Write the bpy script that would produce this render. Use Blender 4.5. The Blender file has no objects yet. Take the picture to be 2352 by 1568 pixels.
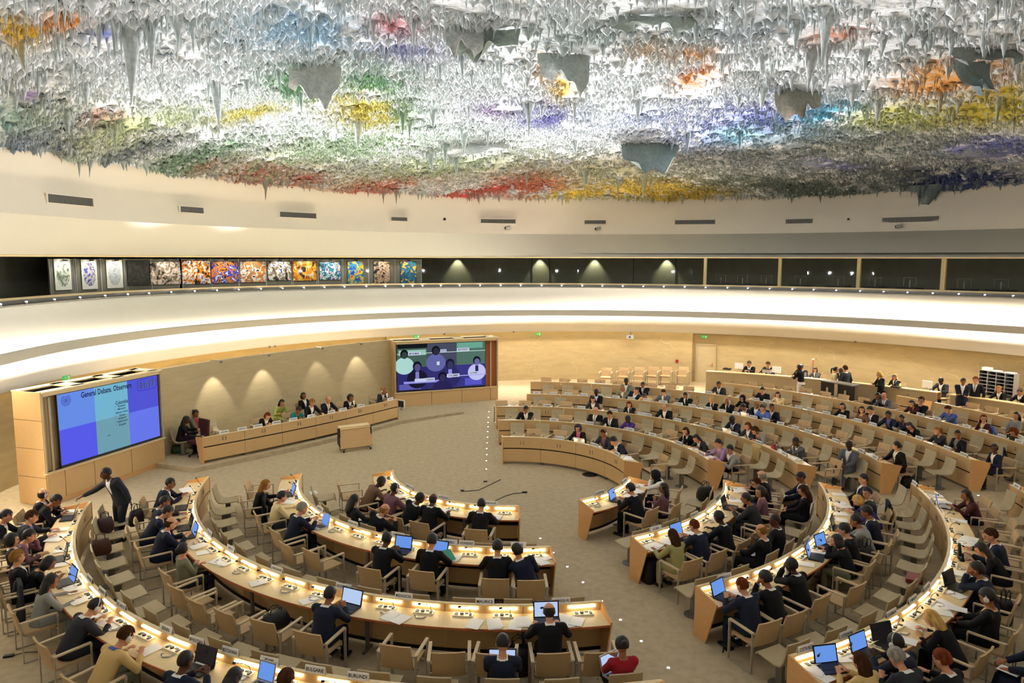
import bpy, math, random
import numpy as np
from mathutils import Vector, Matrix
random.seed(7); RNG = np.random.RandomState(11)
SC = bpy.context.scene; COL = SC.collection
D2R = math.pi / 180

# ------------------------------------------------------------------ camera, world, exposure
F = 1644.0; PIT = 0.1151; ROLL = 0.00177
CAM = np.array([0.0, -21.411, 7.317])
K = 0.855      # layout units to metres; every top-level object is brought to real size at the end
PS = 1.17      # real-size people and chairs expressed in layout units
cd = bpy.data.cameras.new('camera'); cam = bpy.data.objects.new('camera', cd); COL.objects.link(cam)
cd.sensor_width = 36.0; cd.lens = 36.0 * F / 2352.0; cd.clip_end = 200
_r0 = Vector((1, 0, 0)); _u0 = Vector((0, math.sin(PIT), math.cos(PIT))); _f0 = Vector((0, math.cos(PIT), -math.sin(PIT)))
_cr, _sr = math.cos(ROLL), math.sin(ROLL)
_R = _cr * _r0 + _sr * _u0; _U = -_sr * _r0 + _cr * _u0
cam.matrix_world = Matrix(((_R.x, _U.x, -_f0.x, CAM[0] * K), (_R.y, _U.y, -_f0.y, CAM[1] * K), (_R.z, _U.z, -_f0.z, CAM[2] * K), (0, 0, 0, 1)))
SC.camera = cam
w = bpy.data.worlds.new('world'); SC.world = w; w.use_nodes = True
w.node_tree.nodes['Background'].inputs[0].default_value = (1.0, 0.86, 0.66, 1)
w.node_tree.nodes['Background'].inputs[1].default_value = 0.05
SC.view_settings.view_transform = 'Standard'; SC.view_settings.look = 'None'
SC.view_settings.exposure = -0.1; SC.view_settings.gamma = 1.0
SC.view_settings.use_curve_mapping = False
SC.cycles.use_adaptive_sampling = True; SC.cycles.adaptive_threshold = 0.02
SC.cycles.max_bounces = 5; SC.cycles.diffuse_bounces = 4; SC.cycles.glossy_bounces = 2; SC.cycles.transparent_max_bounces = 8
SC.cycles.caustics_reflective = False; SC.cycles.caustics_refractive = False

# light strengths kept together
L_UPLIGHT = 6200.0     # each visible rim spot, aimed at the dome
L_UPBACK = 800.0      # rim spots on the camera's half of the ring
L_LED_UP = 88.0       # LED strip behind the balcony lip
L_LED_DN = 100.0
L_COVE = 9.0          # strip behind the lower soffit, washing the walls
L_DESK = 14.0
L_FILL = 750.0  # added fill spots under the soffit edge

def ray(u, v):
    x = (u - 1176) / F; y = -(v - 784) / F
    x, y = _cr * x - _sr * y, _sr * x + _cr * y
    return np.array([x, math.cos(PIT) + y * math.sin(PIT), -math.sin(PIT) + y * math.cos(PIT)])
def at(u, v, z):
    d = ray(u, v); t = (z - CAM[2]) / d[2]; X = CAM + d * t
    return float(X[0]), float(X[1])
def pol(u, v, z):
    x, y = at(u, v, z); return math.hypot(x, y), math.degrees(math.atan2(y, x))
def zat(u, v, x, y):
    d = ray(u, v); t = math.hypot(x - CAM[0], y - CAM[1]) / math.hypot(d[0], d[1]); return float(CAM[2] + d[2] * t)
def PT(r, th, z=0.0): return (r * math.cos(th * D2R), r * math.sin(th * D2R), z)

# ------------------------------------------------------------------ materials
def lin(c):
    return tuple(((x / 255) / 12.92 if x / 255 <= 0.04045 else ((x / 255 + 0.055) / 1.055) ** 2.4) for x in c)
MATS = {}
def mat(name, rgb, rough=0.6, noise=None, metal=0.0, emit=None, estr=1.0, bump=0.0, spec=0.4, nscale=(1, 1, 1), det=4.0, alpha=None):
    if name in MATS: return MATS[name]
    m = bpy.data.materials.new(name); m.use_nodes = True; nt = m.node_tree; b = nt.nodes['Principled BSDF']
    c = lin(rgb); b.inputs['Roughness'].default_value = rough; b.inputs['Metallic'].default_value = metal
    b.inputs['Specular IOR Level'].default_value = spec
    tc = nt.nodes.new('ShaderNodeTexCoord'); mp = nt.nodes.new('ShaderNodeMapping'); mp.inputs['Scale'].default_value = nscale
    nt.links.new(tc.outputs['Object'], mp.inputs[0])
    amp, sc_ = noise if noise else (0.06, 25.0)
    n = nt.nodes.new('ShaderNodeTexNoise'); n.inputs['Scale'].default_value = sc_; n.inputs['Detail'].default_value = det
    nt.links.new(mp.outputs[0], n.inputs['Vector'])
    r = nt.nodes.new('ShaderNodeMapRange'); r.inputs['From Min'].default_value = 0.3; r.inputs['From Max'].default_value = 0.7
    r.inputs['To Min'].default_value = 1 - amp; r.inputs['To Max'].default_value = 1 + amp
    nt.links.new(n.outputs[0], r.inputs[0])
    mx = nt.nodes.new('ShaderNodeVectorMath'); mx.operation = 'SCALE'; mx.inputs[0].default_value = c
    nt.links.new(r.outputs[0], mx.inputs['Scale']); nt.links.new(mx.outputs[0], b.inputs['Base Color'])
    if bump:
        bp = nt.nodes.new('ShaderNodeBump'); bp.inputs['Strength'].default_value = bump; bp.inputs['Distance'].default_value = 0.02
        nt.links.new(n.outputs[0], bp.inputs['Height']); nt.links.new(bp.outputs[0], b.inputs['Normal'])
    if emit:
        b.inputs['Emission Color'].default_value = (*lin(emit), 1); b.inputs['Emission Strength'].default_value = estr
    MATS[name] = m; return m
M_WOOD = mat('maple_veneer', (208, 172, 120), 0.42, (0.05, 6.0), nscale=(1, 1, 9), det=6)
M_WOODP = mat('pale_maple_worktop', (228, 204, 154), 0.38, (0.04, 8.0), nscale=(2, 2, 2))
M_WOODE = mat('maple_end_panel', (216, 166, 106), 0.4, (0.06, 5.0), nscale=(1, 1, 7), det=6)
M_EDGE = mat('reddish_edge_band', (176, 98, 52), 0.5)
M_CARPET = mat('beige_carpet', (184, 167, 137), 0.95, (0.10, 6.0), spec=0.1, bump=0.3, det=10)
M_PLAST = mat('ochre_stone_plaster', (186, 165, 122), 0.8, (0.09, 1.2), nscale=(1, 1, 4), det=9, bump=0.15)
M_PODW = mat('podium_wall_stone', (192, 174, 136), 0.7, (0.07, 1.6), nscale=(1, 1, 5), det=9)
M_CREAM = mat('cream_painted_plaster', (234, 224, 206), 0.7, (0.01, 2))
M_CREAM2 = mat('warm_white_band', (240, 235, 224), 0.6, (0.01, 2))
M_GREYB = mat('grey_bulkhead_paint', (196, 192, 178), 0.8, (0.012, 60), bump=0.05)
M_DARKW = mat('dark_gallery_wall', (112, 110, 92), 0.6, (0.08, 2))
M_DARKG = mat('dark_booth_interior', (38, 38, 40), 0.5, (0.1, 2))
M_UPH = mat('beige_upholstery', (192, 162, 120), 0.75, (0.05, 90))
M_UPHL = mat('pale_seat_shell', (182, 166, 132), 0.6, (0.04, 90))
M_FRAME = mat('satin_grey_frame', (176, 164, 142), 0.45, (0.03, 20), metal=0.15)
M_ARMW = mat('pale_arm_pad', (204, 182, 146), 0.55)
M_METAL = mat('grey_metal', (128, 126, 120), 0.4, metal=0.5)
M_BLACK = mat('black_plastic', (22, 22, 24), 0.45)
M_SLOT = mat('slot_shadow_gap', (30, 24, 18), 0.9)
M_WHITE = mat('white_card', (240, 238, 232), 0.6)
M_PAPER = mat('white_paper', (244, 242, 236), 0.7, (0.02, 40))
M_INK = mat('black_lettering', (18, 18, 20), 0.6)
M_CONS = mat('console_plate', (238, 230, 206), 0.4, (0.1, 60))
M_SILV = mat('silver_plastic', (176, 176, 178), 0.35, metal=0.4)
M_NEON = mat('desk_lamp_tube', (255, 250, 240), 0.5, emit=(255, 240, 206), estr=L_DESK)
M_LEDU = mat('led_strip_upper', (255, 250, 240), 0.5, emit=(255, 243, 222), estr=L_LED_UP)
M_LEDD = mat('led_strip_lower', (255, 250, 240), 0.5, emit=(255, 243, 222), estr=L_LED_DN)
M_COVE = mat('cove_strip', (255, 240, 200), 0.5, emit=(255, 232, 182), estr=L_COVE)
M_FLED = mat('floor_led', (255, 255, 255), 0.5, emit=(232, 236, 255), estr=14)
M_SPOTL = mat('spot_lens', (255, 255, 255), 0.5, emit=(232, 232, 255), estr=16)
M_SCR = mat('lit_laptop_screen', (10, 12, 16), 0.3, (0.25, 12), emit=(110, 160, 245), estr=0.9)
M_SCRW = mat('lit_document_screen', (14, 14, 16), 0.3, (0.1, 20), emit=(190, 212, 250), estr=0.95)
M_SCROFF = mat('dark_screen', (30, 34, 48), 0.2)
M_GREEN = mat('exit_sign_green', (40, 160, 80), 0.4, emit=(60, 190, 90), estr=0.6)


# ------------------------------------------------------------------ mesh helpers
class MB:
    def __init__(s): s.v = []; s.f = []; s.m = []
    def add(s, vs, fs, mi=0):
        o = len(s.v); s.v += [tuple(map(float, v)) for v in vs]; s.f += [tuple(i + o for i in f) for f in fs]; s.m += [mi] * len(fs); return s
    def box(s, c, d, rz=0.0, mi=0, tilt=0.0):
        hx, hy, hz = d[0] / 2, d[1] / 2, d[2] / 2; vs = []
        ca, sa = math.cos(rz), math.sin(rz); ct, st = math.cos(tilt), math.sin(tilt)
        for z in (-hz, hz):
            for x, y in ((-hx, -hy), (hx, -hy), (hx, hy), (-hx, hy)):
                y2, z2 = ct * y - st * z, st * y + ct * z
                vs.append((c[0] + ca * x - sa * y2, c[1] + sa * x + ca * y2, c[2] + z2))
        return s.add(vs, [(3, 2, 1, 0), (4, 5, 6, 7), (0, 1, 5, 4), (1, 2, 6, 5), (2, 3, 7, 6), (3, 0, 4, 7)], mi)
    def arc(s, r0, r1, t0, t1, z0, z1, n=None, mi=0, zf=None):
        # curved box between radii r0<r1, angles t0,t1 (deg), heights z0,z1
        if n is None: n = max(1, int(abs(t1 - t0) / 2.2))
        vs = []; fs = []
        for i in range(n + 1):
            t = t0 + (t1 - t0) * i / n
            for r, z in ((r0, z0), (r1, z0), (r1, z1), (r0, z1)):
                dz = zf(r, t) if zf else 0
                vs.append(PT(r, t, z + dz))
        for i in range(n):
            a, b = 4 * i, 4 * i + 4
            for k in range(4): fs.append((a + k, a + (k + 1) % 4, b + (k + 1) % 4, b + k))
        fs += [(3, 2, 1, 0), (4 * n, 4 * n + 1, 4 * n + 2, 4 * n + 3)]
        if t1 > t0: fs = [f[::-1] for f in fs]
        return s.add(vs, fs, mi)
    def tube(s, pts, r, n=6, mi=0, cap=True):
        P = [Vector(p) for p in pts]; rs = r if isinstance(r, (list, tuple)) else [r] * len(P); vs = []; fs = []
        for i, p in enumerate(P):
            d = (P[min(i + 1, len(P) - 1)] - P[max(i - 1, 0)]).normalized()
            a = Vector((0, 0, 1)) if abs(d.z) < 0.9 else Vector((1, 0, 0))
            x = d.cross(a).normalized(); y = d.cross(x)
            for k in range(n):
                an = 2 * math.pi * k / n; vs.append(p + (x * math.cos(an) + y * math.sin(an)) * rs[i])
        for i in range(len(P) - 1):
            for k in range(n): fs.append((i * n + k, i * n + (k + 1) % n, (i + 1) * n + (k + 1) % n, (i + 1) * n + k))
        if cap: fs += [tuple(range(n))[::-1], tuple((len(P) - 1) * n + k for k in range(n))]
        return s.add(vs, fs, mi)
    def lathe(s, prof, c=(0, 0, 0), n=16, mi=0):
        vs = []; fs = []; m = len(prof)
        for k in range(n):
            a = 2 * math.pi * k / n
            for r, z in prof: vs.append((c[0] + r * math.cos(a), c[1] + r * math.sin(a), c[2] + z))
        for k in range(n):
            for j in range(m - 1):
                a, b = k * m + j, ((k + 1) % n) * m + j; fs.append((a, b, b + 1, a + 1))
        fs.append(tuple(k * m for k in range(n))[::-1]); fs.append(tuple(k * m + m - 1 for k in range(n)))
        return s.add(vs, fs, mi)
    def ball(s, c, r, n=10, m=7, mi=0, keep=None):
        rx, ry, rz = r if isinstance(r, (list, tuple)) else (r, r, r); vs = []; un = []; fs = []
        for j in range(m + 1):
            ph = math.pi * j / m
            for k in range(n):
                a = 2 * math.pi * k / n; u = (math.sin(ph) * math.cos(a), math.sin(ph) * math.sin(a), math.cos(ph)); un.append(u)
                vs.append((c[0] + rx * u[0], c[1] + ry * u[1], c[2] + rz * u[2]))
        for j in range(m):
            for k in range(n):
                f = (j * n + k, (j + 1) * n + k, (j + 1) * n + (k + 1) % n, j * n + (k + 1) % n)
                if keep is None or keep(*[sum(un[i][q] for i in f) / 4 for q in range(3)]): fs.append(f)
        return s.add(vs, fs, mi)
    def plate(s, poly, thick, normal, mi=0):
        n = Vector(normal).normalized() * thick; k = len(poly)
        vs = [tuple(p) for p in poly] + [tuple(Vector(p) + n) for p in poly]
        fs = [tuple(range(k))[::-1], tuple(range(k, 2 * k))] + [(i, (i + 1) % k, k + (i + 1) % k, k + i) for i in range(k)]
        return s.add(vs, fs, mi)
    def mesh(s, name, mats, off=(0, 0, 0), smooth=False):
        me = bpy.data.meshes.new(name)
        me.from_pydata([(a - off[0], b - off[1], c - off[2]) for a, b, c in s.v], [], s.f)
        ms = mats if isinstance(mats, (list, tuple)) else [mats]
        for m in ms: me.materials.append(m)
        if len(ms) > 1: me.polygons.foreach_set('material_index', s.m)
        if smooth: me.polygons.foreach_set('use_smooth', [True] * len(s.f))
        me.update(); return me
    def build(s, name, mats, parent=None, off=(0, 0, 0), smooth=False):
        return put(name, s.mesh(name, mats, off, smooth), parent)
def put(name, me, parent=None, loc=None, rot=None):
    o = bpy.data.objects.new(name, me); COL.objects.link(o)
    if parent is not None: o.parent = parent
    if loc is not None: o.location = loc
    if rot is not None: o.rotation_euler = rot
    return o
def tag(o, label, cat, group=None, kind=None):
    if label: o['label'] = label
    if cat: o['category'] = cat
    if group: o['group'] = group
    if kind: o['kind'] = kind
    return o
def thing(name, loc, rz, label, cat, group=None):
    return tag(put(name, None, None, loc, (0, 0, rz)), label, cat, group)
def struct(name, mb, mats, parent=None, smooth=False):
    o = mb.build(name, mats, parent, smooth=smooth)
    if parent is None: o['kind'] = 'structure'
    return o
def dup(root, loc, rz, label=None, group=None):
    r = root.copy(); COL.objects.link(r); r.location = loc; r.rotation_euler = (0, 0, rz)
    if label: r['label'] = label
    if group: r['group'] = group
    for ch in root.children:
        c = ch.copy(); COL.objects.link(c); c.parent = r
        for g in ch.children:
            d = g.copy(); COL.objects.link(d); d.parent = c
    return r
ORD = ['', 'first', 'second', 'third', 'fourth', 'fifth', 'sixth', 'seventh', 'eighth', 'ninth', 'tenth', 'eleventh', 'twelfth', 'thirteenth',
       'fourteenth', 'fifteenth', 'sixteenth', 'seventeenth', 'eighteenth', 'nineteenth', 'twentieth']
TENS = {2: 'twenty', 3: 'thirty', 4: 'forty'}
def ordi(n):
    if n <= 20: return ORD[n]
    t, k = divmod(n, 10)
    return TENS[t] + '-' + ORD[k] if k else TENS[t][:-1] + 'ieth'

# rows of desks: lip radius, block -> (start angle at the cross aisle, end angle, floor rise, words)
RAD = dict(A=3.59, B=6.25, C=8.89, D=11.48, E=14.2, F=16.9, G=19.5)
def rise(r, th):
    th = (th + 180) % 360 - 180
    wgt = min(1, max(0, (th + 14) / 10)) * min(1, max(0, (118 - th) / 14))
    z = float(np.interp(r, [0, 10.6, 11.3, 13.2, 14.0, 15.9, 16.7, 18.6, 19.4, 40], [0, 0, .05, .07, .17, .19, .27, .29, .36, .36]))
    return z * wgt
def rise_xy(x, y): return rise(math.hypot(x, y), math.degrees(math.atan2(y, x)))

# ------------------------------------------------------------------ ring-shaped structure (plan radius as a function of angle)
def ring(pts):
    t = np.array([p[0] for p in pts], float); r = np.array([p[1] for p in pts], float)
    T = np.concatenate([t - 360, t, t + 360]); Rr = np.concatenate([r, r, r])
    def f(th):
        th = th % 360; i = int(np.searchsorted(T, th, 'right')) - 1
        p0, p1, p2, p3 = Rr[i - 1], Rr[i], Rr[i + 1], Rr[i + 2]; h = T[i + 1] - T[i]; s = (th - T[i]) / h
        m1 = (p2 - p0) / (T[i + 1] - T[i - 1]) * h; m2 = (p3 - p1) / (T[i + 2] - T[i]) * h
        return float((2 * s**3 - 3 * s**2 + 1) * p1 + (s**3 - 2 * s**2 + s) * m1 + (-2 * s**3 + 3 * s**2) * p2 + (s**3 - s**2) * m2)
    return f
r_soff = ring([(10, 24.5), (30, 23.2), (50, 21.78), (70, 20.3), (90, 18.93), (110, 17.67), (130, 16.64), (150, 15.92), (170, 15.6), (190, 15.75), (225, 18.8), (270, 22.0), (320, 24.0)])
r_lip = ring([(10, 24.1), (30, 21.9), (50, 20.05), (70, 18.65), (90, 17.6), (110, 16.85), (130, 16.27), (150, 15.75), (170, 15.2), (190, 15.0), (225, 18.4), (270, 21.9), (320, 23.8)])
r_rim = ring([(10, 24.2), (30, 21.9), (50, 20.4), (70, 19.6), (90, 19.35), (110, 19.2), (130, 19.0), (150, 18.4), (170, 17.0), (190, 16.3), (225, 18.8), (270, 22.0), (320, 24.0)])
r_gal = ring([(10, 25.04), (30, 22.4), (50, 20.75), (70, 19.9), (90, 19.6), (110, 19.45), (130, 19.3), (150, 18.8), (170, 17.6), (190, 16.9), (225, 19.2), (270, 22.3), (320, 24.6)])
r_grey = ring([(10, 27.5), (30, 25.3), (50, 23.3), (70, 21.4), (90, 19.8), (110, 18.4), (130, 17.3), (150, 16.5), (170, 16.0), (190, 16.0), (225, 19.6), (270, 24.4), (320, 27.0)])
r_ceil = ring([(10, 28.0), (30, 26.0), (50, 23.88), (70, 21.78), (90, 19.88), (110, 18.27), (130, 17.0), (150, 16.14), (170, 15.77), (190, 15.95), (225, 19.9), (270, 25.2), (320, 28.0)])
Z_SOF, Z_RIM, Z_GB, Z_GT, Z_GREY, Z_CEIL = 3.2, 5.72, 5.93, 7.36, 8.72, 10.9
def ringband(prof, n=144, t0=0.0, t1=360.0, close=True):
    """prof: list of (radius function, offset, z) ; sweeps the profile round the room"""
    mb = MB(); m = len(prof); vs = []; fs = []
    cnt = n if close else n + 1
    for i in range(cnt):
        t = t0 + (t1 - t0) * i / n
        for rf, off, z in prof: vs.append(PT(rf(t) + off, t, z))
    for i in range(n):
        a = i * m; b = ((i + 1) % cnt) * m
        for j in range(m - 1): fs.append((a + j, a + j + 1, b + j + 1, b + j))
    return mb.add(vs, fs)

# floor
def build_floor():
    mb = MB(); rs = [0, 2, 4, 6, 8, 10, 10.6, 11.3, 12, 13.2, 14.0, 15, 15.9, 16.7, 17.6, 18.6, 19.4, 21, 23, 25, 28]; n = 120; vs = []; fs = []
    for r in rs:
        for k in range(n):
            t = 360 * k / n; vs.append(PT(r, t, rise(r, t)))
    for i in range(len(rs) - 1):
        for k in range(n): fs.append((i * n + k, (i + 1) * n + k, (i + 1) * n + (k + 1) % n, i * n + (k + 1) % n))
    mb.add(vs, fs); struct('floor', mb, M_CARPET)
build_floor()
# lower walls
def arc_wall(name, rf, off, t0, t1, z0, z1, m, n=60):
    struct(name, ringband([(rf, off, z0), (rf, off, z1)], n, t0, t1, False), m, smooth=True)
arc_wall('wall_back', r_soff, 0.42, 61.5, 112, -0.05, 3.9, M_PLAST)
arc_wall('wall_right', r_soff, 0.75, -60, 61.5, -0.05, 3.9, M_PLAST)
arc_wall('wall_left', r_soff, 0.55, 112, 200, -0.05, 3.9, M_PLAST)
arc_wall('wall_front', r_soff, 0.9, 200, 300, -0.05, 3.9, M_CREAM)
mb = MB(); a = PT(r_soff(61.5) + 0.42, 61.5); b = PT(r_soff(61.5) + 0.78, 61.5)
mb.add([(a[0], a[1], -.05), (b[0], b[1], -.05), (b[0], b[1], 3.9), (a[0], a[1], 3.9)], [(0, 1, 2, 3)]); struct('wall_return', mb, M_PLAST)
# lower and upper luminous bands of the balcony with its lip
struct('trim_1', ringband([(r_soff, 0.15, 3.22), (r_soff, 0, 3.2), (r_soff, 0, 3.24), (lambda t: .55 * r_soff(t) + .45 * r_lip(t), .0, 3.62), (lambda t: .2 * r_soff(t) + .8 * r_lip(t), 0.14, 3.98), (r_lip, .42, 4.24), (r_lip, .42, 4.3)]), M_CREAM2, smooth=True)
struct('trim_2', ringband([(r_lip, .42, 4.3), (r_lip, 0, 4.3), (r_lip, -.02, 4.22), (r_lip, -.05, 4.22), (r_lip, -.05, 4.50), (r_lip, 0, 4.53), (r_lip, .06, 4.53), (r_lip, .08, 4.34), (r_lip, .45, 4.34)]), M_GREYB)
struct('trim_3', ringband([(r_lip, .45, 4.34), (r_lip, .5, 4.5), (lambda t: .7 * r_lip(t) + .3 * r_rim(t), .35, 4.85), (lambda t: .35 * r_lip(t) + .65 * r_rim(t), .15, 5.3), (r_rim, -.02, 5.62), (r_rim, 0, 5.68)]), M_CREAM2, smooth=True)
o = ringband([(r_lip, .14, 4.40), (r_lip, .22, 4.40)], 100, -35, 212, False).build('led_strip', M_LEDU, None); tag(o, 'bright LED strip hidden behind the balcony lip, washing the upper band', 'light strip', kind='thing')
o = ringband([(r_lip, .06, 4.27), (r_lip, .16, 4.26)], 100, -35, 212, False).build('led_strip', M_LEDD, None); tag(o, 'LED strip under the balcony lip, washing the lower band', 'light strip', kind='thing')
# rim trough, gallery parapet, header
struct('trim_4', ringband([(r_rim, 0, 5.68), (r_rim, -.05, 5.70), (r_rim, -.05, 5.74), (r_rim, .02, 5.74), (r_rim, .05, 5.66), (r_gal, -.04, 5.66), (r_gal, -.04, 5.86)]), M_METAL)
struct('trim_5', ringband([(r_gal, -.05, 5.86), (r_gal, -.05, 5.94), (r_gal, .08, 5.94), (r_gal, .08, 5.2)]), M_WOODP)
struct('trim_6', ringband([(r_gal, 0.1, Z_GT), (r_gal, -.03, Z_GT), (r_gal, -.03, Z_GT + .06), (r_gal, 0.0, Z_GT + .06)]), M_WOODP)
struct('wall_upper', ringband([(r_gal, 0, Z_GT + .06), (r_grey, 0, Z_GREY)]), M_GREYB, smooth=True)
struct('wall_cove', ringband([(r_grey, 0, Z_GREY), (r_grey, .1, 9.2), (r_grey, .25, 9.9), (r_ceil, .15, 10.6), (r_ceil, -.05, 11.15)]), M_CREAM, smooth=True)
struct('floor_gallery', ringband([(r_gal, .08, 5.2), (r_gal, 4.2, 5.2)]), M_DARKG)
struct('wall_gallery', ringband([(r_gal, 2.6, 5.2), (r_gal, 2.6, 7.9)]), M_DARKW, smooth=True)
struct('ceiling_gallery', ringband([(r_gal, .1, 7.62), (r_gal, 4.2, 7.62)]), M_DARKG)
# fill spots without fixtures, added under the soffit edge to brighten the far floor
for k, th in enumerate(range(15, 196, 15)):
    x, y, _ = PT(r_soff(th) - .12, th); l = bpy.data.lights.new('soffit_fill', 'SPOT'); l.energy = L_FILL; l.color = (1, .92, .78); l.spot_size = 1.9; l.spot_blend = .8; l.shadow_soft_size = .10
    lo = bpy.data.objects.new('soffit_fill', l); COL.objects.link(lo); lo.location = (x, y, 3.12); tx, ty, _ = PT(r_soff(th) * .45, th); lo.rotation_euler = (Vector((tx, ty, -2.0)) - lo.location).to_track_quat('-Z', 'Y').to_euler()
# cove light strips above the lower walls
o = ringband([(r_soff, .17, 3.34), (r_soff, .29, 3.30)], 80, -40, 112, False).build('cove_light', M_COVE); tag(o, 'warm cove light strip hidden above the ochre plaster wall', 'light strip')
o = ringband([(r_soff, .17, 3.34), (r_soff, .29, 3.30)], 50, 112, 196, False).build('cove_light', M_COVE); tag(o, 'warm cove light strip hidden above the podium wall', 'light strip')

# ------------------------------------------------------------------ glass of the gallery, posts, grilles
def glass_mat():
    m = bpy.data.materials.new('gallery_glass'); m.use_nodes = True; nt = m.node_tree; nt.nodes.clear()
    o = nt.nodes.new('ShaderNodeOutputMaterial'); mx = nt.nodes.new('ShaderNodeMixShader'); t = nt.nodes.new('ShaderNodeBsdfTransparent'); g = nt.nodes.new('ShaderNodeBsdfGlossy')
    g.inputs['Roughness'].default_value = 0.02; t.inputs[0].default_value = (.86, .88, .86, 1); mx.inputs[0].default_value = 0.012
    nt.links.new(t.outputs[0], mx.inputs[1]); nt.links.new(g.outputs[0], mx.inputs[2]); nt.links.new(mx.outputs[0], o.inputs[0]); return m
M_GLASS = glass_mat()
mb = ringband([(r_gal, .02, 5.94), (r_gal, .02, Z_GT)], 90, 5, 185, False)
struct('window_1', mb, M_GLASS)
def th_px(u, v, z, rf, off=0.0):
    # angle at which the ray through this point of the photo meets the ring
    d = ray(u, v); lo, hi = 5.0, 60.0
    for _ in range(40):
        t = (lo + hi) / 2; X = CAM + d * t / math.hypot(d[0], d[1])
        th = math.degrees(math.atan2(X[1], X[0]))
        if math.hypot(X[0], X[1]) < rf(th) + off or X[1] < 0 and t < 20: lo = t
        else: hi = t
    return th, float(X[2])
for k, (u, wdt) in enumerate([(1619, .16), (1790, .16), (1971, .17), (2165, .2)]):
    th, z = th_px(u, 620, 0, r_gal); r = r_gal(th) + .1
    b = MB().box((0, 0, .71), (.12, wdt, 1.42)); o = b.build('trim_%d' % (7 + k), M_WOODP); o.location = PT(r, th, 5.94); o.rotation_euler[2] = th * D2R; o['kind'] = 'structure'
# partitions and doors on the dark gallery wall
for k, u in enumerate([1222, 1262, 1455, 1552]):
    th, z = th_px(u, 620, 0, r_gal, 2.55); r = r_gal(th) + 2.56
    b = MB().box((0, 0, 1.1), (.03, .04, 2.3)); o = b.build('trim_%d' % (20 + k), M_DARKG); o.location = PT(r, th, 5.25); o.rotation_euler[2] = th * D2R; o['kind'] = 'structure'
# ventilation grilles in the cove
def tang(rf, th):
    a = np.array(PT(rf(th - .5), th - .5)[:2]); b = np.array(PT(rf(th + .5), th + .5)[:2]); d = b - a; return math.degrees(math.atan2(d[1], d[0]))
def grille(u, v, wpx, hpx, lab):
    th, z = th_px(u, v, 0, r_grey, .12); r = r_grey(th) + .10
    d = math.hypot(*(np.array(PT(r, th)[:2]) - CAM[:2])); sc = d / F * 1.02
    o = thing('ventilation_grille', PT(r, th, z), (tang(r_grey, th)) * D2R, lab, 'grille', 'air grilles round the cove')
    W, Hh = wpx * sc * 1.02, hpx * sc
    MB().box((0, 0, 0), (W, .05, Hh)).build('backing', M_SLOT, o)
    b = MB(); n = int(W / .045)
    for i in range(n + 1): b.box((-W / 2 + W * i / n, .035, 0), (.02, .03, Hh * .94))
    b.build('slats', M_METAL, o); o.children[-1]['kind'] = 'stuff'
    b = MB(); b.box((0, .03, Hh / 2), (W + .06, .07, .03)).box((0, .03, -Hh / 2), (W + .06, .07, .03)).box((-W / 2, .03, 0), (.03, .07, Hh)).box((W / 2, .03, 0), (.03, .07, Hh)); b.build('frame', M_CREAM, o)
for (u, v, wp, hp), lab in zip([(160, 460, 108, 17), (439, 482, 55, 13), (684, 494, 85, 12), (916, 503, 38, 9), (1144, 508, 79, 10), (1367, 510, 47, 9), (1596, 510, 83, 10), (1836, 508, 52, 10), (2091, 504, 98, 11)],
        ['wide slatted air grille at the far end of the cove above the three egg-shaped prints', 'short slatted air grille above the bright oval light patch on the bulkhead', 'wide slatted air grille above the blue domed picture', 'smallest slatted air grille, above the last picture but two',
         'wide slatted air grille with a camera below its end', 'short slatted air grille with a camera straight below', 'wide slatted air grille above the left end of the booths', 'short slatted air grille between the two wide grilles on the right', 'widest slatted air grille, under the longest stalactite']):
    grille(u, v, wp, hp, lab)
def cove_camera(u, v, lab, s=1.0, dome=False):
    th, z = th_px(u, v, 0, r_grey, .0); r = r_grey(th) - .02
    o = thing('ceiling_camera' if not dome else 'cove_sensor', PT(r, th, z), (th + 90) * D2R, lab, 'camera' if not dome else 'sensor')
    if dome: MB().ball((0, 0, 0), .07 * s, 10, 6).build('dome', M_BLACK, o)
    else:
        MB().tube([(0, -.05, .12), (0, .05, .02)], .03).build('bracket', M_CREAM, o)
        MB().tube([(-.14, .02, .05), (.12, .14, -.02)], .09, 10).build('housing', M_SILV, o)
        MB().tube([(.12, .14, -.02), (.15, .155, -.03)], .075, 10).build('lens', M_BLACK, o)
cove_camera(1166, 523, 'small camera under the end of a wide grille, level with the big screen')
cove_camera(1374, 525, 'small camera straight below the short grille near the middle')
cove_camera(2067, 520, 'small camera below the widest grille beside the long stalactite')
cove_camera(1021, 503, 'tiny black square sensor between two grilles above the dark gallery wall', 1.2, True)
cove_camera(1949, 503, 'tiny black round sensor between the grilles above the dark booths', .8, True)

# ------------------------------------------------------------------ the dome with its hanging crust
def z_dome(x, y):
    th = math.degrees(math.atan2(y, x)); rho = min(1.0, math.hypot(x, y) / r_ceil(th)); return Z_CEIL + 2.7 * (1 - rho * rho) ** 0.75
_TT = np.arange(0, 361, 1.0); _RC = np.array([r_ceil(t) for t in _TT])
def z_dome_np(x, y):
    th = np.degrees(np.arctan2(y, x)) % 360; rho = np.minimum(1.0, np.hypot(x, y) / np.interp(th, _TT, _RC)); return Z_CEIL + 2.7 * (1 - rho * rho) ** 0.75, rho
def dome_at(u, v):
    d = ray(u, v); lo, hi = 4.0, 60.0
    for _ in range(40):
        t = (lo + hi) / 2; X = CAM + d * t
        if X[2] < z_dome(X[0], X[1]): lo = t
        else: hi = t
    return float(X[0]), float(X[1]), t
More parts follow.
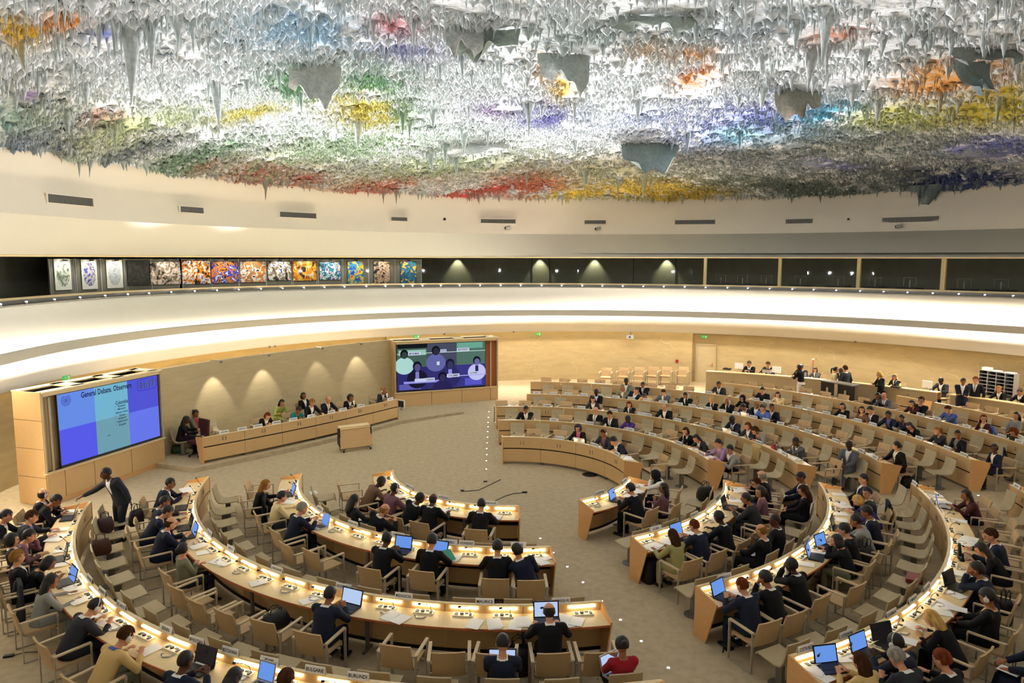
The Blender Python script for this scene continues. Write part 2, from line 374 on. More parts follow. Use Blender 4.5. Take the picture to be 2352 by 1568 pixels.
# sprayed pigment: soft patches laid out on the dome in plan (centre, half sizes, colour)
PAINT = []
def blob(u, v, ru, rv, rgb, st=1.0):
    x, y, t = dome_at(u, v); x2, y2, t2 = dome_at(u, min(v + rv, 440)); x3, y3, _ = dome_at(u, max(v - rv, -60))
    PAINT.append((x, y, ru * t / F, max(.25, abs(y3 - y2) / 2), np.array(lin(rgb)), st))
for b in [(600, 380, 120, 35, (178, 26, 22), 1), (470, 365, 60, 22, (150, 90, 60), .7), (820, 428, 160, 14, (205, 38, 22), 1), (1080, 432, 180, 14, (205, 38, 22), 1), (1230, 405, 90, 34, (196, 42, 30), .9),
          (1330, 435, 70, 14, (236, 200, 30), 1), (1490, 418, 150, 34, (238, 200, 24), .95), (1600, 430, 80, 22, (226, 190, 30), .9), (700, 405, 60, 20, (190, 40, 30), .8),
          (250, 260, 45, 40, (196, 52, 34), .65), (1750, 270, 160, 55, (96, 104, 190), .75), (1650, 300, 90, 45, (100, 100, 170), .55), (1860, 300, 110, 40, (60, 120, 160), .7), (1700, 300, 60, 20, (150, 215, 240), .8),
          (1930, 365, 120, 18, (64, 66, 170), .85), (2200, 330, 130, 30, (60, 62, 170), .85), (2300, 320, 80, 30, (52, 56, 176), .9), (2050, 260, 140, 45, (206, 206, 90), .65), (2290, 240, 110, 45, (216, 200, 60), .75),
          (2200, 165, 90, 50, (232, 160, 60), .7), (2130, 160, 60, 35, (226, 160, 70), .6), (2290, 200, 40, 25, (206, 180, 20), .8), (1600, 90, 60, 25, (236, 160, 60), .55), (1480, 80, 60, 25, (240, 170, 60), .5), (1920, 60, 50, 25, (226, 120, 50), .6),
          (1260, 140, 25, 25, (240, 170, 40), .7), (1290, 190, 30, 30, (220, 180, 60), .6), (1600, 160, 40, 30, (226, 140, 50), .6), (900, 30, 60, 30, (200, 60, 60), .5), (940, 90, 80, 30, (150, 140, 200), .5), (1250, 255, 70, 30, (96, 88, 176), .5),
          (1130, 240, 60, 25, (150, 120, 170), .4), (690, 175, 70, 45, (70, 140, 80), .55), (860, 170, 80, 45, (84, 150, 96), .5), (920, 240, 60, 30, (60, 130, 90), .5), (830, 240, 70, 45, (216, 196, 60), .7), (560, 245, 90, 20, (222, 206, 90), .6),
          (40, 30, 60, 40, (238, 190, 30), .85), (130, 15, 50, 25, (224, 140, 40), .8), (235, 55, 40, 25, (70, 90, 180), .5), (60, 205, 26, 14, (130, 90, 170), .7), (30, 260, 90, 40, (110, 168, 160), .6), (20, 330, 120, 30, (96, 112, 150), .7), (120, 330, 140, 24, (86, 92, 130), .7),
          (300, 330, 160, 28, (96, 104, 128), .6), (450, 345, 170, 26, (116, 146, 120), .65), (330, 270, 180, 40, (206, 214, 170), .6), (700, 40, 140, 55, (176, 206, 228), .6), (760, 330, 260, 45, (184, 206, 176), .55), (1000, 370, 260, 30, (196, 210, 176), .55),
          (1400, 380, 200, 30, (206, 206, 176), .5), (1850, 420, 260, 40, (110, 122, 110), .8), (2150, 410, 220, 40, (104, 116, 118), .8), (1700, 350, 160, 40, (150, 156, 166), .6), (2000, 320, 300, 60, (150, 158, 160), .6), (1500, 260, 120, 35, (190, 196, 222), .5),
          (1900, 240, 60, 40, (70, 160, 190), .5), (2120, 60, 60, 30, (60, 66, 70), .35), (1700, 40, 200, 50, (196, 204, 212), .5), (1350, 60, 260, 60, (190, 200, 200), .5), (2250, 415, 120, 18, (50, 60, 130), .8), (150, 230, 150, 40, (196, 204, 190), .4)]:
    blob(*b)
def noise2(x, y, s, seed):
    # cheap value noise
    r = np.random.RandomState(seed); T = r.rand(64, 64); X = x * s; Y = y * s
    xi = np.floor(X).astype(int); yi = np.floor(Y).astype(int); fx = X - xi; fy = Y - yi; fx = fx * fx * (3 - 2 * fx); fy = fy * fy * (3 - 2 * fy)
    g = lambda a, b: T[a % 64, b % 64]
    return (g(xi, yi) * (1 - fx) + g(xi + 1, yi) * fx) * (1 - fy) + (g(xi, yi + 1) * (1 - fx) + g(xi + 1, yi + 1) * fx) * fy
BASEC = np.array(lin((243, 246, 248)))
def paint(x, y):
    x = np.asarray(x, float); y = np.asarray(y, float); c = np.tile(BASEC, (len(x), 1))
    c *= (0.84 + .22 * noise2(x, y, 1.3, 5))[:, None]
    n1 = noise2(x, y, 2.6, 1) * .45 + noise2(x, y, 8.0, 2) * .55
    for (bx, by, rx, ry, col, st) in PAINT:
        q = ((x - bx) / rx) ** 2 + ((y - by) / ry) ** 2
        wgt = np.clip(np.exp(-q * .8) * 1.5 * st * np.clip((n1 - .30 + .25 * np.exp(-q * 2)) * 3.2, 0, 1.3), 0, .97)[:, None]
        c = c * (1 - wgt) + col * wgt
    return c
def paint_mat():
    m = bpy.data.materials.new('sprayed_pigment'); m.use_nodes = True; nt = m.node_tree; b = nt.nodes['Principled BSDF']; b.inputs['Roughness'].default_value = .85; b.inputs['Specular IOR Level'].default_value = .15
    a = nt.nodes.new('ShaderNodeVertexColor'); a.layer_name = 'pigment'
    n = nt.nodes.new('ShaderNodeTexNoise'); n.inputs['Scale'].default_value = 9; n.inputs['Detail'].default_value = 8
    tc = nt.nodes.new('ShaderNodeTexCoord'); nt.links.new(tc.outputs['Object'], n.inputs['Vector'])
    r = nt.nodes.new('ShaderNodeMapRange'); r.inputs['From Min'].default_value = .35; r.inputs['From Max'].default_value = .65; r.inputs['To Min'].default_value = .78; r.inputs['To Max'].default_value = 1.1
    nt.links.new(n.outputs[0], r.inputs[0])
    mx = nt.nodes.new('ShaderNodeVectorMath'); mx.operation = 'SCALE'; nt.links.new(a.outputs[0], mx.inputs[0]); nt.links.new(r.outputs[0], mx.inputs['Scale'])
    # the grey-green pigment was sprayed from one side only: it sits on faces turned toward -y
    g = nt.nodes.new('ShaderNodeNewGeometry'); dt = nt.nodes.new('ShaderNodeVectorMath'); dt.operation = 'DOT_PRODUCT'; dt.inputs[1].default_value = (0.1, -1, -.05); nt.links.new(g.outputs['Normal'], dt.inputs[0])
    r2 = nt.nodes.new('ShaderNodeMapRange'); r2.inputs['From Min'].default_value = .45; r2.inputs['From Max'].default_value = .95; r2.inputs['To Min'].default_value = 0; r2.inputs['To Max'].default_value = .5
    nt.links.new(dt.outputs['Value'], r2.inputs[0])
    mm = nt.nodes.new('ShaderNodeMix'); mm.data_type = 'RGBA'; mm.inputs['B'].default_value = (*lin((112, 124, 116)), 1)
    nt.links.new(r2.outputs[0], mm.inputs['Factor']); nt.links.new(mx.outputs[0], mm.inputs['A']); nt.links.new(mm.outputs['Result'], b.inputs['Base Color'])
    bp = nt.nodes.new('ShaderNodeBump'); bp.inputs['Strength'].default_value = .7; bp.inputs['Distance'].default_value = .06; nt.links.new(n.outputs[0], bp.inputs['Height']); nt.links.new(bp.outputs[0], b.inputs['Normal'])
    return m
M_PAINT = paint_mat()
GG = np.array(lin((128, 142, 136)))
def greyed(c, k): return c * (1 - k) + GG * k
def np_mesh(name, V, Fq, colors, smooth=False):
    me = bpy.data.meshes.new(name); me.vertices.add(len(V)); me.vertices.foreach_set('co', V.astype(np.float32).ravel())
    k = Fq.shape[1]; nf = len(Fq); me.loops.add(nf * k); me.polygons.add(nf)
    me.loops.foreach_set('vertex_index', Fq.astype(np.int32).ravel()); me.polygons.foreach_set('loop_start', np.arange(0, nf * k, k, dtype=np.int32)); me.polygons.foreach_set('loop_total', np.full(nf, k, dtype=np.int32))
    if smooth: me.polygons.foreach_set('use_smooth', np.ones(nf, bool))
    me.update(calc_edges=True)
    ca = me.color_attributes.new('pigment', 'FLOAT_COLOR', 'POINT'); ca.data.foreach_set('color', np.hstack([colors, np.ones((len(V), 1))]).astype(np.float32).ravel())
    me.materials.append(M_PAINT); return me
# base crust
nr, nth = 150, 420
rho = np.sqrt(np.linspace(0, 1, nr)); rho[-1] = 1.0; th = np.arange(nth) * 360 / nth; RCv = np.array([r_ceil(t) for t in th])
X = (rho[:, None] * RCv[None, :] * np.cos(th * D2R)[None, :]).ravel(); Y = (rho[:, None] * RCv[None, :] * np.sin(th * D2R)[None, :]).ravel()
Z, RH = z_dome_np(X, Y); Z = Z - .16 * noise2(X, Y, 2.3, 8) - .22 * noise2(X, Y, .7, 9)
ii, jj = np.meshgrid(np.arange(nr - 1), np.arange(nth), indexing='ij'); ii = ii.ravel(); jj = jj.ravel(); j2 = (jj + 1) % nth
Fq = np.stack([ii * nth + jj, ii * nth + j2, (ii + 1) * nth + j2, (ii + 1) * nth + jj], 1)
ceil_o = put('ceiling', np_mesh('ceiling', np.stack([X, Y, Z], 1), Fq, paint(X, Y), True)); ceil_o['kind'] = 'structure'
# small drips: five-sided ragged cones, denser toward the rim
def scatter_drips(n, seed):
    R_ = np.random.RandomState(seed); t = R_.rand(n * 5) * 360; q = np.sqrt(R_.rand(n * 5)); rc = np.interp(t, _TT, _RC); r = q * rc
    x = r * np.cos(t * D2R); y = r * np.sin(t * D2R); k = y > -9.0; x, y, q = x[k], y[k], q[k]
    dens = np.clip(.18 + .5 * np.clip((y - 2) / 14, 0, 1) + 1.9 * (noise2(x, y, .8, 33) * .6 + noise2(x, y, 2.1, 34) * .4 - .45), .05, 1); k = R_.rand(len(x)) < dens
    return x[k][:n], y[k][:n], q[k][:n], R_
def drip_mesh(n, seed, hmul=1.0, wmul=1.0, bunch=.5):
    x, y, q, R_ = scatter_drips(n, seed); n = len(x); z, _ = z_dome_np(x, y); z = z - .1 - .22 * noise2(x, y, .7, 9)
    big = np.clip(noise2(x, y, .55, 21) * 1.6 - .45, 0, 1); near = np.clip((14 - y) / 18, 0.15, 1.15)
    H = hmul * (.05 + .16 * R_.rand(n) ** 2 + .03 * np.clip((4 - y) / 10, 0, 1) + .42 * R_.rand(n) ** 6 * near + .16 * big * near * R_.rand(n)); Wd = wmul * (.026 + .03 * R_.rand(n) + .03 * near * R_.rand(n))
    prof = [(1.9, 0.0), (1.0, .10), (.52, .38), (.24, .72), (0.02, 1.0)]; m = 5; VV = []
    ang0 = R_.rand(n) * 6.28; jx = (R_.rand(n) - .5) * .12; jy = (R_.rand(n) - .5) * .12
    for (pr, pz) in prof:
        for k in range(m):
            a = ang0 + 2 * math.pi * k / m; rr = Wd * pr * (.75 + .5 * R_.rand(n))
            VV.append(np.stack([x + rr * np.cos(a) + jx * H * pz * 2, y + rr * np.sin(a) * .8 + jy * H * pz * 2, z - H * pz + .04], 1))
    V = np.stack(VV, 1).reshape(-1, 3); base = np.arange(n)[:, None] * (m * len(prof)); fs = []
    for j in range(len(prof) - 1):
        for k in range(m): fs.append(base + np.array([j * m + k, j * m + (k + 1) % m, (j + 1) * m + (k + 1) % m, (j + 1) * m + k])[None, :])
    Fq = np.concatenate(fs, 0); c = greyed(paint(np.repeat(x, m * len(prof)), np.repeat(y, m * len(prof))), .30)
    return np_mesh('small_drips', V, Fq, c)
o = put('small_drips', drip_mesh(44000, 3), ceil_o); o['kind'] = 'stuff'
# sideways shelves of crust that give the layered look
def clump_mesh(n, seed):
    x, y, q, R_ = scatter_drips(n, seed); n = len(x); z, _ = z_dome_np(x, y); z = z - .12 - .22 * noise2(x, y, .7, 9)
    near = np.clip((14 - y) / 18, 0.1, 1.1); s = .05 + .05 * R_.rand(n) + .12 * near * R_.rand(n) ** 2; m = 7; VV = []
    for (pr, pz) in [(1.0, .18), (1.15, -.1), (.85, -.36), (.45, -.62), (.02, -.95)]:
        for k in range(m):
            a = 2 * math.pi * k / m; rr = s * pr * (.65 + .7 * R_.rand(n)); VV.append(np.stack([x + rr * np.cos(a), y + rr * np.sin(a) * .7, z + s * pz * (1 + .5 * R_.rand(n))], 1))
    V = np.stack(VV, 1).reshape(-1, 3); base = np.arange(n)[:, None] * (m * 5); fs = []
    for j in range(4):
        for k in range(m): fs.append(base + np.array([j * m + k, j * m + (k + 1) % m, (j + 1) * m + (k + 1) % m, (j + 1) * m + k])[None, :])
    return np_mesh('crust_clumps', V, np.concatenate(fs, 0), paint(np.repeat(x, m * 5), np.repeat(y, m * 5)))
o = put('crust_clumps', clump_mesh(19000, 5), ceil_o); o['kind'] = 'stuff'
# large stalactites, each a cone of fused drips with a frayed collar
def stalactite(x, y, L, W, seed, parent, sink=.15, name='stalactite', build=True, frill=14):
    R_ = np.random.RandomState(seed); z0 = z_dome(x, y) - .16; m = 11; prof = [(1.25, -.06), (1.05, .02), (.72, .10), (.5, .25), (.36, .45), (.2, .7), (.09, .88), (.012, 1.0)]; V = []; Fs = []
    rj = .75 + .5 * R_.rand(m); bx, by = (R_.rand(2) - .5) * .12 * L
    for pr, pz in prof:
        for k in range(m):
            a = 2 * math.pi * k / m; r = W * pr * (rj[k] * .6 + .4 * (.8 + .4 * R_.rand())); V.append((x + r * math.cos(a) + bx * pz * pz, y + r * math.sin(a) + by * pz * pz, z0 - L * pz + .05 * (R_.rand() - .5) * L * (0 < pz < .95)))
    for j in range(len(prof) - 1):
        for k in range(m): Fs.append((j * m + k, j * m + (k + 1) % m, (j + 1) * m + (k + 1) % m, (j + 1) * m + k))
    for i in range(frill):
        a = R_.rand() * 6.28; q = W * (.5 + .75 * R_.rand()); cx, cy = x + q * math.cos(a), y + q * math.sin(a); h = L * (.12 + .38 * R_.rand()); wd = W * .11 + .012; o_ = len(V)
        for pr, pz in [(1.6, -.1), (1, .15), (.5, .6), (.05, 1)]:
            for k in range(4):
                b = 1.57 * k + i; V.append((cx + wd * pr * math.cos(b), cy + wd * pr * math.sin(b), z0 - h * pz))
        for j in range(3):
            for k in range(4): Fs.append((o_ + j * 4 + k, o_ + j * 4 + (k + 1) % 4, o_ + (j + 1) * 4 + (k + 1) % 4, o_ + (j + 1) * 4 + k))
    V = np.array(V); return V, np.array(Fs)
BIG = [(300, 40, 190, 60), (345, 20, 130, 40), (495, 165, 130, 42), (45, 60, 90, 42), (15, 150, 60, 26), (85, 150, 60, 26), (195, 165, 70, 34), (150, 235, 70, 30), (262, 275, 70, 22), (440, 20, 90, 22), (265, 20, 80, 22), (225, 40, 70, 24), (130, 50, 80, 22),
       (405, 20, 60, 50), (712, 40, 70, 26), (950, 20, 90, 22), (843, 40, 40, 20), (1060, 115, 60, 18), (1150, 120, 60, 14), (1010, 130, 60, 16), (823, 260, 80, 30), (1215, 225, 80, 26), (1320, 215, 60, 20), (1465, 215, 60, 28), (1550, 100, 40, 18),
       (1865, 100, 100, 40), (1900, 90, 90, 18), (1830, 40, 70, 26), (1990, 100, 60, 24), (2030, 70, 50, 22), (1900, 20, 110, 40), (2080, 50, 50, 26), (2190, 60, 60, 30), (2260, 60, 60, 26), (2105, 170, 50, 24), (2295, 215, 60, 22), (1960, 180, 60, 36), (2130, 425, 95, 52),
       (1345, 385, 45, 20), (1480, 400, 50, 22), (1420, 400, 40, 18), (1210, 385, 45, 14), (610, 400, 55, 14), (205, 355, 45, 12), (180, 350, 50, 12), (880, 430, 34, 10), (910, 430, 36, 10), (1885, 435, 26, 10), (25, 345, 45, 10), (1100, 360, 30, 14), (1700, 290, 60, 14), (1580, 290, 60, 20),
       (530, 180, 40, 20), (590, 150, 40, 16), (640, 150, 50, 20), (690, 190, 60, 22), (925, 240, 60, 22), (940, 265, 50, 16), (1060, 280, 45, 14), (1120, 290, 40, 14), (1750, 110, 50, 26), (1660, 110, 50, 24), (1600, 30, 60, 30), (1680, 20, 60, 30), (2330, 260, 40, 18), (2080, 280, 36, 18), (2310, 60, 60, 30)]
nb = 0; restV = []; restF = []; cnt = 0; R_ = np.random.RandomState(77)
for (u, v, L, W) in BIG:
    x, y, t = dome_at(u, max(v, -20)); s = t / F; V, Fs = stalactite(x, y, max(.15, L * s * .95), max(.08, W * s * .62), 100 + nb, ceil_o)
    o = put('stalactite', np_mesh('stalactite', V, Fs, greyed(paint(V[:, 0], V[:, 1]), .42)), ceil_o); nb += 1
while nb < 98:
    u, v = R_.rand() * 2352, R_.rand() ** 1.3 * 360; x, y, t = dome_at(u, v); s = t / F; V, Fs = stalactite(x, y, (26 + 34 * R_.rand()) * s, (10 + 10 * R_.rand()) * s, 300 + nb, ceil_o)
    put('stalactite', np_mesh('stalactite', V, Fs, greyed(paint(V[:, 0], V[:, 1]), .42)), ceil_o); nb += 1
for i in range(1500):
    if i < 1150: u, v = R_.rand() * 2700 - 170, R_.rand() * 430; x, y, t = dome_at(u, v)
    else:
        th = 15 + 165 * R_.rand(); r = r_ceil(th) - .15 - .3 * R_.rand(); x, y = r * math.cos(th * D2R), r * math.sin(th * D2R); t = math.hypot(x - CAM[0], y - CAM[1]); v = 440
    s = t / F; g = 1.0 if v < 250 else .62
    V, Fs = stalactite(x, y, (7 + 26 * R_.rand() ** 2) * s * g + .08, (5 + 9 * R_.rand() ** 1.5) * s * g + .02, 500 + i, ceil_o, frill=6)
    restV.append(V); restF.append(Fs + cnt); cnt += len(V)
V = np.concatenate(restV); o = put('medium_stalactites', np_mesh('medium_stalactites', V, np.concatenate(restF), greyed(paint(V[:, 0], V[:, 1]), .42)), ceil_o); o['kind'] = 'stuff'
# curled sheets peeling off the dome
def flap(u, v, wpx, hpx, rgb, seed, roll=1.2):
    x, y, t = dome_at(u, v); s = t / F; W, Hh = wpx * s * 1.35, hpx * s * 1.25; R_ = np.random.RandomState(seed); V = []; n, m = 20, 12; z0 = z_dome(x, y) - .22
    for i in range(n + 1):
        a = i / n; 
        for j in range(m + 1):
            b = j / m; wv = W * (1 - .35 * b) * (.5 + .5 * math.sin(math.pi * min(1, a * 1.02)) ** .4 * 1.0)
            xx = x + (a - .5) * W * (1 - .4 * b * b); ang = roll * b; zz = z0 - Hh * math.sin(min(1.57, ang)) * (.75 + .25 * math.sin(a * 3.1 + seed)); yy = y - .5 * Hh * (1 - math.cos(ang)) * 1.2 + .25 * W * (a - .5) ** 2 + .06 * math.sin(7 * a + seed)
            zz += Hh * b * (.16 * math.sin(5.3 * a + seed) + .10 * math.sin(13 * a + 2 * seed)) + .03 * math.sin(9 * b + 7 * a); yy += .22 * W * b * math.sin(6 * a + 1.7 * seed) * .6 + .05 * (R_.rand() - .5)
            V.append((xx + .05 * W * math.sin(8 * b + seed) * b, yy, zz))
    V = np.array(V); Fs = np.array([(i * (m + 1) + j, (i + 1) * (m + 1) + j, (i + 1) * (m + 1) + j + 1, i * (m + 1) + j + 1) for i in range(n) for j in range(m)])
    V2 = V + np.array([0, .035, .015]); Fa = np.concatenate([Fs, Fs[:, ::-1] + len(V)]); VA = np.concatenate([V, V2])
    c = np.tile(np.array(lin(rgb)), (len(VA), 1)) * (.85 + .3 * noise2(VA[:, 0], VA[:, 2], 5, seed))[:, None]
    put('peeled_flap', np_mesh('peeled_flap', VA, Fa, c, True), ceil_o)
for k, a in enumerate([(1115, 45, 120, 85, (176, 186, 174), 1.3), (1065, 35, 70, 90, (206, 204, 198), 1.2), (1295, 105, 90, 75, (190, 194, 188), 1.3), (720, 128, 90, 80, (206, 202, 190), 1.25), (1495, 315, 100, 60, (130, 144, 140), 1.3), (1085, 318, 130, 30, (216, 216, 212), .9),
                       (1838, 190, 80, 75, (150, 142, 126), 1.3), (2235, 120, 60, 100, (120, 132, 134), 1.4), (2270, 90, 130, 50, (140, 146, 142), .8), (1500, 15, 150, 40, (176, 186, 180), .7)]):
    flap(*a[:5], seed=k + 3, roll=a[5])
# rim spots round the balcony: fixtures with real lamps
def spot_fixture(th, k, lamp, vis=True, e=1.0):
    r = r_rim(th) + .14; x, y, _ = PT(r, th)
    if k < 0: pass
    elif spot_fixture.proto is None:
        o = thing('rim_spotlight', (x, y, 5.70), (th + 90) * D2R, 'small round uplight in the rim trough, first from the left end', 'spotlight', 'uplights along the balcony rim')
        MB().lathe([(.03, 0), (.05, .02), (.055, .10), (.04, .10)], (0, 0, 0), 10).build('housing', M_SILV, o)
        MB().ball((0, .02, .10), (.04, .045, .03), 8, 5).build('lens', M_SPOTL, o); spot_fixture.proto = o
    else: o = dup(spot_fixture.proto, (x, y, 5.70), (th + 90) * D2R, 'small round uplight in the rim trough, %s from the left end' % ordi(k + 1))
    if lamp:
        l = bpy.data.lights.new('uplight_lamp', 'SPOT'); l.energy = lamp * e; l.color = (0.97, .98, 1.0); l.spot_size = 1.35; l.spot_blend = .9; l.shadow_soft_size = .12
        lo = bpy.data.objects.new('uplight_lamp', l); COL.objects.link(lo); lo.location = (x * (1 - .25 / r), y * (1 - .25 / r), 5.95)
        tgt = Vector((x * .22, y * .22, 12.4)); lo.rotation_euler = (tgt - lo.location).to_track_quat('-Z', 'Y').to_euler()
spot_fixture.proto = None
px_spots = [0, 60, 125, 184, 242, 294, 343, 394, 448, 499, 549, 600, 650, 699, 746, 792, 842, 886, 927, 948, 971, 1013, 1056, 1103, 1150, 1196, 1244, 1290, 1337, 1383, 1430, 1477, 1524, 1572, 1620, 1670, 1717, 1767, 1819, 1868, 1920, 1975, 2029, 2084, 2142, 2202, 2262, 2327]
for k, u in enumerate(px_spots):
    th, z = th_px(u, 672, 0, r_rim, .1); spot_fixture(th, k, L_UPLIGHT if k % 4 == 1 else 0)
for th in range(200, 360, 20): spot_fixture(th, -1, L_UPBACK)

# ------------------------------------------------------------------ furniture prototypes
PITCH = 0.744
def lettering(txt, W, Hh, m=None, parent=None, name='lettering', loc=(0, 0, 0), rot=(math.pi / 2, 0, 0), _c={}):
    key = (txt, round(W, 3), round(Hh, 3), name)
    if key not in _c:
        cu = bpy.data.curves.new('t', 'FONT'); cu.body = txt; cu.align_x = 'CENTER'; cu.align_y = 'CENTER'; cu.size = 1.0; cu.space_line = .85; cu.resolution_u = 2; cu.offset = .018
        o = bpy.data.objects.new('t', cu); COL.objects.link(o); bpy.context.view_layer.update()
        dg = bpy.context.evaluated_depsgraph_get(); me = bpy.data.meshes.new_from_object(o.evaluated_get(dg)); bpy.data.objects.remove(o)
        co = np.zeros(len(me.vertices) * 3); me.vertices.foreach_get('co', co); co = co.reshape(-1, 3)
        mn, mxx = co.min(0), co.max(0); sx = W / max(1e-4, mxx[0] - mn[0]); sy = Hh / max(1e-4, mxx[1] - mn[1]); sx = min(sx, sy * 1.25)
        c = (mn + mxx) / 2; co = (co - c) * np.array([sx, sy, 1]); me.vertices.foreach_set('co', co.ravel()); me.materials.clear(); me.materials.append(m or M_INK); me.name = name; me.update(); _c[key] = me
    return put(name, _c[key], parent, loc, rot)

def console_mesh():
    b = MB(); b.box((0, 0, .012), (.30, .12, .024)); return b
ME_CON = console_mesh().mesh('console', M_CONS)
b = MB(); b.box((-.10, 0, .027), (.05, .07, .008)).tube([(-.02, 0, .024), (-.02, 0, .045)], .028, 10).box((.05, .02, .028), (.05, .03, .008)).box((.11, -.01, .03), (.035, .06, .012)); ME_KNOB = b.mesh('buttons', M_BLACK)
b = MB(); b.tube([(.1, .03, .02), (.1, .0, .11), (.06, -.05, .17), (-.02, -.10, .19)], .005, 5).tube([(-.02, -.10, .19), (-.055, -.12, .192)], .015, 6); ME_MIC = b.mesh('microphone', M_BLACK)
b = MB(); b.tube([(-.06, -.14, .008), (0, -.20, .01), (.07, -.17, .008), (.09, -.10, .008)], .012, 5).ball((-.06, -.14, .014), (.022, .026, .014), 6, 4); ME_EAR = b.mesh('earpiece', M_SILV)
ME_VENT = MB().box((0, 0, 0), (.012, .022, .13)).mesh('vent_slot', M_METAL)
ME_TUBE = MB().box((0, 0, 0), (.50, .020, .026)).mesh('desk_lamp', M_NEON)

def desk_row(cx, cy, R, t0, t1, s, zf, label, group, lamps=True, consoles=True, H=1.0, zw=.84, pitch=PITCH, seed=0, rz=True, ear=0.6, endmat=None, endH=None):
    """curved desk: tall front screen at radius R, worktop on the side s (+1 outward)"""
    rr = random.Random(seed); tm = (t0 + t1) / 2; mx_, my_, _ = PT(R, tm); loc = (cx + mx_, cy + my_, zf); off = (mx_, my_, 0)
    T = thing('desk_row', loc, 0, label, 'desk', group); arcL = abs(t1 - t0) * D2R * R; nm = max(1, round(arcL / (2 * pitch))); sg = 1 if t1 > t0 else -1
    gap = .006 / R / D2R * sg
    def rs(a, b): return (R + s * a, R + s * b) if s > 0 else (R + s * b, R + s * a)
    for i in range(nm):
        a, b = t0 + (t1 - t0) * i / nm + gap, t0 + (t1 - t0) * (i + 1) / nm - gap
        m = MB(); r0, r1 = rs(0, .03); m.arc(r0, r1, a, b, .10, .555); m.arc(r0, r1, a, b, .60, H - .012); m.build('front_panel', M_WOOD, T, off)
        mid = (a + b) / 2
        for dd in (-.055, .055):
            t = mid + dd / R / D2R; x, y, _ = PT(R - s * .004, t); put('vent_slot', ME_VENT, T, (x - off[0], y - off[1], .78), (0, 0, t * D2R))
    r0, r1 = rs(.045, .06); MB().arc(r0, r1, t0, t1, .5, .66).build('shadow_gap', M_SLOT, T, off)
    r0, r1 = rs(-.012, .05); MB().arc(r0, r1, t0, t1, H - .012, H + .012).build('top_rail', M_WOODP, T, off)
    r0, r1 = rs(.03, .60); MB().arc(r0, r1, t0, t1, zw - .03, zw).build('worktop', M_WOODP, T, off)
    r0, r1 = rs(.598, .612); MB().arc(r0, r1, t0, t1, zw - .034, zw + .002).build('edge_band', M_EDGE, T, off)
    r0, r1 = rs(.04, .06); MB().arc(r0, r1, t0, t1, .08, .14).build('plinth', M_SLOT, T, off)
    for t, sd in ((t0, -sg), (t1, sg)):
        p = [PT(R - s * .012, t, 0.0), PT(R + s * .33, t, 0.0), PT(R + s * .63, t, endH or .90), PT(R - s * .012, t, H + .012)]
        nrm = (-math.sin(t * D2R) * sd, math.cos(t * D2R) * sd, 0)
        MB().plate(p, .03, nrm).build('end_panel', endmat or M_WOODE, T, off)
    for i in range(1, nm, 2):
        t = t0 + (t1 - t0) * i / nm; x, y, _ = PT(R + s * .22, t); m = MB(); m.box((x, y, .40), (.05, .07, .78), t * D2R).box((x, y, .02), (.34, .05, .04), t * D2R); m.build('support_leg', M_METAL, T, off)
    n = nm * 2
    for k in range(n):
        t = t0 + (t1 - t0) * (k + .5) / n
        if lamps:
            x, y, _ = PT(R + s * .05, t); put('desk_lamp', ME_TUBE, T, (x - off[0], y - off[1], H - .06), (0, 0, (t + 90) * D2R))
        if consoles:
            x, y, _ = PT(R + s * .14, t); c = put('console', ME_CON, T, (x - off[0], y - off[1], zw), (0, 0, (t - 90) * D2R + (0 if s < 0 else math.pi) + 0))
            put('buttons', ME_KNOB, c); c.scale = (1.25, 1.2, 1.2)
            if rr.random() < .75: put('microphone', ME_MIC, c)
            if rr.random() < ear: put('earpiece', ME_EAR, c, rot=(0, 0, rr.uniform(-.4, .5)))
    return [t0 + (t1 - t0) * (k + .5) / n for k in range(n)]
ROWS = {}
BW = dict(L='near-left', R='near-right', F='far')
spec = [('L', 'A', -87.5, -172.1), ('L', 'B', -82.3, -172.3), ('L', 'C', -79.3, -172.5), ('L', 'D', -78.6, -163.2), ('R', 'A', -59.9, -17.9), ('R', 'B', -63.9, -12.9), ('R', 'C', -66.1, -10.4), ('R', 'D', -67.1, -8.4), ('R', 'E', -60, -7.2),
        ('F', 'A', 9.0, 94.8), ('F', 'B', 6.3, 94.5), ('F', 'C', 1.6, 94.1), ('F', 'D', 1.1, 86.4), ('F', 'E', .6, 86.1), ('F', 'F', -1, 52.1), ('F', 'G', 24.6, -2), ('F', 'G2', 26.2, 29.6)]
RW = dict(A='innermost', B='second', C='third', D='fourth', E='fifth', F='sixth', G='back')
for k, (bl, rw, t0, t1) in enumerate(spec):
    R = RAD[rw[0]]; zf = rise(R, (t0 + t1) / 2); w_ = RW[rw[0]]
    lab = '%s curved maple desk row of the %s seating block%s' % (w_, BW[bl], ', short piece' if rw == 'G2' else '')
    ROWS[(bl, rw)] = (desk_row(0, 0, R, t0, t1, 1, zf, lab, 'curved desk rows of the chamber', lamps=(bl != 'F' or rw in 'ABCDE'), consoles=True, seed=k), R, zf, t0, t1)

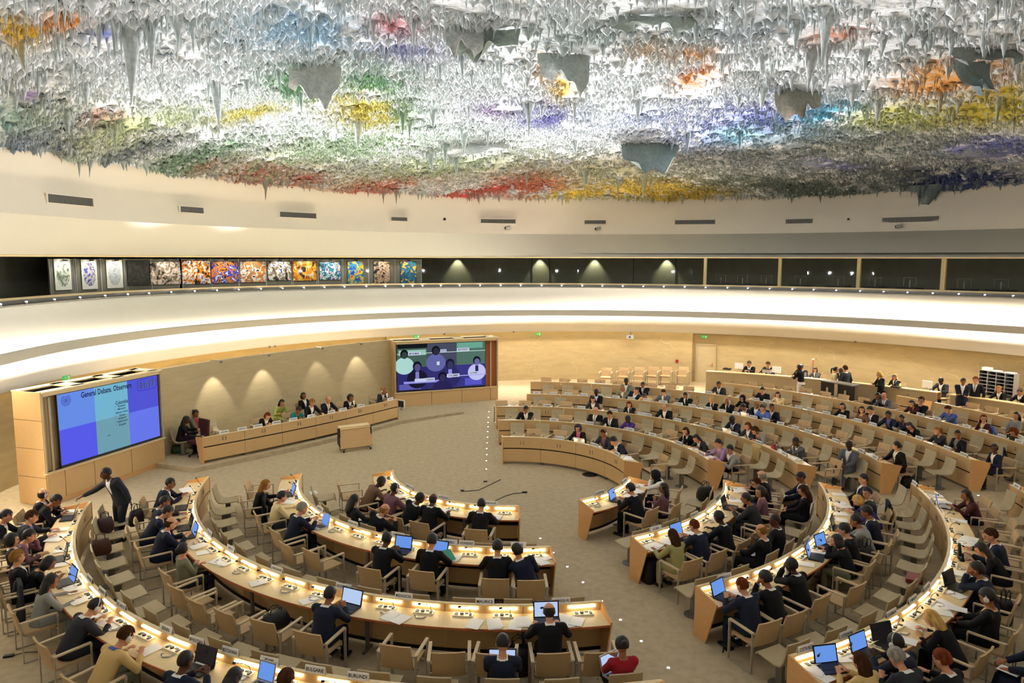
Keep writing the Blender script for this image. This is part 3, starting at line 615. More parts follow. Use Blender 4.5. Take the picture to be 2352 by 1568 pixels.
# armchair with sled frame, front toward +y
def make_armchair():
    t = thing('armchair', (0, 0, 0), 0, 'beige armchair', 'chair', None)
    b = MB(); b.box((0, .02, .425), (.47, .46, .035)).box((0, .235, .40), (.47, .03, .06)); b.build('seat', M_UPH, t)
    b = MB(); vs = []; fs = []; W = .235; prof = [(-.20, .42), (-.215, .50), (-.235, .60), (-.26, .70), (-.29, .80), (-.30, .82)]
    for (y, z) in prof:
        for x, dy in ((-W, .0), (-W * .5, -.018), (W * .5, -.018), (W, 0)): vs.append((x, y + dy, z))
    n = len(vs)
    vs += [(x, y - .028, z - .004) for x, y, z in vs]
    for j in range(len(prof) - 1):
        for i in range(3):
            a = j * 4 + i; fs.append((a, a + 1, a + 5, a + 4)); fs.append((n + a + 4, n + a + 5, n + a + 1, n + a))
    m = len(prof) - 1
    for i in range(3): fs.append((m * 4 + i, m * 4 + i + 1, n + m * 4 + i + 1, n + m * 4 + i)); fs.append((n + i, n + i + 1, i + 1, i))
    for j in range(m): fs.append((j * 4, j * 4 + 4, n + j * 4 + 4, n + j * 4)); fs.append((n + j * 4 + 3, n + j * 4 + 7, j * 4 + 7, j * 4 + 3))
    b.add(vs, fs); b.build('backrest', M_UPH, t)
    for s in (-1, 1):
        b = MB(); b.box((s * .285, .0, .655), (.05, .50, .022), tilt=.02).box((s * .285, .245, .63), (.05, .022, .05)); b.build('armrest', M_ARMW, t)
        MB().box((s * .285, .245, .32), (.042, .016, .62)).build('leg', M_FRAME, t)
        MB().box((s * .285, -.24, .325), (.042, .016, .64)).build('leg', M_FRAME, t)
        MB().box((s * .285, .0, .01), (.042, .50, .018)).build('floor_runner', M_FRAME, t)
    b = MB(); b.box((0, -.262, .645), (.60, .014, .028)); b.build('rear_rail', M_FRAME, t)
    b = MB(); b.box((0, .12, .39), (.56, .03, .02)).box((0, -.12, .39), (.56, .03, .02)); b.build('seat_rail', M_FRAME, t)
    return t
# fixed visitor seat on a post, front toward +y
def make_fixed():
    t = thing('pedestal_seat', (0, 0, 0), 0, 'pale seat', 'seat', None)
    b = MB(); prof = [(.34, .425), (.30, .465), (.16, .445), (-.02, .43), (-.12, .455), (-.165, .53), (-.20, .66), (-.23, .825)]; W = .23; vs = []; fs = []
    for j, (y, z) in enumerate(prof):
        for x in (-W, 0, W): vs.append((x, y - (.012 if x == 0 and j > 4 else 0), z))
    n = len(vs); vs += [(x, y - (.02 if z > .5 else .006), z - (.022 if z < .5 else .008)) for x, y, z in vs]; m = len(prof) - 1
    for j in range(m):
        for i in range(2):
            a = j * 3 + i; fs.append((a, a + 1, a + 4, a + 3)); fs.append((n + a + 3, n + a + 4, n + a + 1, n + a))
        fs.append((j * 3, j * 3 + 3, n + j * 3 + 3, n + j * 3)); fs.append((n + j * 3 + 2, n + j * 3 + 5, j * 3 + 5, j * 3 + 2))
    for i in range(2): fs.append((i + 1, i, n + i, n + i + 1)); fs.append((m * 3 + i, m * 3 + i + 1, n + m * 3 + i + 1, n + m * 3 + i))
    b.add(vs, fs); b.build('seat_shell', M_UPHL, t, smooth=False)
    MB().box((0, .06, .21), (.07, .11, .42)).build('post', M_METAL, t)
    MB().lathe([(.17, 0), (.17, .012), (.05, .02)], (0, .06, 0), 14).build('foot_plate', M_METAL, t)
    return t
ARM = make_armchair(); FIX = make_fixed(); ARM.scale = FIX.scale = (PS, PS, PS); _used = dict(a=False, f=False)
def armchair(x, y, rz, label, group, z=None):
    z = rise_xy(x, y) if z is None else z
    if not _used['a']: _used['a'] = True; ARM.location = (x, y, z); ARM.rotation_euler = (0, 0, rz); tag(ARM, label, 'chair', group); return ARM
    return dup(ARM, (x, y, z), rz, label, group)
def fixed(x, y, rz, label, group, z=None):
    z = rise_xy(x, y) if z is None else z
    if not _used['f']: _used['f'] = True; FIX.location = (x, y, z); FIX.rotation_euler = (0, 0, rz); tag(FIX, label, 'seat', group); return FIX
    return dup(FIX, (x, y, z), rz, label, group)
def face(th): return (th + 90) * D2R      # local +y toward the room centre

# ------------------------------------------------------------------ people
def loft(mb, pts, radii, n=10, side=None):
    """tube through pts with elliptic sections (a across, b along the second axis)"""
    P = [Vector(p) for p in pts]; vs = []; fs = []
    for i, p in enumerate(P):
        d = (P[min(i + 1, len(P) - 1)] - P[max(i - 1, 0)]).normalized(); sd = Vector(side) if side else Vector((1, 0, 0))
        if abs(d.dot(sd)) > .9: sd = Vector((0, 1, 0))
        x = (sd - d * sd.dot(d)).normalized(); y = d.cross(x); a, b = radii[i] if isinstance(radii[i], tuple) else (radii[i], radii[i])
        for k in range(n):
            an = 2 * math.pi * k / n; vs.append(p + x * (math.cos(an) * a) + y * (math.sin(an) * b))
    for i in range(len(P) - 1):
        for k in range(n): fs.append((i * n + k, i * n + (k + 1) % n, (i + 1) * n + (k + 1) % n, (i + 1) * n + k))
    fs += [tuple(range(n))[::-1], tuple((len(P) - 1) * n + k for k in range(n))]
    mb.add(vs, fs)
def remesh(mb, voxel, name, smooth=2):
    me = bpy.data.meshes.new('tmp'); me.from_pydata(mb.v, [], mb.f); o = bpy.data.objects.new('tmp', me); COL.objects.link(o)
    md = o.modifiers.new('r', 'REMESH'); md.mode = 'VOXEL'; md.voxel_size = voxel; md.use_smooth_shade = True
    if smooth: ms = o.modifiers.new('s', 'SMOOTH'); ms.iterations = smooth; ms.factor = .5
    bpy.context.view_layer.update(); dg = bpy.context.evaluated_depsgraph_get(); out = bpy.data.meshes.new_from_object(o.evaluated_get(dg)); out.name = name
    bpy.data.objects.remove(o); bpy.data.meshes.remove(me); return out
def ik(S, W, l1, l2, hint):
    S = Vector(S); W = Vector(W); d = W - S; L = min(d.length, (l1 + l2) * .985); u = d.normalized(); W = S + u * L
    a = (l1 * l1 - l2 * l2 + L * L) / (2 * L); h = math.sqrt(max(0, l1 * l1 - a * a)); hv = Vector(hint); hv = (hv - u * hv.dot(u)).normalized(); return S + u * a + hv * h, W
SIT = dict(seat=True, lean=12, side=0, wl=(-.20, .50, .765), wr=(.20, .50, .765), head=(22, 0), eh=None)
POSES = dict(
    desk=dict(SIT), write=dict(SIT, lean=26, wl=(-.16, .46, .765), wr=(.12, .52, .765), head=(38, 0)), type=dict(SIT, lean=16, wl=(-.09, .50, .82), wr=(.09, .50, .82), head=(18, 0)),
    chin=dict(SIT, lean=17, wl=(-.05, .36, 1.03), wr=(.20, .46, .765), head=(20, 4), el=(-.18, .30, -.9)), chin2=dict(SIT, lean=15, wl=(-.06, .34, 1.06), wr=(.06, .34, 1.05), head=(12, 0), el=(-.3, .35, -.9)),
    back=dict(SIT, lean=-8, wl=(-.10, .26, .62), wr=(.10, .26, .62), head=(10, 0)), turn=dict(SIT, lean=6, wl=(-.22, .38, .765), wr=(.14, .22, .64), head=(6, 50)), turnr=dict(SIT, lean=6, wl=(-.14, .22, .64), wr=(.22, .38, .765), head=(6, -50)),
    side=dict(SIT, lean=16, side=20, wl=(-.25, .50, .765), wr=(.0, .44, .765), head=(14, 25)), sider=dict(SIT, lean=16, side=-20, wl=(0, .44, .765), wr=(.25, .50, .765), head=(14, -25)),
    low=dict(SIT, lean=40, wl=(-.2, .55, .765), wr=(.16, .62, .765), head=(25, 0)), lap=dict(SIT, lean=-2, wl=(-.12, .40, .66), wr=(.12, .40, .66), head=(28, 0)), fold=dict(SIT, lean=-4, wl=(.06, .24, .82), wr=(-.06, .24, .78), head=(4, 20)),
    stand=dict(seat=False, lean=2, side=0, wl=(-.26, .06, .84), wr=(.26, .06, .84), head=(6, 0)), cross=dict(seat=False, lean=3, side=0, wl=(.08, .24, 1.08), wr=(-.08, .24, 1.04), head=(16, 0)),
    reach=dict(seat=False, lean=12, side=14, wl=(-.62, .42, 1.02), wr=(.30, -.02, .86), head=(10, 40)), over=dict(seat=False, lean=34, side=0, wl=(-.25, .62, 1.06), wr=(.25, .62, 1.06), head=(14, 0)), hold=dict(seat=False, lean=4, side=0, wl=(-.10, .36, 1.12), wr=(.10, .36, 1.12), head=(28, 0)))
_PC = {}
def head_shape(b, M):
    def T(p): return M @ Vector(p)
    tmp = MB(); tmp.ball((0, 0, .015), (.076, .094, .098), 14, 10); tmp.ball((0, .022, -.035), (.058, .072, .078), 12, 8); tmp.ball((0, .05, -.078), (.034, .038, .03), 10, 6)
    tmp.tube([(0, .088, .02), (0, .106, -.012), (0, .112, -.024), (0, .09, -.034)], [.009, .012, .015, .01], 6)
    for s in (-1, 1): tmp.ball((s * .078, -.005, -.01), (.012, .02, .032), 8, 6)
    tmp.ball((0, .086, .042), (.045, .014, .012), 8, 5); tmp.ball((0, .092, -.052), (.024, .012, .009), 8, 5)
    b.add([T(p) for p in tmp.v], tmp.f)
def hand(b, Wp, d, palm_dn=True, side=1):
    d = Vector(d).normalized(); up = Vector((0, 0, 1)); x = d.cross(up)
    if x.length < .1: x = Vector((1, 0, 0))
    x.normalize(); up = x.cross(d).normalized(); Wp = Vector(Wp)
    loft(b, [Wp - d * .02, Wp + d * .02, Wp + d * .06, Wp + d * .095], [(.026, .019), (.032, .017), (.041, .016), (.040, .014)], 8, x)
    for i, (o, L) in enumerate(((-.031, .066), (-.0105, .078), (.0105, .072), (.031, .056))):
        p0 = Wp + d * .085 + x * o; dd = (d + x * (o * 2.8)).normalized(); dn = -up
        loft(b, [p0, p0 + dd * L * .45 + dn * .004, p0 + (dd * .8 + dn * .5) * L * .75, p0 + (dd * .78 + dn * .62) * L], [.0098, .0095, .009, .008], 6)
    t0 = Wp + d * .025 - x * (side * .028); td = (d * .75 - x * side * .75).normalized()
    loft(b, [t0, t0 + td * .032, t0 + td * .062 - up * .012], [.0125, .0115, .010], 6)
def pose_meshes(key, female=False):
    ck = (key, female)
    if ck in _PC: return _PC[ck]
    p = POSES[key]; fs_ = .93 if female else 1.0; seat = p['seat']; pz = .53 if seat else .93; Pv = Vector((0, 0, pz)); la, sd = p['lean'] * D2R, p['side'] * D2R
    up = Vector((-math.sin(sd), math.sin(la), math.cos(la) * math.cos(sd))).normalized(); rt = Vector((math.cos(sd), 0, math.sin(sd))); rt = (rt - up * rt.dot(up)).normalized(); fw = up.cross(rt) * 1.0
    if fw.y < 0: fw = -fw
    curl = .05 * max(0, p['lean']) / 20
    def sp(h, x=0, y=0): return Pv + up * h + rt * x + fw * (y + curl * (h / .5) ** 2)
    sw = (.185 if not female else .16); SL, SR = sp(.415, -sw), sp(.415, sw); neck = sp(.50, 0, .005)
    hp, hy = p['head']; hr = math.radians(hp); hup = (up * .75 + Vector((0, math.sin(hr * .8), math.cos(hr * .8))) * .25).normalized(); hc = neck + hup * .132 + fw * (.02 + .05 * math.sin(hr))
    Mh = Matrix.Translation(hc) @ Matrix.Rotation(hy * D2R, 4, 'Z') @ Matrix.Rotation(-hr, 4, 'X') @ Matrix.Rotation(-sd * .6, 4, 'Y') @ Matrix.Scale(1.07, 4)
    hint = lambda s: Vector(p['el'][:1] + p['el'][1:]) if (p.get('el') and s < 0) else (Vector((p['el'][0] * -1, p['el'][1], p['el'][2])) if p.get('el') and key == 'chin2' else Vector((s * .75, -.25, -.8)))
    EL, WL = ik(SL, p['wl'], .285, .25, hint(-1)); ER, WR = ik(SR, p['wr'], .285, .25, hint(1))
    # body
    b = MB(); tr = [(0.0, .15, .11), (.10, .14, .105), (.22, .135, .10), (.34, .16, .115), (.43, .15, .10), (.49, .07, .07)]
    loft(b, [sp(h) for h, _, _ in tr], [(a * fs_, c * fs_) for _, a, c in tr], 14); loft(b, [sp(.44), neck, hc - hup * .03], [.06, .052, .05], 10)
    head_shape(b, Mh)
    for S_, E_, W_, s in ((SL, EL, WL, -1), (SR, ER, WR, 1)):
        loft(b, [sp(.42, s * .08), S_, (S_ + E_) / 2, E_, (E_ + W_) / 2, W_], [.055, .052 * fs_, .044 * fs_, .038 * fs_, .036 * fs_, .025], 10); hand(b, W_, (W_ - E_) if (W_ - E_).length > .01 else (0, 1, 0), side=s)
    legs = []
    for s in (-1, 1):
        H_ = Pv + Vector((s * .09, .0, -.02))
        if seat: K = Vector((s * .12, .43, .50)); A = Vector((s * .12, .42 if key != 'lap' else .5, .09)); Tt = A + Vector((0, .15, -.05))
        else: K = Vector((s * .10, .02 + (.06 if s > 0 else 0), .49)); A = Vector((s * .11, -.02 + (.10 if s > 0 and key == 'reach' else 0), .08)); Tt = A + Vector((s * .03, .15, -.04))
        legs.append((H_, K, A, Tt)); loft(b, [H_, (H_ + K) / 2, K, (K * .55 + A * .45), A], [.085, .075, .055, .055, .036], 10)
    body = remesh(b, .0095, 'person', 1)
    # jacket
    j = MB(); g = .022; tj = [(-.08 if seat else -.16, .192, .15), (0.04, .185, .14), (.14, .172, .13), (.26, .178, .132), (.36, .192, .135), (.41, .175, .118), (.455, .12, .088), (.485, .078, .07)]
    loft(j, [sp(h, 0, -.004) for h, _, _ in tj], [(a * fs_ * (.93 if female else 1), c * fs_) for _, a, c in tj], 16)
    for S_, E_, W_, s in ((SL, EL, WL, -1), (SR, ER, WR, 1)):
        We = E_ + (W_ - E_) * .90; j.ball(S_ + up * .004, (.076 * fs_, .078 * fs_, .074), 14, 10); loft(j, [sp(.41, s * .05), sp(.413, s * .12), S_ * .9 + E_ * .1], [.085, .080 * fs_, .070 * fs_], 12); loft(j, [S_, S_ * .6 + E_ * .4, E_, (E_ + We) / 2, We], [.073 * fs_, .066 * fs_, .060 * fs_, .053 * fs_, .045], 12); j.ball(E_, .058 * fs_, 12, 8)
    jacket = remesh(j, .016, 'jacket', 2)
    # shirt front, collar and tie taken from the jacket's own surface
    nv = len(jacket.vertices); co = np.zeros(nv * 3); jacket.vertices.foreach_get('co', co); co = co.reshape(-1, 3); nn = np.zeros(nv * 3); jacket.vertices.foreach_get('normal', nn); nn = nn.reshape(-1, 3)
    rel = co - np.array(Pv); hh = rel @ np.array(up); xx = rel @ np.array(rt); yy = rel @ np.array(fw)
    def patch(sel, off, name):
        idx = np.where(sel)[0]; mp = -np.ones(nv, int); mp[idx] = np.arange(len(idx)); V = co[idx] + nn[idx] * off
        F_ = [tuple(mp[v] for v in pl.vertices) for pl in jacket.polygons if all(mp[v] >= 0 for v in pl.vertices)]
        me = bpy.data.meshes.new(name); me.from_pydata(V.tolist(), [], F_); me.polygons.foreach_set('use_smooth', [True] * len(F_)); me.update(); return me
    front = yy > .03
    shirt = patch((front & (hh > .16) & (np.abs(xx) < .012 + .24 * (hh - .16)) & (hh < .50)) | (hh > .462) & (np.abs(xx) < .085), .004, 'shirt_front')
    tie = patch(front & (hh > .17) & (hh < .475) & (np.abs(xx) < .021), .010, 'tie')
    # trousers, shoes
    t = MB(); loft(t, [Pv + Vector((0, -.02, -.10 if seat else -.14)), Pv, sp(.10)], [(.17, .135) if not seat else (.172, .14), (.178 * fs_, .138), (.16 * fs_, .12)], 14)
    for H_, K, A, Tt in legs: loft(t, [H_ - Vector((0, .03, 0)), (H_ + K) / 2, K, (K * .5 + A * .5), A + Vector((0, 0, .0))], [.112, .097, .076, .068, .060], 12)
    trousers = remesh(t, .017, 'trousers', 2)
    sh = MB()
    for H_, K, A, Tt in legs: loft(sh, [A + Vector((0, -.07, -.045)), A + Vector((0, -.03, -.04)), A + Vector((0, .06, -.045)), Tt + Vector((0, .0, -.0)), Tt + Vector((0, .035, -.012))], [(.03, .03), (.042, .042), (.044, .036), (.042, .028), (.025, .018)], 10)
    shoes = sh.mesh('shoes', M_BLACK, smooth=True)
    hand_mid = (WL + WR) / 2
    _PC[ck] = dict(body=body, jacket=jacket, shirt=shirt, tie=tie, trousers=trousers, shoes=shoes, Mh=Mh, hc=hc, hands=(WL, WR), neck=neck, up=up)
    return _PC[ck]
def hair_mesh(style, _c={}):
    if style in _c: return _c[style]
    b = MB(); cap = lambda x, y, z: not (y > .30 + .35 * max(0, .25 - z) * 0 and z < .40 + .12 * math.sin(9 * x)) and z > -.62 + .5 * max(0, y + .3) and not (abs(x) > .78 and y > -.15 and z < -.02)
    if style == 'short': b.ball((0, -.008, .022), (.086, .104, .108), 22, 16, keep=cap)
    elif style == 'full': b.ball((0, -.012, .026), (.096, .114, .118), 22, 16, keep=cap)
    elif style == 'curly': b.ball((0, -.02, .01), (.12, .125, .135), 22, 16, keep=lambda x, y, z: not (y > .45 and z < .5) and z > -.9)
    elif style == 'bald': b.ball((0, -.008, .012), (.084, .102, .1), 22, 16, keep=lambda x, y, z: z < .30 and z > -.80 and y < .05 + .3 * z and not (abs(x) > .8 and y > -.05 and z < 0))
    elif style in ('long', 'pony', 'bun', 'bob'):
        b.ball((0, -.012, .022), (.092, .11, .112), 22, 16, keep=lambda x, y, z: not (y > .35 and z < .5) and z > -.5)
        if style == 'long': b.ball((0, -.05, -.10), (.105, .075, .21), 18, 14, keep=lambda x, y, z: y < .35 and z < .75)
        if style == 'bob': b.ball((0, -.02, -.03), (.108, .105, .12), 18, 14, keep=lambda x, y, z: y < .25 and z > -.9)
        if style == 'bun': b.ball((0, -.125, .03), .042, 12, 8)
        if style == 'pony': b.tube([(0, -.11, .05), (0, -.16, .02), (0, -.16, -.10), (0, -.14, -.18)], [.02, .03, .028, .008], 8)
    elif style == 'hijab':
        b.ball((0, -.015, .015), (.108, .125, .132), 22, 16, keep=lambda x, y, z: not (y > .62 and abs(x) < .7 and z < .62 and z > -.75)); b.lathe([(.13, -.24), (.12, -.19), (.085, -.12), (.08, -.08)], (0, -.01, 0), 16)
    me = b.mesh('hair', mat('hair_black', (22, 18, 18), .55), smooth=True)
    _c[style] = me; return me
b = MB()
for s in (-1, 1): b.ball((s * .032, .083, .012), (.013, .008, .008), 8, 5); b.box((s * .033, .089, .032), (.032, .006, .006))
b.box((0, .1, -.052), (.042, .006, .006)); ME_FACE = b.mesh('face_features', mat('eye_brown', (38, 24, 20), .4))
b = MB(); b.tube([(.096 * math.cos(a), -.02, .01 + .115 * math.sin(a)) for a in np.linspace(0, math.pi, 11)], .007, 6)
for s in (-1, 1): b.ball((s * .098, -.005, -.01), (.022, .036, .042), 10, 6)
ME_HEADSET = b.mesh('headset', mat('headset_grey', (206, 200, 186), .4))
b = MB()
for s in (-1, 1): b.tube([(s * .033 + .022 * math.cos(a), .105, .012 + .017 * math.sin(a)) for a in np.linspace(0, 6.283, 11)], .003, 5); b.tube([(s * .055, .1, .014), (s * .085, .0, .012)], .003, 5)
b.tube([(-.012, .107, .014), (.012, .107, .014)], .003, 5); ME_GLASSES = b.mesh('spectacles', M_BLACK)
SK = dict(l=(206, 150, 116), m=(172, 112, 78), d=(92, 58, 42), k=(60, 38, 30), t=(150, 98, 66))
HC = dict(black=(13, 11, 12), brown=(66, 42, 28), red=(104, 52, 30), grey=(140, 134, 124), blond=(196, 158, 92), white=(214, 208, 196), dblond=(140, 98, 50))
CLO = dict(black=(20, 20, 24), navy=(28, 34, 52), char=(46, 48, 54), grey=(92, 94, 100), lgrey=(146, 146, 142), beige=(206, 176, 116), white=(232, 230, 222), red=(150, 28, 40), green=(160, 154, 98), teal=(28, 118, 132), purple=(72, 52, 128), blue=(78, 104, 170),
           brown=(110, 84, 66), mauve=(116, 80, 92), maroon=(70, 34, 38), lilac=(150, 120, 158), lime=(176, 180, 96), pink=(196, 84, 128), olive=(120, 120, 96), cream=(222, 204, 150), sari=(110, 100, 86))
def cm(c, tab, pre, rough=.8): return mat(pre + '_' + c, tab[c], rough, (.05, 60), spec=.2)
PEOPLE = []
def hair_mat(c): return mat('hair_' + c, HC[c], .85, (.35, 34), spec=.03, bump=.8, nscale=(1, 1, .25), det=3)
def person(x, y, rz, z, pose, hair, hc, skin, top, label, group=None, fem=False, shirt='white', tie=None, bottom=None, headset=False, glasses=False, mirror=False, scale=1.0):
    pm = pose_meshes(pose, fem); o = put('person', pm['body'], None, (x, y, z), (0, 0, rz)); sc = PS * scale * (.95 if fem else 1.0)
    o.scale = (-sc if mirror else sc, sc, sc); tag(o, label, 'person', group)
    def part(name, me, m, M=None):
        c = put(name, me, o); 
        if not me.materials: me.materials.append(m)
        c.material_slots[0].link = 'OBJECT'; c.material_slots[0].material = m
        if M is not None: c.matrix_local = M
        return c
    if not pm['body'].materials: pm['body'].materials.append(cm('l', SK, 'skin', .55))
    o.material_slots[0].link = 'OBJECT'; o.material_slots[0].material = cm(skin, SK, 'skin', .55)
    part('jacket', pm['jacket'], cm(top, CLO, 'cloth'))
    if shirt: part('shirt_front', pm['shirt'], cm(shirt, CLO, 'cloth'))
    if tie: part('tie', pm['tie'], cm(tie, CLO, 'cloth'))
    part('trousers', pm['trousers'], cm(bottom or (top if top in ('black', 'navy', 'char', 'grey', 'beige', 'cream') else 'black'), CLO, 'cloth'))
    part('shoes', pm['shoes'], M_BLACK)
    if hair == 'hijab': part('headscarf', hair_mesh('hijab'), cm(hc, CLO, 'cloth'), pm['Mh'])
    elif hair: part('hair', hair_mesh(hair), hair_mat(hc), pm['Mh'])
    c = put('face_features', ME_FACE, o); c.matrix_local = pm['Mh']
    if headset: c = put('headset', ME_HEADSET, o); c.matrix_local = pm['Mh']
    if glasses: c = put('spectacles', ME_GLASSES, o); c.matrix_local = pm['Mh']
    PEOPLE.append((o, x, y, rz, z, pm)); return o

# ------------------------------------------------------------------ podium, big screens, counter, lectern
def circ3(a, b, c):
    ax, ay, bx, by, cx, cy = a[0], a[1], b[0], b[1], c[0], c[1]; d = 2 * (ax * (by - cy) + bx * (cy - ay) + cx * (ay - by))
    ux = ((ax**2 + ay**2) * (by - cy) + (bx**2 + by**2) * (cy - ay) + (cx**2 + cy**2) * (ay - by)) / d
    uy = ((ax**2 + ay**2) * (cx - bx) + (bx**2 + by**2) * (ax - cx) + (cx**2 + cy**2) * (bx - ax)) / d
    return ux, uy, math.hypot(ax - ux, ay - uy)
ZP = .16
pa, pb_, pc = PT(11.2, 164.3), PT(10.05, 141), PT(11.25, 117.0)
PX, PY, PR = circ3(pa, pb_, pc)
ta = math.degrees(math.atan2(pa[1] - PY, pa[0] - PX)); tb = math.degrees(math.atan2(pc[1] - PY, pc[0] - PX))
if tb < ta - 180: tb += 360
if tb > ta + 180: tb -= 360
desk_row(PX, PY, PR, ta, tb, -1, ZP, 'long maple podium desk with a horizontal slot, facing the floor', None, lamps=True, H=.93, zw=.78, seed=60, endH=.84)
# podium platform
r_pod = ring([(0, 20), (60, 20), (100, 15.4), (114, 14.75), (128, 13.75), (140, 13.25), (152, 13.2), (164, 13.35), (175, 13.6), (220, 16), (300, 20)])
poly = [PT(14.6, 166), PT(13.4, 163.2), at(500, 1056, .15) if False else PT(11.35, 166.2)]
poly = [PT(13.5, 166), PT(11.15, 167.0)] + [(PX + (PR + .28) * math.cos((ta + (tb - ta) * i / 10) * D2R), PY + (PR + .28) * math.sin((ta + (tb - ta) * i / 10) * D2R), 0) for i in range(1, 11)] + [PT(11.9, 101), PT(13.6, 104), PT(r_pod(112) + .3, 112)] + [PT(r_pod(t) + .1, t) for t in (125, 138, 150, 160)]
MB().plate([(x, y, 0) for x, y, _ in [(p[0], p[1], 0) for p in poly]], ZP, (0, 0, 1)).build('podium_platform', M_CARPET); bpy.data.objects['podium_platform']['kind'] = 'structure'
M_PODE = mat('platform_edge_oak', (150, 118, 84), .6)
# podium stone panel in front of the wall, lower than the band
struct('wall_podium', ringband([(r_pod, 0, .1), (r_pod, 0, 3.34), (r_pod, .16, 3.34), (r_pod, .16, .1)], 40, 111.5, 165.5, False), M_PODW, smooth=False)
for k, u in enumerate([486, 602, 730, 822]):
    th, z = th_px(u, 850, 0, r_pod, 0); r = r_pod(th) - .55; x, y, _ = PT(r, th)
    o = thing('wall_spotlight', (x, y, 3.36), th * D2R, 'small spotlight on an arm over the podium wall, %s from the left screen' % ordi(k + 1), 'downlight', 'downlights over the podium')
    MB().lathe([(.05, .04), (.06, -.02), (.05, -.05)], (0, 0, 0), 12).build('housing', M_METAL, o); MB().ball((0, 0, -.03), (.03, .03, .02), 8, 5).build('lens', M_SPOTL, o); MB().box((.29, 0, .02), (.62, .02, .02)).build('arm', M_METAL, o)
    l = bpy.data.lights.new('podium_downlight', 'SPOT'); l.energy = (120, 105, 45, 90)[k]; l.color = (1, .93, .8); l.spot_size = 1.1; l.spot_blend = .5; l.shadow_soft_size = .03
    lo = bpy.data.objects.new('podium_downlight', l); COL.objects.link(lo); lo.location = (x, y, 3.26); tx, ty, _ = PT(r + .60, th); lo.rotation_euler = (Vector((tx, ty, 1.0)) - lo.location).to_track_quat('-Z', 'Y').to_euler()

def emis(name, rgb, st=1.0):
    return mat('screen_' + name, (6, 6, 8), .5, (.03, 30), emit=rgb, estr=st, spec=.05)
def video_wall(P0, P1, Hb, Hs, Ht, depth, label, sx0, sx1, curtain, joints, cols):
    """wooden housing: P0,P1 floor corners of the front; sill height Hb; screen top Hs; overall top Ht"""
    P0 = Vector((P0[0], P0[1], 0)); P1 = Vector((P1[0], P1[1], 0)); d = (P1 - P0); W = d.length; d.normalize(); rz = math.atan2(d.y, d.x)
    T = thing('video_wall', P0, rz, label, 'video wall'); T.location = P0
    # local: x along the front, y into the wall
    b = MB(); b.box((W / 2, .02, .07), (W - .04, .04, .14)); b.build('plinth', M_WOODE, T)
    for i in range(len(joints) - 1):
        a, c = joints[i] * W, joints[i + 1] * W; MB().box(((a + c) / 2, 0, (.14 + Hb) / 2), (c - a - .02, .04, Hb - .15)).build('front_panel', M_WOOD, T)
    MB().box((W / 2, .03, Hb / 2), (W - .02, .02, Hb - .04)).build('backing', M_SLOT, T)
    MB().box((W / 2, -.0, Hb), (W + .08, .14, .035)).build('sill', M_WOODP, T)
    for s_, x in ((0, 0), (1, W)):
        nz = 4
        for i in range(nz):
            z0, z1 = Ht * i / nz + .008, Ht * (i + 1) / nz - .008
            MB().box((x, depth / 2, (z0 + z1) / 2), (.04, depth, z1 - z0)).build('side_panel', M_WOOD, T)
    b = MB()
    for i in range(3):
        a, c = W * i / 3 + .04, W * (i + 1) / 3 - .35; b.box((c + .2, depth / 2, Ht - .02), (.46, depth, .04))
    b.box((W / 2, .06, Ht - .02), (W, .3, .04)).box((W / 2, depth - .1, Ht - .02), (W, .3, .04)); b.build('top_boards', M_WOODP, T)
    b = MB(); b.box((W / 2, depth - .02, Ht / 2), (W, .03, Ht - .1)); b.build('rear_board', M_DARKG, T)
    b = MB(); b.box((W / 2, 0, Ht - .07), (W, .05, .15)); b.build('head_rail', M_WOODP, T)
    MB().box((0.02, 0, (Hb + Ht) / 2), (.05, .06, Ht - Hb)).box((W - .02, 0, (Hb + Ht) / 2), (.05, .06, Ht - Hb)).build('frame', M_UPHL, T)
    MB().box((W / 2, .22, (Hb + Ht) / 2), (W - .06, .02, Ht - Hb)).build('recess', M_EDGE if curtain > .5 else M_ARMW, T)
    cx = curtain * W; MB().box((cx, .1, (Hb + Hs) / 2), (.07, .05, Hs - Hb - .04)).build('roller_blind', M_UPHL, T)
    a, c = sx0 * W, sx1 * W; z0, z1 = Hb + .10, Hs
    scr = MB().box(((a + c) / 2, .06, (z0 + z1) / 2), (c - a + .05, .05, z1 - z0 + .14)).build('screen', M_BLACK, T)
    def loc(fx, fz, lay=0): return (a + (c - a) * fx, .032 - .002 * lay, z0 + (z1 - z0) * fz)
    for ci in range(3):
        for ri in range(2):
            x0, x1 = loc(ci / 3, 0)[0], loc((ci + 1) / 3, 0)[0]; q0, q1 = loc(0, ri / 2)[2], loc(0, (ri + 1) / 2)[2]
            MB().box(((x0 + x1) / 2, .036, (q0 + q1) / 2), (x1 - x0, .004, q1 - q0)).build('screen_tile', cols[ci][ri], scr)
    return T, scr, loc, (a, c, z0, z1)
Q0, Q1 = at(112, 1163, 0), at(379, 1067, 0)
t1_ = zat(92, 908, *Q0); t2_ = zat(367, 843, *Q1); s1_ = zat(106, 1095, *Q0); s2_ = zat(377, 1000, *Q1)
print('screen1', Q0, Q1, t1_, t2_, s1_, s2_)
cols = [[emis('a0', (88, 92, 238)), emis('a1', (104, 144, 236))], [emis('b0', (112, 162, 178)), emis('b1', (116, 184, 212))], [emis('c0', (104, 122, 240)), emis('c1', (82, 86, 216))]]
HT1 = (t1_ + t2_) / 2; HS1 = (s1_ + s2_) / 2
T1, S1, L1, B1 = video_wall(Q0, Q1, HS1, HT1 - .18, HT1, 1.1, 'wooden video wall beside the podium showing a blue General Debate slide and countdown', .12, .975, .07, [0, .13, .36, .68, 1.0], cols)
ink = emis('ink', (14, 18, 60)); ink2 = emis('ink2', (70, 88, 70)); ink3 = emis('frame', (56, 60, 210))
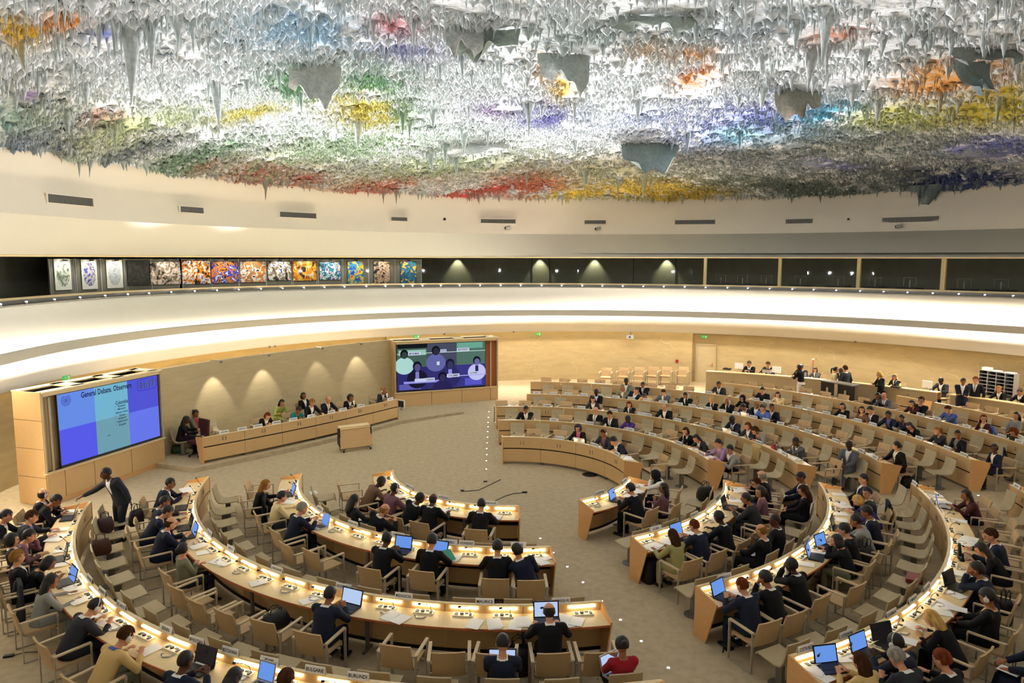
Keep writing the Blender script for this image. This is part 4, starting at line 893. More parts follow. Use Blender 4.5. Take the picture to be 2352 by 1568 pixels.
def stext(txt, fx, fz, W, Hh, m=ink, scr=S1, L=L1, lay=2): return lettering(txt, W, Hh, m, scr, 'lettering', L(fx, fz, lay))
SWW = B1[1] - B1[0]; SHH = B1[3] - B1[2]
stext('General Debate. Observers', .46, .93, SWW * .50, SHH * .085)
stext('Colombia', .60, .70, SWW * .13, SHH * .06)
for i, t in enumerate(['Romania', 'Malaysia', 'African Union', 'Yemen', 'Bulgaria', 'Afghanistan', 'Ecuador']):
    stext(t, .595 + .0 * i, .645 - .048 * i, SWW * (.06 + .008 * min(8, len(t) - 5)), SHH * .034)
    b = MB(); x, y, z = L1(.53, .65 - .048 * i, 2); b.box((x, y, z), (.02, .002, .02)); b.build('bullet', ink, S1)
stext('...', .45, .24, SWW * .03, SHH * .014)
stext('01:17', .88, .89, SWW * .17, SHH * .115, ink2)
b = MB()
for i in range(28):
    a0, a1 = 2 * math.pi * i / 28, 2 * math.pi * (i + 1) / 28
    def se(a): c, s = math.cos(a), math.sin(a); return (math.copysign(abs(c) ** .35, c), math.copysign(abs(s) ** .35, s))
    p, q = se(a0), se(a1); x0, y0, z0 = L1(.88 + .105 * p[0], .89 + .085 * p[1], 1); x1, y1, z1 = L1(.88 + .105 * q[0], .89 + .085 * q[1], 1); b.tube([(x0, y0, z0), (x1, y1, z1)], .012, 4)
b.build('clock_outline', ink3, S1)
# round emblem: globe grid between two laurel branches
b = MB(); ex, ey, ez = L1(.075, .90, 2); er = SHH * .055
for rr_ in (.35, .65, 1.0):
    b.tube([(ex + er * rr_ * math.cos(a), ey, ez + er * rr_ * math.sin(a)) for a in np.linspace(0, 6.283, 21)], .006, 4)
for a in np.linspace(0, math.pi, 4, endpoint=False): b.tube([(ex - er * math.cos(a), ey, ez - er * math.sin(a)), (ex + er * math.cos(a), ey, ez + er * math.sin(a))], .005, 4)
for s in (-1, 1):
    for i in range(9):
        a = -1.35 + i * .3; b.ball((ex + s * er * 1.3 * math.cos(a), ey, ez + er * 1.3 * math.sin(a)), (er * .2, .002, er * .11), 6, 4)
b.build('emblem', emis('emb', (62, 70, 170)), S1)
# second screen with a live picture of delegates
Q2, Q3 = at(909, 943, 0), at(1143, 925, 0)
t1_ = zat(906, 787, *Q2); t2_ = zat(1141, 772, *Q3); s1_ = zat(909, 904, *Q2); s2_ = zat(1142, 886, *Q3)
print('screen2', Q2, Q3, t1_, t2_, s1_, s2_)
HT2 = (t1_ + t2_) / 2; HS2 = (s1_ + s2_) / 2
cols = [[emis('d0', (64, 60, 150), .55), emis('d1', (96, 130, 118), .55)], [emis('e0', (70, 66, 150), .55), emis('e1', (92, 98, 124), .6)], [emis('f0', (74, 72, 165), .6), emis('f1', (104, 146, 130), .6)]]
T2, S2, L2, B2 = video_wall(Q2, Q3, HS2, HT2 - .18, HT2, 1.15, 'wooden video wall near the far wall showing a live picture of seated delegates', .02, .875, .935, [0, .34, .635, .925, 1.0], cols)
W2 = B2[1] - B2[0]; H2 = B2[3] - B2[2]
def sshape(kind, fx, fz, w_, h_, rgb, lay=1, st=1.0, name='picture_shape'):
    x, y, z = L2(fx, fz, lay); b = MB()
    if kind == 'e': b.ball((x, y, z), (w_ * W2 / 2, .001, h_ * H2 / 2), 16, 10)
    else: b.box((x, y, z), (w_ * W2, .001, h_ * H2))
    b.build(name, emis('%d_%d_%d' % rgb, rgb, st), S2)
def figure(fx, fz, s, hair, skin, cloth, shirt=None, lay=2, wide=1.0):
    sshape('e', fx, fz - .23 * s, .2 * s * wide, .36 * s, cloth, lay); 
    if shirt: sshape('q', fx, fz - .17 * s, .035 * s, .16 * s, shirt, lay + 1)
    sshape('e', fx, fz + .015 * s, .085 * s, .19 * s, hair, lay + 1); sshape('e', fx + .003, fz - .01 * s, .06 * s, .145 * s, skin, lay + 2)
sshape('q', .17, .97, .33, .11, (16, 20, 24)); sshape('q', .17, .82, .3, .12, (150, 200, 180)); sshape('q', .5, .80, 1.0, .012, (210, 236, 226)); sshape('q', .82, .93, .30, .13, (110, 170, 150))
figure(.08, .78, 1.05, (14, 16, 16), (52, 66, 60), (176, 220, 214), None, 2); figure(.43, .83, 1.1, (16, 18, 30), (44, 42, 62), (100, 104, 170), None, 2); sshape('q', .455, .56, .03, .08, (220, 226, 240), 6)
figure(.22, .50, 1.15, (16, 14, 30), (86, 82, 130), (24, 22, 46), (130, 126, 200), 4); figure(.59, .52, 1.2, (26, 24, 52), (56, 54, 96), (44, 42, 100), (150, 150, 226), 4); figure(.90, .56, 1.05, (16, 14, 36), (110, 104, 170), (196, 198, 246), (40, 38, 80), 4)
sshape('q', .27, .165, .40, .05, (150, 150, 230), 5); sshape('q', .76, .255, .5, .02, (170, 170, 236), 5); sshape('q', .86, .11, .2, .16, (90, 88, 200), 3); sshape('q', .14, .07, .24, .12, (96, 92, 176), 3)
figure(.50, .24, 1.15, (18, 16, 36), (50, 46, 92), (40, 34, 84), None, 7)
for t, fx, fz, ww, hh_ in [('MYANMAR', .19, .80, .11, .045), ('IQUE', .515, .83, .055, .04), ('MONTENEGRO', .74, .84, .115, .04), ('CONGO', .36, .21, .085, .045), ('COLOMBIE', .625, .27, .115, .045), ('CHYPRE', .86, .30, .09, .04)]:
    sshape('q', fx, fz, ww * 1.25, hh_ * 1.7, (206, 214, 240), 8); stext(t, fx, fz, W2 * ww, H2 * hh_, ink, S2, L2, 10)
sshape('q', .25, .205, .12, .075, (206, 210, 244), 7)
# boxes' exit signs above are set with the small fittings
# side counter along the far right wall, in two pieces with a gap
CT = [(19.0, 57.3), (20.0, 45.4), (20.75, 35.4), (21.45, 27.9)]; CT2 = [(21.5, 26.4), (22.2, 18.8), (22.9, 9), (23.4, 0)]
def counter(pts, label):
    zf = .32; P = []; T0 = np.array(PT(*pts[0])[:2]); n = 8
    th0, th1 = pts[0][1], pts[-1][1]; ths = np.linspace(th0, th1, 16); rr_ = np.interp(-ths, [-p[1] for p in pts], [p[0] for p in pts])
    x0, y0, _ = PT(rr_[8], ths[8]); T = thing('side_counter', (x0, y0, zf), 0, label, 'counter')
    def strip(o0, o1, z0, z1, name, m):
        b = MB(); vs = []; fs = []
        for r, t in zip(rr_, ths):
            for o_, z in ((o0, z0), (o1, z0), (o1, z1), (o0, z1)): p = PT(r + o_, t, z); vs.append((p[0] - x0, p[1] - y0, z))
        for i in range(len(ths) - 1):
            for k in range(4): fs.append((4 * i + k, 4 * i + 4 + k, 4 * i + 4 + (k + 1) % 4, 4 * i + (k + 1) % 4))
        fs += [(0, 1, 2, 3), tuple(4 * (len(ths) - 1) + k for k in (3, 2, 1, 0))]; b.add(vs, fs); b.build(name, m, T)
    strip(0, .04, 0, 1.08, 'front_panel', mat('counter_fabric', (176, 156, 118), .9)); strip(-.05, .30, 1.08, 1.12, 'top_ledge', M_WOODP); strip(.30, .85, .76, .79, 'worktop', M_WOODP); strip(.3, .33, .76, 1.08, 'inner_screen', M_WOOD)
counter(CT, 'long fabric-fronted staff counter along the far right wall, standing group in front'); counter(CT2, 'shorter staff counter in the far right corner beside the pigeonhole rack')
# wheeled wooden lectern board on the floor
la, lb = at(783, 1040, 0), at(856, 1030, 0); d = Vector((lb[0] - la[0], lb[1] - la[1], 0)); W = d.length; rz = math.atan2(d.y, d.x)
T = thing('rolling_lectern', (la[0], la[1], 0), rz, 'maple fronted lectern on castors standing alone before the podium desk', 'lectern')
hz = zat(783, 985, *la)
MB().plate([(0, 0, .14), (W, 0, .14), (W, .12, hz), (0, .12, hz)], .035, (0, 1, -.1)).build('front_board', M_WOOD, T)
MB().plate([(-.03, .03, .2), (-.03, .34, .3), (-.03, .3, hz - .05), (-.03, .1, hz)], .05, (1, 0, 0)).build('side_frame', M_BLACK, T); MB().plate([(W - .05, .03, .2), (W - .05, .34, .3), (W - .05, .3, hz - .05), (W - .05, .1, hz)], .05, (1, 0, 0)).build('side_frame', M_BLACK, T)
MB().box((W / 2, .26, hz - .02), (W - .05, .36, .03), tilt=.2).build('reading_top', M_WOODP, T)
MB().box((W / 2, .1, .12), (W, .05, .04)).box((W * .12, .2, .1), (.05, .5, .04)).box((W * .88, .2, .1), (.05, .5, .04)).build('base_frame', M_METAL, T)
for x in (.1, W - .1):
    for y in (-.05, .42): MB().tube([(x - .02, y, .045), (x + .02, y, .045)], .045, 10).build('castor', M_BLACK, T)
# thin dark floor edge right of the podium and the door in the recess
th, z = th_px(1618, 885, 0, r_soff, .62); dx, dy, _ = PT(r_soff(th) + .73, th); zd = rise_xy(dx, dy)
dw = .92; o = put('door_1', None, None, (dx, dy, zd), (0, 0, (tang(r_soff, th) + 180) * D2R)); o['kind'] = 'structure'
MB().box((0, -.03, 1.05), (dw, .05, 2.1)).build('door_leaf', M_PODW, o); MB().box((-dw / 2 - .05, -.05, 1.08), (.1, .09, 2.2)).box((dw / 2 + .05, -.05, 1.08), (.1, .09, 2.2)).box((0, -.05, 2.15), (dw + .2, .09, .1)).build('door_frame', M_UPHL, o)
MB().tube([(.36, -.09, 1.02), (.36, -.13, 1.02), (.24, -.13, 1.02)], .012, 6).box((.36, -.07, 1.02), (.04, .02, .24)).build('door_handle', M_EDGE, o)
# raised edge light at the foot of the back wall
o = ringband([(r_soff, .22, .06), (r_soff, .34, .06)], 30, 62, 96, False).build('floor_cove_light', M_COVE); tag(o, 'glowing light slot on the floor at the foot of the ochre wall', 'light strip')
struct('trim_30', ringband([(r_soff, -.02, 0), (r_soff, -.02, .20), (r_soff, .02, .20), (r_soff, .02, .12)], 30, 62, 96, False), M_WOODP)
# thin relief cracks in the plaster
def cracks(name, t0, t1, off, n, parent_name, seed):
    R_ = random.Random(seed); b = MB()
    for i in range(n):
        th, z = R_.uniform(t0, t1), R_.uniform(.7, 2.9); a = R_.uniform(-1.2, 1.2) + (math.pi / 2 if R_.random() < .45 else 0); pts = []
        for k in range(R_.randint(5, 11)):
            r = r_soff(th) + off - .012; pts.append(PT(r, th, z)); a += R_.uniform(-.7, .7); th += math.cos(a) * .11 / r / D2R; z += math.sin(a) * .11
            if z > 3.1 or z < .5: break
        if len(pts) > 2: b.tube(pts, [.003] + [.010 + .006 * R_.random() for _ in range(len(pts) - 2)] + [.004], 5)
    o = b.build(name, mat('relief_plaster', (216, 198, 156), .8), bpy.data.objects[parent_name]); o['kind'] = 'stuff'
cracks('plaster_relief', 63, 93, .42, 40, 'wall_back', 4); cracks('plaster_relief', 5, 57, .75, 52, 'wall_right', 9)
# small wall fittings
def fitting(name, u, v, off, size, m, label, cat, txt=None, rf=r_soff, dz=0):
    th, z = th_px(u, v, 0, rf, off); r = rf(th) + off; o = thing(name, PT(r, th, z + dz), (tang(rf, th) + 180) * D2R, label, cat); MB().box((0, 0, 0), size).build('body', m, o)
    if txt: lettering(txt, size[0] * .6, size[2] * .6, M_WHITE, o, 'pictogram', (0, -size[1] / 2 - .003, 0))
    return o
EXA = '\u2190'
def exit_sign(u, v, off, label, rf=r_soff):
    o = fitting('exit_sign', u, v, off, (.34, .05, .15), M_GREEN, label, 'exit sign', rf=rf)
    b = MB(); b.box((.08, -.028, 0), (.09, .004, .11)).tube([(-.09, -.03, .0), (-.02, -.03, .0)], .012, 4).tube([(-.05, -.03, .03), (-.09, -.03, 0), (-.05, -.03, -.03)], .01, 4); b.build('pictogram', M_WHITE, o)
exit_sign(1236, 767, .36, 'green exit sign high on the ochre wall beside the big screen'); exit_sign(1618, 773, .62, 'green and white exit sign above the recessed door'); exit_sign(957, 773, -.02, 'green exit sign on the band above the second video wall'); exit_sign(152, 867, -.02, 'green exit sign on the band above the first video wall')
fitting('fire_alarm_button', 1555, 829, .36, (.16, .05, .16), mat('alarm_red', (150, 30, 34), .4), 'small red fire alarm box near the corner of the ochre wall', 'alarm button')
fitting('light_switch', 1584, 833, .62, (.08, .03, .08), M_WHITE, 'small white switch between wall corner and door', 'switch')
th, z = th_px(1448, 771, 0, r_soff, -.1); o = thing('ceiling_projector', PT(r_soff(th) - .1, th, z), (th + 90) * D2R, 'grey projector hung under the balcony soffit', 'projector')
MB().box((0, 0, -.05), (.42, .34, .2)).build('housing', M_SILV, o); MB().tube([(0, 0, .05), (0, 0, .22)], .03).build('hanger', M_METAL, o); MB().tube([(0, .17, -.05), (0, .2, -.05)], .05, 10).build('lens', M_BLACK, o)
for k, (u, v) in enumerate([(1180, 766), (620, 797), (632, 795), (1021, 768), (1964, 785)]):
    th, z = th_px(u, v, 0, r_soff, -.04); o = thing('soffit_sensor', PT(r_soff(th) - .03, th, 3.19), 0, 'tiny round sensor under the soffit, %s' % ['beside the second video wall', 'left one over the podium', 'right one over the podium', 'above the right end of the second video wall', 'above the standing group'][k], 'sensor')
    MB().ball((0, 0, 0), (.06, .06, .05), 10, 6).build('dome', M_METAL, o)

# ------------------------------------------------------------------ name plates
PLATES = [  # photo point, block, row, words
 (942, 1117, 'L', 'A', 'AFRIQUE DU SUD'), (1020, 1141, 'L', 'A', 'ANGOLA'), (1127, 1155, 'L', 'A', 'ARABIE SAOUDITE'),
 (735, 1168, 'L', 'B', 'BRESIL'), (811, 1201, 'L', 'B', 'BURKINA FASO'), (915, 1227, 'L', 'B', 'CAMEROUN'), (1032, 1245, 'L', 'B', 'CHILI'), (1071, 1248, 'L', 'B', 'VICE-PRESIDENT'), (1191, 1251, 'L', 'B', 'CHINE'),
 (485, 1222, 'L', 'C', 'ITALIE'), (537, 1257, 'L', 'C', 'JAPON'), (636, 1306, 'L', 'C', 'JORDANIE'), (791, 1345, 'L', 'C', 'KIRGHIZISTAN'), (925, 1370, 'L', 'C', 'MADAGASCAR'), (1113, 1384, 'L', 'C', 'MAURICE'), (1290, 1383, 'L', 'C', 'MEXIQUE'),
 (212, 1326, 'L', 'D', 'BAHREIN'), (241, 1355, 'L', 'D', 'BARBADE'), (284, 1387, 'L', 'D', 'BELARUS'), (388, 1440, 'L', 'D', 'BENIN'), (455, 1468, 'L', 'D', 'BHOUTAN'), (525, 1497, 'L', 'D', 'BOTSWANA'), (612, 1522, 'L', 'D', 'BRUNEI\nDARUSSALAM'), (720, 1541, 'L', 'D', 'BULGARIE'), (819, 1556, 'L', 'D', 'BURUNDI'),
 (1378, 1131, 'R', 'A', 'ARGENTINE'), (1437, 1104, 'R', 'A', 'BANGLADESH'), (1509, 1214, 'R', 'B', 'CUBA'), (1597, 1181, 'R', 'B', 'DJIBOUTI'), (1655, 1140, 'R', 'B', 'EGYPTE'), (1667, 1325, 'R', 'C', 'NICARAGUA'), (1852, 1239, 'R', 'C', 'NIGERIA'),
 (1860, 1493, 'R', 'D', 'COSTA RICA'), (1947, 1457, 'R', 'D', "COTE D'IVOIRE"), (2053, 1409, 'R', 'D', 'DANEMARK'), (2096, 1375, 'R', 'D', 'DOMINIQUE'), (2127, 1347, 'R', 'D', 'EL SALVADOR'), (2121, 1108, 'R', 'D', 'LESOTHO'), (2160, 1150, 'R', 'D', 'LETTONIE'), (2338, 1106, 'R', 'E', 'LIBAN'),
 (1284, 1006, 'F', 'A', 'BOLIVIE'), (1363, 1021, 'F', 'A', 'BELGIQUE'), (1420, 1041, 'F', 'A', 'BRESIL'),
 (1272, 964, 'F', 'B', 'INDE'), (1351, 972, 'F', 'B', 'HONGRIE'), (1449, 985, 'F', 'B', 'GHANA'), (1500, 997, 'F', 'B', 'GABON'), (1565, 1016, 'F', 'B', 'FRANCE'), (1615, 1040, 'F', 'B', 'FINLANDE'),
 (1256, 932, 'F', 'C', 'ZAMBIE'), (1334, 936, 'F', 'C', 'URUGUAY'), (1409, 942, 'F', 'C', 'UKRAINE'), (1472, 949, 'F', 'C', 'REP. TCHEQUE'), (1490, 951, 'F', 'C', 'SLOVENIE'), (1557, 963, 'F', 'C', 'SLOVAQUIE'), (1621, 975, 'F', 'C', 'SENEGAL'), (1694, 995, 'F', 'C', 'ROUMANIE'), (1754, 1014, 'F', 'C', 'ROYAUME-UNI'), (1810, 1041, 'F', 'C', 'QATAR'),
 (1232, 904, 'F', 'D', 'LIBAN'), (1270, 904, 'F', 'D', 'LETTONIE'), (1304, 906, 'F', 'D', 'LESOTHO'), (1339, 908, 'F', 'D', 'KOWEIT'), (1373, 910, 'F', 'D', 'KIRIBATI'), (1413, 912, 'F', 'D', 'KENYA'), (1448, 915, 'F', 'D', 'KAZAKHSTAN'), (1483, 919, 'F', 'D', 'JAMAIQUE'), (1522, 923, 'F', 'D', 'JAMAHIRIYA\nARABE'), (1559, 927, 'F', 'D', 'ISRAEL'), (1590, 931, 'F', 'D', 'ISLANDE'), (1626, 937, 'F', 'D', 'IRLANDE'), (1661, 942, 'F', 'D', 'IRAQ'), (1694, 948, 'F', 'D', 'IRAN\n(REP. ISL.)'), (1736, 956, 'F', 'D', 'ESTONIE'), (1763, 963, 'F', 'D', 'HONDURAS'), (1799, 971, 'F', 'D', 'HAITI'), (1834, 980, 'F', 'D', 'GUYANA'), (1863, 989, 'F', 'D', 'GUINEE\nEQUATORIALE'), (1901, 1000, 'F', 'D', 'GUINEE-BISSAU'), (1931, 1010, 'F', 'D', 'GUINEE'), (1993, 1034, 'F', 'D', 'GUATEMALA'), (2026, 1049, 'F', 'D', 'GRECE'),
 (1630, 900, 'F', 'E', 'TUNISIE'), (1700, 911, 'F', 'E', 'TOGO'), (1736, 916, 'F', 'E', 'THAILANDE'), (1764, 920, 'F', 'E', 'SYRIE'), (1839, 933, 'F', 'E', 'TADJIKISTAN'), (1864, 939, 'F', 'E', 'SWAZILAND'), (1900, 947, 'F', 'E', 'SUISSE'), (1938, 955, 'F', 'E', 'SUEDE'), (1973, 964, 'F', 'E', 'SRI LANKA'), (2007, 973, 'F', 'E', 'SOUDAN'), (2079, 993, 'F', 'E', 'SINGAPOUR'), (2115, 1005, 'F', 'E', 'SERBIE'), (2183, 1028, 'F', 'E', 'SAINTE-LUCIE'), (2218, 1043, 'F', 'E', 'PORTUGAL'),
 (2110, 952, 'F', 'F', 'YEMEN'), (2146, 961, 'F', 'F', 'OMAN'), (2222, 978, 'F', 'F', 'OCI'), (2260, 989, 'F', 'F', 'LEA'), (2296, 1001, 'F', 'F', 'VATICAN'), (2335, 1013, 'F', 'F', 'CICR'), (2266, 911, 'F', 'F', 'UNION AFRICAINE')]
b = MB(); b.box((0, -.0165, .056), (.34, .004, .115), tilt=-.24).box((0, .0165, .056), (.34, .004, .115), tilt=-.24 + .48); ME_PLATE = b.mesh('name_plate', M_WHITE)
PLT = []; seen = {}
def ring_t(u, v, R, z):
    # angle on the circle R (height z) nearest to the photo point
    r, th = pol(u, v, z); return th
for (u, v, bl, rw, tx) in PLATES:
    if tx == 'UNION AFRICAINE': continue
    R = RAD[rw]; th = pol(u, v, RAD and rise(R, pol(u, v, 1.1)[1]) + 1.07)[1]
    if bl == 'F' and rw == 'F' and th < -1: pass
    zf = ROWS[(bl, rw)][2]; x, y, _ = PT(R + .015, th, 0); words = tx.replace('\n', ' '); wh = '%s desk row, %s block' % (RW[rw], BW[bl])
    toC = Vector((CAM[0] - x, CAM[1] - y)); out = 1 if toC.dot(Vector((x, y))) > 0 else -1
    o = thing('name_plate', (x, y, zf + 1.012), (th + 90) * D2R if out > 0 else (th - 90) * D2R, 'white folded name plate reading %s, on the %s' % (words, wh), 'name plate', 'country name plates')
    put('card', ME_PLATE, o)
    two = '\n' in tx
    for s_, rz in ((-1, 0), (1, math.pi)): lettering(tx, .30 if len(tx) > 5 else .2, .07 if two else .055, M_INK, o, 'lettering', (0, s_ * .0205, .056), (76 * D2R, 0, rz))
    PLT.append((bl, rw, th, words))
def by_plate(bl, rw, th):
    c = sorted((abs(p[2] - th), p[3]) for p in PLT if p[0] == bl and p[1] == rw); return c[0][1] if c else None
# podium plates (two lines of small capitals)
def pod_pt(u, v, z, dr):
    x, y = at(u, v, z); a = math.atan2(y - PY, x - PX); return PX + (PR + dr) * math.cos(a), PY + (PR + dr) * math.sin(a), a
for k, (u, v, tx) in enumerate([(499, 986, 'UNITED NATIONS'), (537, 978, 'UNITED NATIONS'), (567, 970, 'UNITED NATIONS'), (606, 962, 'UNITED NATIONS'), (643, 955, 'SECRETARY OF\nTHE COUNCIL'), (681, 947, 'HIGH\nCOMMISSIONER'), (725, 938, 'PRESIDENT'), (753, 933, 'SECRETARIAT'), (799, 926, 'UNITED NATIONS'), (882, 914, 'ITALY')]):
    x, y, a = pod_pt(u, v, ZP + .99, -.05)
    o = thing('name_plate', (x, y, ZP + .942), a + math.pi / 2, 'white name plate on the podium desk, %s from its left end' % ordi(k + 1), 'name plate', 'podium name plates'); put('card', ME_PLATE, o)
    lettering(tx, .28, .06, M_INK, o, 'lettering', (0, -.0205, .056), (76 * D2R, 0, 0)); lettering(tx, .28, .06, M_INK, o, 'lettering', (0, .0205, .056), (76 * D2R, 0, math.pi))

